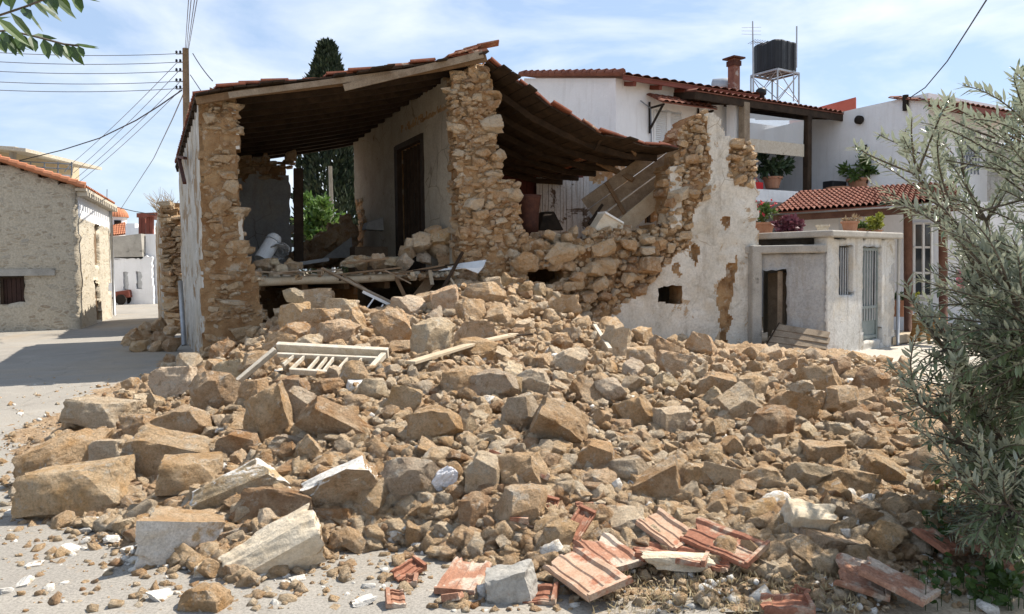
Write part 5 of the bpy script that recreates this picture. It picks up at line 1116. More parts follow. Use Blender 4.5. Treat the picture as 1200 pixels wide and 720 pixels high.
ZONES = [(0, 395, 210, 440, 'by the side wall'), (0, 440, 200, 560, 'near the pale topped block'), (0, 560, 210, 720, 'near the large squared road block'), (200, 340, 330, 455, 'at the foot of the corner pier'), (330, 330, 455, 402, 'under the broken floor'),
 (455, 330, 545, 430, 'among the sticks below the floor edge'), (545, 300, 625, 430, 'at the foot of the middle pier'), (625, 330, 720, 430, 'at the foot of the broken front wall'), (720, 380, 885, 432, 'at the foot of the plastered wall'),
 (885, 400, 1110, 460, 'on the crest before the bare yard'), (200, 455, 300, 560, 'below the rounded tan boulder'), (300, 402, 455, 470, 'around the white wooden frame'), (300, 470, 455, 540, 'around the big tilted brown slab'), (200, 540, 330, 720, 'between the white block and the pale slab'),
 (330, 540, 460, 720, 'around the bright white slab'), (455, 430, 560, 520, 'below the pale board'), (455, 520, 560, 600, 'around the grey brown boulder'), (455, 600, 580, 720, 'at the road edge near the tile chip'), (560, 430, 690, 520, 'around the big flat ochre slab'),
 (560, 520, 690, 600, 'around the narrow tile fragment'), (580, 600, 720, 720, 'around the stacked broken tiles'), (690, 430, 820, 520, 'around the bright flat topped stone'), (690, 520, 800, 610, 'around the grey faceted boulder'), (820, 430, 930, 520, 'around the bright tilted block'),
 (800, 520, 930, 610, 'around the smooth tan boulder'), (720, 610, 900, 720, 'behind the bright red tile'), (930, 455, 1110, 530, 'below the round dark brown boulder'), (930, 530, 1110, 600, 'around the long flat brown stone'), (900, 600, 1130, 720, 'around the angular pale slab')]
def zone(px, py):
    for a, b, c, d, n in ZONES:
        if a <= px < c and b <= py < d: return n
    return 'in the rubble heap'
pend = []; tries = 0
while tries < 22000 and len(pend) < 1300:
    tries += 1; px, py = gS.uniform(20, 1110), gS.uniform(335, 700)
    if not inpoly(px, py, POLY): continue
    f = .9 + .1 * min(1, max(0, (py - 380) / 160)); w = min(60, max(9, gS.lognormvariate(3.02, .48))) * f; h = w * gS.uniform(.55, .95)
    bad = False
    for (x, y, a, b) in placed:
        dx, dy = abs(px - x) / (a + w * .42), abs(py - y) / (b + h * .42)
        if dx * dx + dy * dy < .58: bad = True; break
    if bad: continue
    placed.append((px, py, w * .5, h * .5)); pend.append((px, py, w, h))
tries = 0
while tries < 26000 and len(pend) < 2700:
    tries += 1; px, py = gS.uniform(20, 1110), gS.uniform(300, 690)
    if not inpoly(px, py, POLY) or (py > 470 and gS.random() < .6): continue
    w = gS.uniform(8, 19); h = w * gS.uniform(.6, .95)
    if any((abs(px - x) / (a + w * .4)) ** 2 + (abs(py - y) / (b + h * .4)) ** 2 < .62 for x, y, a, b in placed): continue
    placed.append((px, py, w * .5, h * .5)); pend.append((px, py, w, h))
pend.sort(key=lambda p: -p[2] * p[3])
SMALL = []
for i, (px, py, w, h) in enumerate(pend):
    q = hit(px, py); d = q.y; r1 = w * d / FPX / 2
    half = (r1 * 1.05, r1 * gS.uniform(.7, 1.0), h * d / FPX / 2 * 1.1)
    kind = gS.choice(['block', 'angular', 'angular', 'angular', 'rounded', 'slab']); col = gS.choice(['tan', 'tan', 'ochre', 'pale', 'rusty', 'grey', 'tan', 'pale'])
    rot = rotm(gS.gauss(0, 24), gS.gauss(0, 24), gS.uniform(0, 360))
    if kind == 'slab': half = (half[0] * 1.1, half[1] * 1.1, half[2] * .7)
    p = q + Vector((0, half[1] * .5, half[2] * gS.uniform(-.05, .75)))
    if i < 300 - nbig:
        size = 'large' if w > 40 else ('middling' if w > 26 else 'small')
        stone(p, half, rot, kind, col, f"{size} {kind if kind != 'slab' else 'flat'} {col if col != 'white' else 'whitish'} stone {zone(px, py)}", 'stones of the rubble heap')
    else: SMALL.append((p, half, rot, kind, col))
print('stones', nbig, len(pend), 'small', len(SMALL))

# everything finer: earth, grit and chips of the heap as one mass
V1 = [rock(500 + k, 2, b, .12, 40) for k, b in enumerate((.3, .5, .7, .2, .6, .4, .1, .35))]; V0 = [rock(600 + k, 1, b, .12, 30) for k, b in enumerate((.3, .5, .7, .2, .6, .4, .1, .35))]
vs, fs, ts, ms, off = [], [], [], [], 0
def addr(v, f, A, p, t, m=0):
    global off
    vs.append(v @ A.T + np.array(p)); fs.append(f + off); off += len(v); ts.append(np.full(len(f), t)); ms.append(np.full(len(f), m, dtype=int))
TT = {'tan': .55, 'pale': .9, 'rusty': .12, 'grey': .72, 'ochre': .4}
gx, gy = np.arange(-8, 7.0, .05), np.arange(3.6, 17.5, .05); GX, GY = np.meshgrid(gx, gy); PP = np.stack([GX.ravel(), GY.ravel()], 1)
hh = np.concatenate([Hs(PP[i:i + 20000]) for i in range(0, len(PP), 20000)])
nse = np.array([mnoise.noise((x * 4, y * 4, 0)) * .06 + abs(mnoise.noise((x * 10, y * 10, 4))) * .07 for x, y in PP]); gg = np.array([G(x, y) for x, y in PP])
amp_ = np.clip((hh - gg) * 6, 0, 1); zz = hh + nse * (.35 + amp_) - .03 - .045 * np.clip((hh - gg) * 4 - .3, 0, 1); keepv = (zz > gg - .02).reshape(GX.shape)
kq = keepv[:-1, :-1] | keepv[1:, :-1] | keepv[:-1, 1:] | keepv[1:, 1:]; nx_ = len(gx); jj, ii = np.nonzero(kq); b0 = jj * nx_ + ii
quads = np.stack([b0, b0 + 1, b0 + nx_ + 1, b0 + nx_], 1); tri = np.concatenate([quads[:, [0, 1, 2]], quads[:, [0, 2, 3]]])
use = np.unique(tri); remap = -np.ones(len(PP), int); remap[use] = np.arange(len(use)); zz = np.maximum(zz, gg - .06)
vs.append(np.stack([PP[use, 0], PP[use, 1], zz[use]], 1)); fs.append(remap[tri]); off = len(use); ts.append(np.full(len(tri), .4)); ms.append(np.full(len(tri), 1, dtype=int))
for p, half, rot, kind, col in SMALL:
    v, f = V1[gS.randrange(8)]; addr(v, f, np.array(rot) @ np.diag(half), p, TT[col])
n_ = 0; tries = 0
cand = []
while len(cand) < 22000:
    px, py = gS.uniform(0, 1160), gS.uniform(340, 718)
    edge = inpoly(px, py, POLY)
    if not edge:
        near = min(math.hypot(px - x, (py - y)) for x, y in POLY); 
        if py < 440 or gS.random() > (.2 if px < 520 else .25) * (2.2 if near < 60 else .8): continue
    cand.append((px, py, edge))
dv = np.array([ray(a, b)[:] for a, b, _ in cand]); ysm = np.concatenate([np.arange(3, 9, .05), np.arange(9, 22, .12)]); best = np.full(len(cand), -1.0)
for y in ysm:
    P = np.array(CAMP)[None] + dv * (y / dv[:, 1])[:, None]; m = (best < 0); 
    if not m.any(): break
    h_ = np.maximum(Hs(P[m][:, :2]), -.0); idx = np.nonzero(m)[0]; best[idx[P[m][:, 2] <= h_]] = y
for (px, py, edge), d, y in zip(cand, dv, best):
    if y < 0: continue
    p = np.array(CAMP) + d * (y / d[1]); r_ = min(.075, max(.008, gS.lognormvariate(-3.95, .62))) * (1 if edge else .48); v, f = V0[gS.randrange(8)] if r_ < .05 else V1[gS.randrange(8)]
    rot = rotm(gS.uniform(-40, 40), gS.uniform(-40, 40), gS.uniform(0, 360)); addr(v, f, np.array(rot) @ np.diag((r_ * gS.uniform(.8, 1.5), r_, r_ * gS.uniform(.45, .95))), p + np.array((0, 0, r_ * .25 - (gS.uniform(0, .045) if edge and y > 5 else 0))), min(1, max(0, gS.gauss(.55, .25))), 2 if gS.random() < (.025 if edge else .14) else 0)
vs = np.concatenate(vs); fs = np.concatenate(fs); ts = np.concatenate(ts); ms = np.concatenate(ms)
me = bpy.data.meshes.new('rubble'); me.vertices.add(len(vs)); me.vertices.foreach_set('co', vs.ravel()); me.loops.add(fs.size); me.loops.foreach_set('vertex_index', fs.ravel().astype(np.int32))
me.polygons.add(len(fs)); me.polygons.foreach_set('loop_start', np.arange(0, fs.size, 3, dtype=np.int32)); me.polygons.foreach_set('loop_total', np.full(len(fs), 3, dtype=np.int32))
for k in ('masonry', 'fines', 'whitestone'): me.materials.append(M[k])
me.polygons.foreach_set('material_index', ms.astype(np.int32)); a = me.attributes.new('tint', 'FLOAT', 'FACE'); a.data.foreach_set('value', ts.astype(np.float32)); me.update(); me.validate()
ro = bpy.data.objects.new('rubble', me); COL.objects.link(ro); tag(ro, 'loose earth, grit and small stones of the rubble heap', 'rubble', kind='stuff')

# stones spilled by the side wall, on the road
for i, (px, py, w, h, c) in enumerate([(160, 392, 20, 16, 'rusty'), (172, 386, 18, 14, 'ochre'), (187, 383, 20, 16, 'rusty'), (176, 397, 26, 20, 'rusty'), (194, 395, 24, 20, 'rusty'), (163, 407, 22, 16, 'ochre'), (184, 407, 18, 14, 'tan'), (202, 404, 18, 14, 'rusty'), (166, 415, 18, 13, 'pale'), (152, 400, 14, 11, 'ochre'), (178, 416, 12, 10, 'rusty'), (200, 388, 16, 14, 'ochre')]):
    d = atz(px, 412 - (i < 5) * 8, 0).y; p = at(px, py, d)
    stone(p, (w * d / FPX / 2, w * d / FPX / 2.2, h * d / FPX / 2), rotm(gS.gauss(0, 20), gS.gauss(0, 20), gS.uniform(0, 90)), gS.choice(['angular', 'rounded']), c,
          ['topmost brown stone at the left of the pile spilled by the side wall', 'small ochre stone on top of the pile spilled by the side wall', 'dark stone leaning on the overgrown wall above the spilled pile', 'largest dark stone in the middle of the spilled pile', 'dark stone of the spilled pile against the side wall', 'ochre stone low on the street side of the spilled pile', 'tan stone low in the middle of the spilled pile', 'dark stone low beside the drainpipe foot', 'sunlit pale stone at the front of the spilled pile', 'small ochre stone furthest out on the road from the pile', 'little brown stone in front of the spilled pile', 'ochre stone behind the spilled pile'][i], 'stones spilled by the side wall')
# plaster flakes on the road
for i, (px, py, w) in enumerate([(82, 646, 26), (164, 660, 30), (28, 686, 26), (8, 694, 22), (76, 685, 14), (132, 632, 18), (150, 646, 20), (112, 612, 26), (170, 556 + 80, 20), (40, 604 + 60, 18), (228, 652 + 18, 14), (424, 707, 26), (350, 655 + 25, 16), (432, 688, 18), (478, 700, 14), (100, 622, 16), (190, 700, 26), (60, 705, 12), (18, 604, 22), (262, 506, 18), (765, 500, 16), (640, 470, 12), (508, 632, 16), (742, 636, 20)]):
    q = hit(px, py); r_ = w * q.y / FPX / 2
    stone(q + Z * r_ * .12, (r_, r_ * .75, r_ * .35), rotm(gS.gauss(0, 9), gS.gauss(0, 9), gS.uniform(0, 360)), 'slab', 'white', 'flat white plaster flake ' + ('lying on the dusty road' if px < 500 and py > 590 else 'in the rubble ' + zone(px, py)), 'fallen plaster flakes', 'whitestone')['category'] = 'plaster flake'

# ------------------------------------------------------------------ timber and furniture in the rubble
def strip(name, pts, w, h, mat, label, cat, round_=False, up=(0, 0, 1), group=None):
    mb = MB()
    if round_: mb.tube(pts, w, 8)
    else:
        for a, b in zip(pts, pts[1:]): mb.beam(a, b, w, h, up=up)
    o = mb.build(name, M[mat], None, round_, bevel=0 if round_ else .004); return tag(o, label, cat, group)
def lay(px, py, up=.0, back=0.): q = hit(px, py); return at(px, py, q.y + back) + Z * up
fd = fp(380, 325); DQ = wp(430, 345, -.25).y
strip('pole', [wp(378, 315, -.3), wp(430, 341, -.45), wp(484, 367, -.5)], .03, .03, 'wood', 'thin weathered pole sloping down from the broken floor to the grille', 'pole', True)
strip('plank', [wp(472, 372, .1), wp(504, 329, .15)], .2, .045, 'midwood', 'wide brown plank propping the broken floor edge', 'plank', up=NF)
strip('strut', [wp(463, 324, -.05), wp(474, 347, -.05)], .07, .05, 'midwood', 'short brown strut hanging under the floor beam', 'strut', up=NF)
strip('stick', [wp(474, 415, -1.3), wp(524, 329, -.7), wp(542, 296, -.35)], .032, .03, 'darkwood', 'long dark crooked stick leaning on the middle pier', 'stick', True)
strip('stick', [wp(480, 393, -1.0), wp(487, 367, -.8)], .07, .03, 'midwood', 'short brown slat standing by the round ochre boulder', 'slat', up=NF)
strip('stick', [wp(498, 368, -.9), wp(510, 424, -1.6)], .05, .04, 'palewood', 'pale squared stick standing in the rubble', 'stick', up=NF)
strip('stick', [wp(518, 383, -.8), wp(553, 402, -1.2)], .028, .03, 'darkwood', 'thin dark stick right of the pale squared stick', 'stick', True)
strip('board', [lay(481, 438, .10), lay(560, 419, .16), lay(603, 411, .20)], .11, .03, 'palewood', 'long pale board lying across the rubble', 'board')
strip('stick', [lay(596, 413, .2), lay(624, 410, .2)], .012, .01, 'darkwood', 'thin rod sticking out from the end of the long pale board', 'rod', True)
strip('lath', [lay(697, 392, .15), lay(715, 416, .08)], .06, .04, 'oldwhite', 'white painted lath in the rubble below the plaster edge', 'lath')
for i, (a, b, w, m_, l_) in enumerate([((318, 321), (400, 316), .10, 'wood', 'grey board lying along the edge of the broken floor'), ((395, 322), (470, 314), .14, 'midwood', 'brown splintered board end above the floor beam'), ((405, 309), (455, 303), .10, 'midwood', 'brown board lying in front of the cardboard box'), ((460, 322), (520, 311), .16, 'midwood', 'splintered brown floorboard hanging past the beam end'), ((300, 318), (345, 322), .07, 'wood', 'short grey stick by the corner pier'), ((505, 314), (560, 306), .07, 'darkwood', 'dark lath under the bent white sheet')]):
    strip('floor_board', [wp(*a, -.12 + .03 * i), wp(*b, -.08 + .03 * i)], w, .03, m_, l_, 'board')
gF = random.Random(15)
for k in range(11):
    x = gF.uniform(310, 540); y = 322 - (x - 310) * .03; L_ = gF.uniform(14, 46); an_ = gF.uniform(-.5, .9) if k % 3 else gF.uniform(1.0, 2.0); t = gF.uniform(-.45, .1)
    strip('splintered_lath', [wp(x, y + gF.uniform(-6, 4), t), wp(x + L_ * math.cos(an_), y + L_ * math.sin(an_) * .6, t - gF.uniform(0, .3))], gF.uniform(.035, .09), .022, gF.choice(['wood', 'midwood', 'darkwood', 'palewood']), 'splintered lath lying or hanging at the broken floor edge', 'lath', group='splintered laths at the floor edge')
sh_ = MB(); q = [wp(513, 318, -.3), wp(540, 309, -.3), wp(570, 305, -.25), wp(566, 314, -.5), wp(560, 321, -.55), wp(545, 315, -.5)]; sh_.prism(q, NF * .012 + Z * .008); tag(sh_.build('metal_sheet', M['enamel']), 'bent white sheet sticking out by the middle pier', 'sheet')
# white barred grille
gr = thing('grille', wp(455, 372, -.7), 'white barred grille half buried under the broken floor', 'grille')
mb = MB(); mb.beam(wp(425, 342, -.45), wp(481, 369, -.55), .05, .05); mb.build('rail', M['whitetrim'], gr)
for a, b in (((438, 350), (426, 367)), ((449, 357), (434, 379)), ((430, 362), (452, 372)), ((427, 374), (442, 383)), ((460, 362), (450, 378))): mb = MB(); mb.tube([wp(*a, -.5), wp(*b, -.6)], .014, 6); mb.build('bar', M['whitetrim'], gr)
# white wooden frame (end of a bed or cot)
dF = hit(390, 440).y; fr_ = thing('wooden_frame', at(390, 436, dF), 'broken white wooden slatted frame lying on the rubble', 'frame')
def fa(px, py): k = (436 - py) / 28; return at(px, py, dF + .05 + .42 * k)
for nm, a, b, w, h in (('rail', (325, 407), (455, 414), .10, .055), ('rail', (325, 416), (442, 421), .045, .03), ('rail', (340, 435), (404, 439), .06, .035), ('leg', (323, 410), (270, 462), .055, .05), ('leg', (450, 416), (431, 437), .06, .05)):
    mb = MB(); A, B = fa(*a), fa(*b)
    if nm == 'leg' and a[0] < 400: B = lay(270, 462, .06)
    mb.beam(A, B, h, w, up=(0, -.5, 1)); mb.build(nm, M['oldwhite'], fr_, bevel=.006)
for a, b in (((345, 417), (332, 428)), ((357, 418), (340, 434)), ((374, 419), (360, 435)), ((383, 420), (370, 436)), ((391, 420), (378, 437)), ((408, 420), (392, 438)), ((424, 421), (410, 438))): mb = MB(); mb.beam(fa(*a), fa(*b), .02, .03); mb.build('slat', M['oldwhite'], fr_)
# crumpled paper
v, f = rock(77, 4, .3, .3, 8); mb = MB(); q = hit(518, 578); mb.add((v * np.array((.075, .05, .10))) @ np.array(rotm(20, 10, 30)).T + np.array(q + Z * .08), f); tag(mb.build('crumpled_paper', M['paper']), 'crumpled whitish plastic sheet between two boulders', 'litter')

# fallen roof tiles
TP = [(-.135, .006), (-.130, .019), (-.116, .020), (-.108, .010), (-.100, .010), (-.094, .017), (-.082, .017), (-.074, .006), (-.012, .005), (-.004, .012), (.006, .012), (.014, .005), (.078, .006), (.090, .022), (.118, .025), (.135, .012)]
def tile_obj(A, B, width, roll, mat, label, back=0):
    A, B = Vector(A), Vector(B); L_ = (B - A).length; x = (B - A).normalized(); y = Z.cross(x).normalized(); z = x.cross(y); Rm = basis(x, y, z) @ rotm(roll, 0, 0); c = (A + B) / 2; n = len(TP); mb = MB(); Vv = []; k = width / .27; ys_ = 7; sd = A.x * 13.1
    def jag(i, a): return .10 * L_ / .4 * max(0, mnoise.noise((a * 14, sd, 0)) + .25) * (1 if i == 0 else .4 if i == 1 else 0) + .05 * min(0, mnoise.noise((a * 16, sd, 5)) - .1) * (1 if i == ys_ - 1 else 0)
    for i in range(ys_):
        xx = (i / (ys_ - 1) - .5) * L_
        for (a, b) in TP: Vv.append(c + Rm @ Vector((xx + jag(i, a), a * k, b + .004 * math.sin(i * 2))))
    for i in range(ys_):
        xx = (i / (ys_ - 1) - .5) * L_
        for (a, b) in TP: Vv.append(c + Rm @ Vector((xx + jag(i, a) * .93, a * k, b - .012)))
    F = []; o_ = ys_ * n
    for i in range(ys_ - 1):
        for q in range(n - 1): F += [(i * n + q, (i + 1) * n + q, (i + 1) * n + q + 1, i * n + q + 1), (o_ + i * n + q + 1, o_ + (i + 1) * n + q + 1, o_ + (i + 1) * n + q, o_ + i * n + q)]
        for q in (0, n - 1): F.append((i * n + q, o_ + i * n + q, o_ + (i + 1) * n + q, (i + 1) * n + q))
    for i in (0, ys_ - 1):
        for q in range(n - 1): F.append((i * n + q, i * n + q + 1, o_ + i * n + q + 1, o_ + i * n + q))
    mb.add(Vv, F); mb.box(c + Rm @ Vector((L_ / 2 - .012, 0, .014)), (.02, width * .96, .034), Rm)
    bm = bmesh.new(); o = mb.build('roof_tile', M[mat]); bm.from_mesh(o.data); bmesh.ops.recalc_face_normals(bm, faces=bm.faces); bm.to_mesh(o.data); bm.free()
    return tag(o, label, 'roof tile', 'fallen roof tiles')
for a, b, za, zb, w, ro_, m_, l_ in [
 ((655, 672), (717, 715), .10, .09, .27, 8, 'tile_pale', 'large dusty tile lying on top of another at the bottom edge'),
 ((690, 648), (738, 678), .09, .05, .27, -4, 'tile_dusty', 'tile half under the large dusty one, ribs up'),
 ((742, 654), (830, 668), .05, .05, .24, -4, 'tile', 'tile covered by a strip of grey mortar left of the bright one'),
 ((806, 640), (890, 668), .10, .07, .26, 12, 'tile', 'bright red ribbed tile leaning on its side'),
 ((556, 668), (532, 702), .05, .02, .22, 0, 'tile_dusty', 'broken tile piece with a mortar patch at the road edge'),
 ((463, 685), (493, 671), .03, .05, .10, 20, 'tile', 'small red tile chip alone on the road'),
 ((606, 704), (654, 705), .02, .03, .14, 15, 'tile', 'red tile end beside the rough grey lump of mortar'),
 ((666, 644), (689, 618), .05, .10, .11, 20, 'tile', 'upright red tile shard between tan stones'),
 ((574, 552), (643, 575), .12, .06, .08, -30, 'tile', 'narrow red tile fragment across two pale stones'),
 ((676, 607), (706, 604), .06, .04, .10, 0, 'tile_dusty', 'thin pale red tile sliver behind the upright shard'),
 ((978, 684), (1042, 700), .08, .06, .29, 10, 'tile_dusty', 'dusty tile lowest of the pair near the bottom right'),
 ((1004, 690), (1092, 724), .13, .08, .27, -8, 'tile_dusty', 'dark mottled tile lying across the dusty one at the bottom right'),
 ((1076, 640), (1122, 664), .10, .06, .22, -14, 'tile', 'red tile sticking out from under the olive tree'),
 ((1138, 652), (1206, 690), .12, .08, .26, -10, 'tile_dusty', 'long tile in the shade of the olive tree'),
 ((888, 716), (952, 722), .03, .05, .22, -6, 'tile', 'red tile cut by the bottom edge in dry grass'),
 ((757, 624), (806, 648), .10, .04, .24, 6, 'tile_pale', 'pale dusty tile behind the mortar covered one'),
]:
    A, B = hit(*a) + Z * za, hit(*b) + Z * zb; k = min(1.6, max(.4, 1)); tile_obj(A, B, w, ro_, m_, l_)
gT = random.Random(9)
for k in range(16):
    px, py = gT.choice(((gT.uniform(700, 1010), gT.uniform(620, 712)), (gT.uniform(470, 700), gT.uniform(590, 712)))); a = hit(px, py) + Z * .03; an_ = gT.uniform(0, 6.28); L_ = gT.uniform(.06, .15)
    tile_obj(a, a + Vector((math.cos(an_) * L_, math.sin(an_) * L_, gT.uniform(-.02, .05))), gT.uniform(.05, .12), gT.uniform(-25, 25), gT.choice(['tile', 'tile_dusty']), 'small broken shard of red tile lying among the stones near the bottom edge')['group'] = 'small tile shards'
q = hit(800, 672); v, f = rock(91, 3, .7, .12, 12); mb = MB(); mb.add((v * np.array((.20, .05, .035))) @ np.array(rotm(0, 6, 10)).T + np.array(at(795, 662, q.y) + Z * .03), f); tag(mb.build('mortar_lump', M['palestone']), 'long grey strip of mortar stuck along a fallen tile', 'mortar')

# ------------------------------------------------------------------ things left in the rooms
fl = FZ
def onfloor(px, py, t): p = wp(px, py, t); return p
wh2 = thing('water_heater', wp(312, 300, 1.6), 'white cylindrical water heater lying tilted on the broken floor', 'water heater')
a, b = wp(306, 305, 1.5), wp(319, 284, 1.7); r_ = .145; mb = MB(); mb.tube([a, b], [r_, r_], 20); mb.build('body', M['enamel'], wh2, smooth=False)
ax = (b - a).normalized(); mb = MB(); mb.tube([b + ax * .01, b + ax * .08, b + ax * .15, b + ax * .19], [r_ * 1.03, r_ * 1.03, r_ * .8, r_ * .3], 20); mb.build('cap', M['whitetrim'], wh2, smooth=True)
mb = MB(); p0 = wp(322, 298, 1.6)
for k in range(5): mb.tube([p0 + Vector((.16 * math.cos(t) + .04 * k, .12 * math.sin(t * 1.1 + k), .13 * math.sin(t) + .02 * k)) for t in np.linspace(0, 5.6, 16)], .016, 6)
tag(mb.build('hose', M['greyboard'], None, True), 'tangled pale hose beside the tilted white water heater', 'hose')
pt_ = MB(); a, b = wp(350, 304, 3.0), wp(349.5, 198, 3.0); pt_.beam(a - Z * .1, b, .24, .2, up=U); tag(pt_.build('timber_post', M['darkwood'], None, bevel=.015), 'dark brown square timber post standing in the open room', 'post')
bx = wp(436, 303, 5.0); bx.z = fl + .03; cbx = thing('cardboard_box', bx, 'large brown cardboard box against the far end of the room wall', 'box')
bw2 = 1.0; rot = basis(U, V); mb = MB(); mb.box(bx + Z * .34 - V * 0, (bw2, .7, .68), rot); mb.build('body', M['card'], cbx, bevel=.01)
mb = MB(); mb.box(bx + Z * .685 - U * .25, (bw2 * .48, .7, .012), rot); mb.box(bx + Z * .685 + U * .25, (bw2 * .48, .7, .012), rot); mb.build('flap', M['card'], cbx)
mb = MB(); q = [wp(428, 269, 4.9), wp(431, 261, 4.9), wp(457, 252, 5.0), wp(461, 271, 5.0)]; mb.prism(q, V * .35); tag(mb.build('broken_slab', M['greyboard'], None, bevel=.01), 'grey broken slab lying on the cardboard box', 'slab')
mb = MB(); q = [wp(378, 303, 4.6), wp(412, 278, 5.2), wp(414, 302, 5.2)]; mb.prism(q, V * .04); tag(mb.build('leaning_board', M['greyboard']), 'grey triangular board leaning left of the cardboard box', 'board')
mb = MB(); q = [wp(352, 307, 2.4), wp(385, 302, 2.6), wp(386, 306, 2.6), wp(353, 311, 2.4)]; mb.prism(q, V * .05); tag(mb.build('grey_sheet', M['greyboard']), 'light grey panel lying flat beside the timber post', 'panel')
ea = MB(); gE = random.Random(5)                     # earth and stones fallen in at the back
for k in range(170):
    f = gE.random(); px = 352 + 56 * f + gE.uniform(-6, 6); top = 303 - 48 * f ** 1.2; py = gE.uniform(top, 306); r_ = gE.uniform(.08, .26)
    ea.rock(wp(px, py, 6.0 + gE.uniform(0, 1.2)), (r_ * 1.2, r_, r_ * .8), rotm(gE.uniform(-40, 40), gE.uniform(-40, 40), gE.uniform(0, 360)), gE.randrange(14), 2, .5, 0, gE.uniform(0, .45), .1)
tag(ea.build('earth_heap', M['masonry']), 'reddish earth and stones fallen in at the back of the open room', 'earth heap', kind='stuff')
sd = MB()
for k in range(420):
    px = gE.uniform(300, 545); t = gE.uniform(-.1, 1.6); s, z = fp(px, 318, t); r_ = gE.lognormvariate(-3.4, .5)
    sd.rock(fw(s, FZ + r_ * .4, t), (r_ * 1.3, r_, r_ * .7), rotm(gE.uniform(-40, 40), gE.uniform(-40, 40), gE.uniform(0, 360)), gE.randrange(14), 1, .5, 0 if gE.random() < .7 else 1, gE.random(), .1)
tag(sd.build('floor_rubble', [M['masonry'], M['palestone']]), 'small debris scattered along the broken floor edge', 'debris', kind='stuff')
for i, (px, py, w, h, c, l_) in enumerate([(495, 283, 28, 22, 'pale', 'largest pale stone of the pile at the door of the room wall'), (520, 279, 34, 20, 'tan', 'flat tan stone on top of the pile against the middle pier'), (541, 272, 26, 16, 'pale', 'pale stone topmost against the middle pier'), (516, 292, 32, 16, 'pale', 'flat pale stone in the pile against the middle pier'), (541, 288, 26, 22, 'tan', 'tan stone low against the middle pier'), (476, 297, 24, 18, 'tan', 'tan stone at the left of the pile by the door'), (497, 303, 22, 12, 'grey', 'grey stone at the foot of the pile by the door'), (525, 304, 26, 16, 'rusty', 'brown stone at the foot of the middle pier above the floor'), (460, 306, 18, 10, 'pale', 'squared pale stone lying alone before the door'), (414, 306, 24, 12, 'pale', 'long pale stone lying alone before the cardboard box'), (437, 309, 18, 10, 'grey', 'small grey stone between the box and the door'), (552, 303, 22, 18, 'tan', 'tan stone on the floor edge behind the crooked stick'), (480, 287, 14, 14, 'pale', 'small pale stone leaning on the door frame'), (508, 272, 20, 12, 'tan', 'small tan stone behind the pile at the door'), (345, 312, 18, 10, 'tan', 'small tan stone below the tilted water heater'), (330, 316, 16, 9, 'pale', 'pale flat stone at the floor edge below the heater')]):
    t = .7 if px > 455 else .9; t = {8: .5, 9: .8, 14: .5, 15: .3}.get(i, t); p = wp(px, py, t); d = p.y
    w, h = w * .82, h * .85; stone(p, (w * d / FPX / 2 * 1.1, w * d / FPX / 2, h * d / FPX / 2 * 1.15), rotm(gS.gauss(0, 14), gS.gauss(0, 12), gS.uniform(-30, 30)), gS.choice(['angular', 'block', 'slab']), c, l_, 'stones on the broken floor')
for i in range(26):                                   # smaller stones of the same piles
    px, py = gS.choice(((gS.uniform(470, 548), gS.uniform(285, 308)), (gS.uniform(395, 475), gS.uniform(305, 313)), (gS.uniform(300, 350), gS.uniform(308, 319)))); p = wp(px, py, gS.uniform(.3, 1.0)); w = gS.uniform(8, 17); r_ = w * p.y / FPX / 2
    c = gS.choice(['tan', 'pale', 'ochre', 'grey']); stone(p, (r_ * 1.2, r_, r_ * .75), rotm(gS.gauss(0, 25), gS.gauss(0, 25), gS.uniform(0, 360)), gS.choice(['angular', 'block']), c, f"small {c} stone " + ('in the pile by the door of the room wall' if px > 475 else 'on the broken floor before the cardboard box' if px > 390 else 'on the broken floor near the water heater'), 'stones on the broken floor')
# the right hand room
dP = wp(720, 230, 1.6); pa, pb = wp(795, 178, .9), wp(694, 252, 1.7); wpd = thing('fallen_boards', (pb.x, pb.y, pb.z), 'grey planked boards fallen aslant in the right hand room', 'boards')
nrm_ = NF; dirv = (pb - pa).normalized(); side = dirv.cross(NF).normalized(); mb = MB()
for k in range(3): mb.beam(pa + side * ((k - 1) * .27), pb + side * ((k - 1) * .27 + random.uniform(-.03, .03)), .255, .04, up=NF)
mb.build('boards', M['wood'], wpd)
mb = MB(); mb.beam(pa.lerp(pb, .75) - side * .45 + NF * .05, pa.lerp(pb, .72) + side * .42 + NF * .05, .08, .04, up=NF); mb.build('batten', M['midwood'], wpd)
strip('pale_board', [wp(780, 224, .75), wp(727, 268, 1.0)], .36, .05, 'palewood', 'pale rough board fallen aslant before the window', 'board', up=NF)
strip('rafter_piece', [wp(700, 190, 1.8), wp(742, 211, 1.2)], .1, .1, 'midwood', 'brown rafter end hanging above the fallen boards', 'rafter', up=NF)
strip('plank', [wp(690, 263, 1.0), wp(706, 240, 1.3), ], .06, .04, 'darkwood', 'dark slat leaning under the fallen boards', 'slat', up=NF)
br = wp(619, 268, .9); mb = MB(); r_ = .24; hgt_ = .8; mb.lathe(br - Z * .12, [(r_ * .86, 0), (r_ * .9, .25), (r_ * .98, .5), (r_ * 1.12, hgt_ - .06), (r_ * 1.16, hgt_), (r_ * 1.05, hgt_), (r_ * .95, .6)], 22); o = mb.build('barrel', M['rust'], None, True); tag(o, 'rusty dark red barrel behind the middle pier', 'barrel')
mb = MB(); q = [wp(632, 270, 1.6), wp(638, 248, 1.9), wp(650, 248, 1.9), wp(661, 270, 1.6)]; mb.prism(q, V * .25); tag(mb.build('chest', M['darkwood'], None, bevel=.02), 'dark low chest with sloping sides before the white boards', 'chest')
mb = MB(); q = [wp(688, 283, .05), wp(709, 249, .15), wp(731, 262, .15), wp(728, 284, .05)]; mb.prism(q, V * .28, 0); 
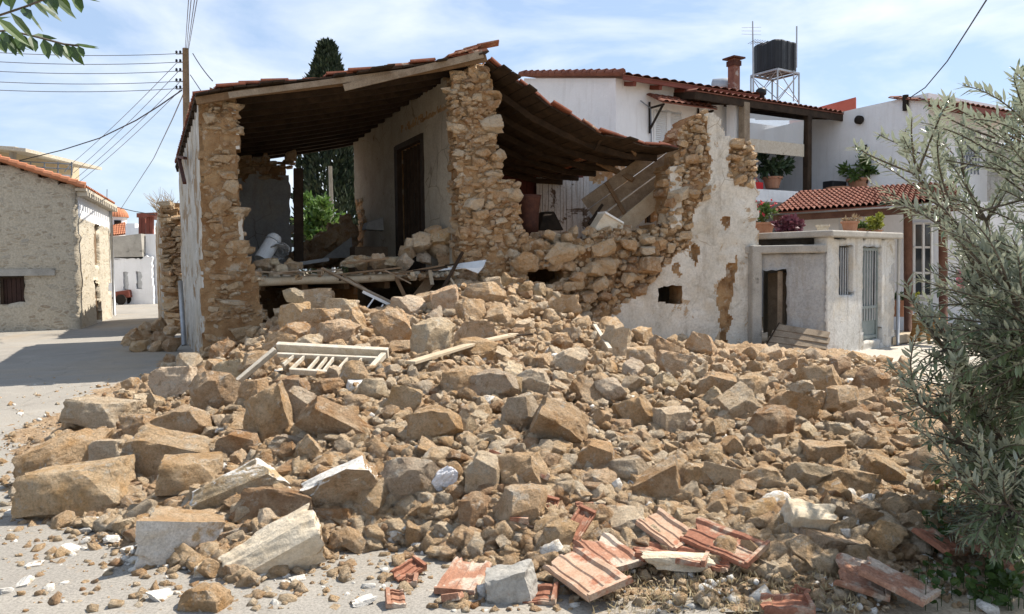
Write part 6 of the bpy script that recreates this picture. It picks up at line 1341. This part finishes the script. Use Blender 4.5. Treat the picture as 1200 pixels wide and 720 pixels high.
q2 = [wp(709, 247.5, .12), wp(731, 260.5, .12), wp(731, 263, .12), wp(709, 250.5, .12)]; mb.prism([p + NF * .015 for p in q2], V * .3, 1)
tag(mb.build('wall_slab', [M['palestone'], M['whitetrim']], None, bevel=.01), 'pointed slab with a bright white edge on top of the front wall', 'slab')
# ------------------------------------------------------------------ plants
gP = random.Random(21)
def leaf(mb, p, d, n, l, w, mi=0, fold=.25, tint=None, curl=0.0):
    d = Vector(d).normalized(); s = d.cross(Vector(n))
    if s.length < 1e-3: s = d.cross(Vector((.3, .5, .8)))
    s.normalize(); n = s.cross(d).normalized(); p = Vector(p); t = gP.random() if tint is None else tint
    m1 = p + d * l * .33 - n * fold * w * .4; m2 = p + d * l * .70 - n * (fold * w * .4 + curl * l)
    Vv = [p, p + d * l * .33 + s * w * .5, p + d * l * .70 + s * w * .40 - n * curl * l, p + d * l - n * curl * l * 2, p + d * l * .70 - s * w * .40 - n * curl * l, p + d * l * .33 - s * w * .5, m1, m2]
    mb.add(Vv, [(0, 1, 6), (1, 2, 7, 6), (2, 3, 7), (0, 6, 5), (6, 7, 4, 5), (7, 3, 4)], mi, t)
def rdir(up=0.0):
    while True:
        v = Vector((gP.uniform(-1, 1), gP.uniform(-1, 1), gP.uniform(-1, 1)))
        if .1 < v.length < 1: v.normalize(); v.z += up; return v.normalized()

# olive tree on the right
ot = thing('olive_tree', (atz(1245, 700, 0).x + .2, 4.5, 0), 'bushy olive tree with narrow silvery leaves at the right edge', 'tree')
base = Vector((3.25, 4.35, 0)); ot.location = base
LIMBS = []
wood = MB(); lv = MB()
def limb(pts, r0, r1):
    P = [Vector(p) for p in pts]; Q = []
    for i in range(len(P) - 1):
        for f in (0, .33, .66): Q.append(P[i].lerp(P[i + 1], f) + Vector((gP.gauss(0, .012), gP.gauss(0, .012), 0)))
    Q.append(P[-1]); n = len(Q); wood.tube(Q, [r0 + (r1 - r0) * i / (n - 1) for i in range(n)], 7); LIMBS.extend(Q[1:])
limb([base - Z * .05, base + Vector((-.05, 0, .35)), base + Vector((-.02, .05, .8))], .08, .05)
T = base + Vector((-.02, .05, .75)); T2 = base + Vector((-.05, 0, .35))
for pts in ([T, at(1180, 400, 4.3), at(1130, 280, 4.1), at(1075, 205, 4.0)], [T, at(1190, 380, 4.5), at(1150, 260, 4.6), at(1128, 200, 4.6)], [T, at(1220, 350, 4.3), at(1205, 230, 4.2), at(1195, 150, 4.1)],
            [T2, at(1180, 520, 4.1), at(1130, 440, 4.0), at(1095, 395, 3.9)], [T2, at(1170, 560, 4.0), at(1110, 500, 3.9), at(1078, 475, 3.8)], [T2, at(1190, 600, 3.7), at(1130, 570, 3.6)], [T, at(1230, 420, 3.7), at(1180, 330, 3.6)], [T, at(1210, 450, 5.0), at(1150, 360, 5.1)], [T, at(1260, 330, 4.0), at(1225, 180, 3.9)]):
    limb(pts, .020, .006)
limb([T, at(1290, 420, 4.2), at(1340, 300, 4.4), at(1380, 190, 4.5)], .02, .006); limb([T2, at(1320, 520, 4.2), at(1400, 430, 4.3)], .02, .006); limb([T, at(1300, 380, 4.8), at(1330, 250, 5.0)], .02, .006)
def shoot(a, tip, nl, l0=.062, bend=.12, dens=1):
    a, tip = Vector(a), Vector(tip); ctl = a.lerp(tip, .55) + Vector((gP.gauss(0, .04), gP.gauss(0, .06), bend * (tip - a).length)); P = []
    for i in range(9): t = i / 8; P.append(a * (1 - t) ** 2 + ctl * 2 * t * (1 - t) + tip * t * t)
    wood.tube(P, [.0055 * (1 - .75 * i / 8) + .0008 for i in range(9)], 4, cap=False)
    L_ = (tip - a).length; k = max(10, int(L_ / .0115 * dens)); roll = gP.uniform(0, 6)
    for i in range(k):
        t = .16 + .84 * (i + gP.uniform(-.3, .3)) / k; t = min(1, t); p = a * (1 - t) ** 2 + ctl * 2 * t * (1 - t) + tip * t * t; d = ((ctl - a) * (1 - t) + (tip - ctl) * t).normalized()
        r = d.cross(Vector((0, .3, 1))).normalized(); u = r.cross(d); ang = roll + (i % 2) * math.pi + (i // 2) * 1.57 + gP.gauss(0, .3); o = r * math.cos(ang) + u * math.sin(ang)
        dd = (d * gP.uniform(.55, 1.1) + o * gP.uniform(.5, .95) + Z * .06).normalized(); sz = l0 * gP.uniform(.5, 1.3) * (1 - .3 * max(0, t - .75) * 4 * .5)
        leaf(lv, p, dd, u + Z * .9 + rdir() * .5, sz, sz * gP.uniform(.19, .26), 0, .3, None, gP.uniform(-.02, .08))
CROWN = [(1012, 160), (1045, 150), (1082, 122), (1128, 108), (1150, 160), (1165, 138), (1188, 84), (1235, 60), (1235, 690), (1140, 655), (1105, 610), (1088, 540), (1062, 495), (1052, 440), (1078, 405), (1068, 345), (1085, 305), (1045, 262), (1035, 215)]
tips = []
for tx, ty in [(1002, 170), (1012, 182), (1030, 158), (1062, 150), (1085, 118), (1092, 150), (1110, 120), (1128, 100), (1140, 140), (1020, 215), (1035, 235), (1060, 255), (1166, 135), (1172, 158), (1192, 78), (1200, 95), (1160, 190), (1062, 330), (1070, 350), (1042, 428), (1046, 452), (1052, 488), (1075, 430), (1080, 545), (1092, 605), (1108, 632), (1120, 640)]: tips.append((tx, ty, gP.uniform(3.7, 4.4)))
while len(tips) < 680:
    x, y = gP.uniform(1000, 1260), gP.uniform(70, 690)
    if not inpoly(x, y, CROWN): continue
    dens = (.34 if y < 300 else .85) * (1.0 if x > 1110 else .62) * (.3 if y < 210 and 1118 < x < 1170 else 1)
    if y > 260 and x > 1120: dens = 1.0
    if gP.random() > dens: continue
    tips.append((x, y, gP.uniform(3.45, 5.3) if x > 1080 else gP.uniform(3.6, 4.4)))
for _ in range(260): x, y = gP.uniform(1110, 1260), gP.uniform(310, 680); tips.append((x, y, gP.uniform(3.5, 5.2))) if inpoly(x, y, CROWN) else None
for _ in range(90): tips.append((gP.uniform(1255, 1470), gP.uniform(110, 600), gP.uniform(3.7, 5.2)))
for (x, y, D) in tips:
    tip = at(x, y, D); c = [q for q in LIMBS if .12 < (q - tip).length < .75] or LIMBS
    ideal = tip + Vector((.32 if x < 1270 else -.3, gP.uniform(-.1, .1), -.22 if y < 430 else -.02)); a = min(c, key=lambda q: (q - ideal).length + gP.uniform(0, .15)); 
    if (a - tip).length > .62: a = tip + (a - tip).normalized() * .5
    shoot(a, tip, 30, .068, gP.uniform(-.02, .16), gP.uniform(.85, 1.15))
wood.build('branches', M['bark'], ot, smooth=True); lv.build('foliage', M['olive'], ot, smooth=False)
print('olive leaves', len(lv.f) // 6)

# overhanging branch with pinnate leaves, top left
ob = thing('overhanging_tree', (-3.9, 2.3, 0), 'tree branch with pointed drooping leaflets hanging into the top left corner', 'tree')
wood = MB(); lv = MB()
def rachis(pts, n, l, first=.1, droop=.9):
    P = [Vector(p) for p in pts]; wood.tube(P, .0035, 5); segs = len(P) - 1
    for i in range(n):
        t = first + (1 - first) * i / (n - 1); k = min(segs - 1, int(t * segs)); f = t * segs - k; p = P[k].lerp(P[k + 1], f); d = (P[k + 1] - P[k]).normalized()
        for s in (-1, 1):
            o = Vector((0, s * .55, 0)); dd = d * .55 + o + Z * (-droop * gP.uniform(.6, 1.1) if gP.random() < .78 else .25); sz = l * gP.uniform(.8, 1.15) * (1 - .25 * t)
            leaf(lv, p, dd, Vector((.2, -.6, .6)) + rdir() * .35, sz, sz * .36, 0, .3, None, .05)
    leaf(lv, P[-1], P[-1] - P[-2], Z, l * .8, l * .28)
rachis([at(-40, 40, 2.5), at(10, 36, 2.5), at(45, 44, 2.5), at(75, 52, 2.5), at(92, 54, 2.5)], 9, .085)
rachis([at(-40, 30, 2.35), at(0, 18, 2.35), at(30, 8, 2.35), at(60, -4, 2.35)], 6, .115)
rachis([at(-40, 5, 2.6), at(20, -12, 2.6), at(60, -14, 2.6), at(88, -6, 2.6)], 7, .11)
rachis([at(-60, 30, 2.7), at(-20, 46, 2.7), at(0, 44, 2.7), at(14, 50, 2.7)], 4, .09)
TR = Vector((-3.9, 2.3, 0)); wood.tube([TR, TR + Vector((.05, 0, 1.2)), TR + Vector((.2, .05, 2.3)), TR + Vector((.3, .0, 3.6))], [.13, .11, .08, .03], 10)
wood.tube([TR + Vector((.2, .05, 2.2)), TR + Vector((.8, .1, 2.75)), at(-160, -60, 2.6), at(-60, 8, 2.5), at(-38, 30, 2.45)], [.045, .03, .016, .009, .004], 7)
for k in range(26):
    a = TR + Vector((gP.uniform(-.3, .8), gP.uniform(-.7, .2), gP.uniform(2.3, 3.7))); b = a + Vector((gP.uniform(-.9, .35), gP.uniform(-.7, .4), gP.uniform(-.3, .3))); wood.tube([TR + Vector((.25, .02, 2.6 + k * .03)), a], .008, 5); rachis([a, a.lerp(b, .5) + Z * .08, b], 8, .08)
wood.build('twig', M['bark'], ob, smooth=True); lv.build('foliage', M['leaf_dark'], ob)

def crown(mb, c, rad, n, size, asp=.5, shell=.55, up=.2, clumps=0):
    C_ = [(rdir() * gP.uniform(.3, .95)) for _ in range(clumps)]
    for _ in range(n):
        if clumps: v = gP.choice(C_) + rdir() * gP.uniform(0, .34)
        else: v = rdir() * (shell + (1 - shell) * gP.random()) * gP.uniform(.75, 1.05)
        p = Vector(c) + Vector((v.x * rad[0], v.y * rad[1], v.z * rad[2])); d = (v + rdir(up) * .9); l = size * gP.uniform(.6, 1.3); leaf(mb, p, d, rdir(.5), l, l * asp, 0, .2)
# cypress behind the open room
cy = at(389, 330, 31); ct_ = thing('cypress', (cy.x, cy.y, 0), 'tall dark green cypress rising behind the left roof', 'tree')
zt_ = at(389, 53, 31).z; mb = MB(); mb.tube([(cy.x, cy.y, 0), (cy.x, cy.y, 2), (cy.x, cy.y, zt_ * .8)], [.22, .18, .05], 8); mb.build('trunk', M['bark'], ct_, smooth=True)
lv = MB()
for _ in range(15000):
    f = gP.random() ** .75; z = 1.0 + (zt_ - 1.0) * f; rmax = 1.2 * (1 - f ** 2.6) ** .8 * (.55 + .45 * min(1, f * 5)) + .12; a = gP.uniform(0, 6.283); lump = 1 + .16 * math.sin(a * 3 + z * 1.3) + .13 * math.sin(a * 5 - z * 2.9)
    r = rmax * lump * (1 - .55 * gP.random() ** 2.2); p = Vector((cy.x + r * math.cos(a), cy.y + r * math.sin(a), z)); leaf(lv, p, Vector((math.cos(a) * .5, math.sin(a) * .5, 1.0)) + rdir() * .5, rdir(), gP.uniform(.14, .34), .09, 0, .2)
lv.build('crown', M['cypress'], ct_)
def bush(px, py, D, rpx, rpy, label, mat, n=1500, size=.16, name='bush', asp=.45):
    c = at(px, py, D); rx, rz = rpx * D / FPX, rpy * D / FPX; z0 = surf(c.x, c.y) if D < 60 else 0; b = thing(name, (c.x, c.y, z0), label, 'bush'); st = MB()
    for _ in range(6): e = c + Vector((gP.uniform(-.5, .5) * rx, gP.uniform(-.5, .5) * rx, gP.uniform(-.2, .5) * rz)); st.tube([(c.x, c.y, z0), c.lerp(e, .4) - Z * rz * .4, e], [.04, .03, .01], 5)
    st.build('stem', M['bark'], b); lv = MB(); crown(lv, c, (rx, rx, rz), n, size, asp, .35, .3, 26); lv.build('foliage', M[mat], b); return b
bush(374, 262, 26, 28, 30, 'bright green leafy bush seen through the open back of the house', 'bushleaf', 2600, .22, asp=.38)
bush(420, 205, 36, 30, 70, 'dark tree mass behind the open room beside the cypress', 'cypress', 4200, .30, 'shrub')
mb = MB(); a, b = at(391, 300, 28), at(387, 195, 28); a.z = 0; mb.tube([a, b], .07, 10); tag(mb.build('metal_pole', M['steel'], None, True), 'thin grey metal pole before the cypress, seen through the open room', 'pole')
# dry twigs on the roadside wall
lv = MB()
for _ in range(90):
    p = at(gP.uniform(182, 206), 238 + gP.uniform(0, 16), 22.3 + gP.uniform(-.3, .6)); d = Vector((gP.uniform(-.8, .5), gP.uniform(-.3, .3), gP.uniform(.4, 1))); e = p + d * gP.uniform(.25, .6); lv.tube([p, p.lerp(e, .5) + rdir() * .06, e], [.008, .006, .003], 4, 0, False)
o = lv.build('dry_bush', M['twig']); tag(o, 'dry leafless twigs growing on top of the broken roadside wall', 'bush')

def pot_plant(px, py, D, rpot, hpot, label, mat, rad=(0, 0), n=300, size=.08, asp=.45, potmat='terracotta_pot', dy=0, flowers=0, clumps=12, up=.4):
    p = at(px, py, D); o = thing('potted_plant', p, label, 'potted plant'); mb = MB()
    mb.lathe(p, [(rpot * .68, 0), (rpot * .92, hpot * .82), (rpot * 1.06, hpot * .83), (rpot * 1.08, hpot), (rpot * .95, hpot), (rpot * .9, hpot * .88), (.02, hpot * .86)], 20); mb.build('pot', M[potmat], o, smooth=False)
    if n:
        lv = MB(); c = p + Z * (hpot + rad[1] * .8)
        for _ in range(10): e = c + Vector((gP.uniform(-.6, .6) * rad[0], gP.uniform(-.6, .6) * rad[0], gP.uniform(-.2, .6) * rad[1])); lv.tube([p + Z * hpot * .85, e], [.012, .006], 4, 0, False)
        crown(lv, c, (rad[0], rad[0], rad[1]), n, size, asp, .2, up, clumps); lv.build('foliage', M[mat], o)
        if flowers:
            fm = MB(); 
            for _ in range(flowers):
                q = c + Vector((gP.uniform(-1, 1) * rad[0], -abs(gP.uniform(.2, 1)) * rad[0], gP.uniform(-.3, 1) * rad[1]))
                for _k in range(5): leaf(fm, q, rdir(.3), rdir(), .07, .05)
            fm.build('blossom', M['flower'], o)
    return o
DV = K.y + 2.0
vw = kw(*kb(905, 222, .3), .3)
pot_plant(905, 221, vw.y, .30, .36, 'dark bushy succulent in a pot on the veranda behind the blind', 'cactus', (.50, .50), 420, .24, .38, clumps=16)
pot_plant(1006, 225, 25.2, .36, .42, 'dark green bushy plant in a terracotta pot against the white side wall', 'greenplant', (.62, .42), 520, .2, .4)
pot_plant(982, 230, 24.6, .34, .28, 'wide shallow terracotta bowl on the white parapet', 'greenplant', (0, 0), 0)
pot_plant(893, 277, 19.6, .32, .34, 'green and red flowering plant in a big pot beside the plastered wall', 'greenplant', (.34, .32), 420, .12, .4, flowers=16)
pot_plant(926, 279, 18.8, .20, .15, 'purple leaved shrub on the flat slab of the outbuilding', 'purple', (.36, .24), 620, .13, .5)
pot_plant(964, 275, 18.0, .15, .22, 'small whitish empty flowerpot on the flat slab', 'greenplant', (0, 0), 0, potmat='oldwhite')
pot_plant(996, 273, 17.6, .19, .26, 'terracotta pot with a dry stubby plant on the white outbuilding slab', 'twig', (.20, .06), 120, .09, .3)
pot_plant(1026, 274, 18.0, .16, .08, 'yellow green rounded shrub at the slab end of the outbuilding', 'yellowgreen', (.26, .20), 900, .07, .5, clumps=20)
pot_plant(1012, 273, 18.3, .14, .10, 'low dark green plant between the dry pot and the yellow green shrub', 'greenplant', (.2, .1), 200, .09, .4)
pot_plant(1053, 371, 19.6, .26, .42, 'large terracotta pot with trailing plant by the brown porch post', 'greenplant', (.22, .10), 200, .1, .4)
pot_plant(1071, 362, 19.4, .12, .14, 'little green plant hanging by the brown porch post', 'yellowgreen', (.16, .14), 240, .07, .5)
mb = MB(); p = kw(*kb(886, 222, .4), .4); mb.box(p + Z * .1, (.36, .26, .22), basis(uB, nB)); mb.tube([p + uB * -.17 + Z * .2, p + Z * .34, p + uB * .17 + Z * .2], .014, 6); tag(mb.build('red_crate', M['redplastic'], None, bevel=.02), 'small red plastic crate on the veranda floor', 'crate')
mb = MB(); mb.box(at(978, 222, 25.2), (.7, .4, .5), basis(uB, nB)); tag(mb.build('storage_box', M['blacktank'], None, bevel=.03), 'black box behind the shallow bowl on the terrace', 'box')
mb = MB(); q = [at(1120, 316, 17.5), at(1133, 317, 17.3), at(1130, 340, 17.3), at(1123, 341, 17.4)]; Vv = []
for i in range(7):
    for j in range(7): Vv.append(q[0].lerp(q[1], i / 6).lerp(q[3].lerp(q[2], i / 6), j / 6) + Vector((0, .03 * math.sin(i * 1.7) + .01 * j, 0)))
mb.add(Vv, [(i * 7 + j, i * 7 + j + 1, i * 7 + j + 8, i * 7 + j + 7) for i in range(6) for j in range(6)]); cl_ = mb.build('cloth', M['pinkcloth'], None, True); md = cl_.modifiers.new('thickness', 'SOLIDIFY'); md.thickness = .008; tag(cl_, 'pink cloth hanging in the porch behind the olive branches', 'cloth')
mb = MB(); mb.tube([at(1113, 318, 17.5), at(1140, 316, 17.2)], .006, 5); tag(mb.build('clothes_line', M['wire']), 'thin clothes line carrying the pink cloth', 'line')

# ginger dog in the yard
dp = atz(1093, 404, -.2); dog = thing('dog', dp, 'fluffy ginger dog standing in the bare yard by the porch step', 'dog'); sk = []; ed = []; rd = []
def dv_(p, r, parent=None): sk.append(Vector(p) * 1.0); rd.append(r); (ed.append((parent, len(sk) - 1)) if parent is not None else None); return len(sk) - 1
pel = dv_((0, .50, .40), .135); mid = dv_((0, .28, .40), .145, pel); chs = dv_((0, .05, .40), .155, mid); nk = dv_((0, -.08, .48), .115, chs); hd = dv_((0, -.17, .53), .105, nk); mz = dv_((0, -.26, .49), .055, hd); dv_((0, -.32, .48), .038, mz)
for s in (-1, 1):
    e = dv_((s * .075, -.15, .62), .035, hd); dv_((s * .085, -.15, .68), .012, e)
    a = dv_((s * .09, .02, .30), .065, chs); b = dv_((s * .09, .03, .15), .042, a); c = dv_((s * .09, .01, .04), .040, b); dv_((s * .09, -.05, .025), .035, c)
    a = dv_((s * .095, .47, .28), .075, pel); b = dv_((s * .095, .57, .17), .042, a); c = dv_((s * .095, .54, .04), .038, b); dv_((s * .095, .48, .025), .034, c)
t1 = dv_((0, .60, .50), .05, pel); t2 = dv_((0, .62, .62), .055, t1); dv_((0, .52, .68), .04, t2)
me = bpy.data.meshes.new('body'); me.from_pydata(sk, ed, []); db_ = bpy.data.objects.new('body', me); COL.objects.link(db_); db_.parent = dog; me.materials.append(M['fur'])
m_ = db_.modifiers.new('skin', 'SKIN'); 
if not me.skin_vertices: me.skin_vertices.new()
for i, r in enumerate(rd): me.skin_vertices[0].data[i].radius = (r, r)
me.skin_vertices[0].data[0].use_root = True; m_.use_smooth_shade = True; ss = db_.modifiers.new('sub', 'SUBSURF'); ss.levels = ss.render_levels = 2
dtx = bpy.data.textures.new('fur', 'CLOUDS'); dtx.noise_scale = .03; dm_ = db_.modifiers.new('fur', 'DISPLACE'); dm_.texture = dtx; dm_.strength = .035
mb = MB(); v, f = ico(2); mb.add(v * .022 + np.array((0, -.355, .50)), f); 
nb_ = [tuple(Vector(p) + dp) for p in mb.v]; mb.v = nb_; mb.build('nose', M['dark'], dog, True)
for s in (-1, 1): mb = MB(); mb.add(v * .014 + np.array(dp + Vector((s * .045, -.262, .56))), f); mb.build('eye', M['dark'], dog, True)
dog.rotation_euler = (0, 0, R(12))

# weeds and dry grass in the near right corner
gr_ = MB()
for _ in range(1300):
    px, py = gP.uniform(690, 1010), gP.uniform(672, 719)
    if gP.random() > .35 + .65 * (mnoise.noise((px * .02, py * .05, 2)) > -.05): continue
    q = atz(px, py, .02); h = gP.uniform(.02, .055); d = Vector((gP.gauss(0, .7), gP.gauss(0, .7), 1)); leaf(gr_, (q.x, q.y, surf(q.x, q.y) - .005), d, rdir(), h, .005, 0, 0, None, .12)
tag(gr_.build('dry_grass', M['straw']), 'dry straw coloured grass in the near right corner', 'grass', kind='stuff')
wd_ = MB()
for (x0, x1, y0, y1, n, s) in ((1085, 1115, 585, 655, 70, .045), (1075, 1200, 672, 719, 120, .05), (1140, 1200, 690, 719, 60, .06)):
    for _ in range(n):
        px, py = gP.uniform(x0, x1), gP.uniform(y0, y1); q = hit(px, py); z = q.z + gP.uniform(.01, .14); d = rdir(.2); leaf(wd_, (q.x, q.y, z), d, Vector((0, -.3, 1)) + rdir() * .5, s * gP.uniform(.6, 1.2), s * gP.uniform(.6, .9), 0, .2)
        if gP.random() < .4: wd_.tube([(q.x, q.y, q.z), (q.x, q.y, z)], .002, 4, 0, False, .2)
tag(wd_.build('weeds', M['leaf_dark']), 'dark green creeping weeds under the olive tree', 'weeds', kind='stuff')

# ------------------------------------------------------------------ pole and wires
D = 25; pb_ = at(222, 400, D); pb_.z = 0; pt2 = at(217.5, 57, D); up_ = thing('utility_pole', pb_, 'weathered wooden utility pole with small black insulators behind the left roof', 'utility pole')
mb = MB(); mb.tube([pb_, pb_.lerp(pt2, .5), pt2], [.14, .115, .095], 12); mb.build('shaft', M['wood'], up_, smooth=True)
YS = [63, 73, 83.5, 95.5, 104]
for y in YS:
    mb = MB(); c = at(216.5, y, D); mb.beam(c, c + Vector((-.26, -.03, -.02)), .035, .035); ar = mb.build('arm', M['steel'], up_)
    for dx in (-.13, -.25): mb = MB(); mb.lathe(c + Vector((dx, -.03, -.01)), [(.02, 0), (.042, .02), (.03, .045), (.042, .065), (.02, .10)], 10); mb.build('insulator', M['blacktank'], ar, smooth=True)
def wire(pts, r, label, mat='wire', sag=.0):
    P = [Vector(p) for p in pts]; Q = []
    if len(P) == 2:
        for i in range(13): t = i / 12; Q.append(P[0].lerp(P[1], t) - Z * sag * 4 * t * (1 - t))
    else: Q = P
    mb = MB(); mb.tube(Q, r, 5, 0, False); tag(mb.build('overhead_wire', M[mat]), label, 'wire', 'overhead wires')
nm_ = ['topmost', 'second from the top', 'middle', 'second from the bottom', 'lowest']
for k, (yl, yr) in enumerate(zip((58, 69, 80.5, 93, 103), YS)): wire([at(209, yr, D), at(-70, yl - 1, D - 3)], .011, f'{nm_[k]} of the five level wires running left from the utility pole', 'wire', .12)
for k, (a, b) in enumerate((((208, 73), (83, 193)), ((209, 84), (86, 203)), ((210, 97), (88, 210)), ((211, 106), (92, 214)))): wire([at(*a, D), at(*b, 34)], .010, f'thin slanting wire to the roof terrace, {["highest", "second highest", "third highest", "lowest"][k]} of four', 'wire', .1)
wire([at(213, 106, D), at(187, 124, 26), at(160, 141, 27.5), at(117, 162, 30), at(73, 176, 32), at(20, 189, 34)], .022, 'thick dark sagging cable from the utility pole to the terrace building', 'cable')
wire([at(216, 108, D), at(202, 140, 30), at(180, 186, 40), at(141, 246, 60)], .02, 'single wire running down from the pole towards the chapel', 'wire')
wire([at(132, 242, 40), at(158, 248, 40), at(182, 252, 40)], .02, 'short dark wire between the stone house eave and the pergola', 'cable', 0)
wire([at(226, 63, D), at(249, 95, D - 4)], .016, 'dark stay wire from the pole top down to the right', 'cable', .05); wire([at(223, 88, D), at(235, 106, D - 3)], .014, 'lower short stay wire right of the pole', 'cable')
for k, (x0, x1) in enumerate(((217, 221), (218.5, 224), (220, 228), (221, 231))): wire([at(x0, 58, D), at(x1, 0, 15), at(x1 + 4, -60, 11)], .009, f'steep wire rising overhead from the pole top, {["first", "second", "third", "fourth"][k]} from the left')
wire([at(1063, 117, 24), at(1084, 103, 22.5), at(1110, 72, 20), at(1137, 30, 17), at(1156, 0, 15), at(1175, -34, 13)], .016, 'dark cable rising from the white house past the gable to the top right', 'cable')
mb = MB(); a = at(125, 243, 40); mb.tube([a, at(125.5, 222, 40)], .02, 5); mb.tube([at(123, 236, 40), at(129, 239, 40)], .012, 5); tag(mb.build('aerial', M['wire']), 'thin television aerial above the stone house eave', 'antenna')
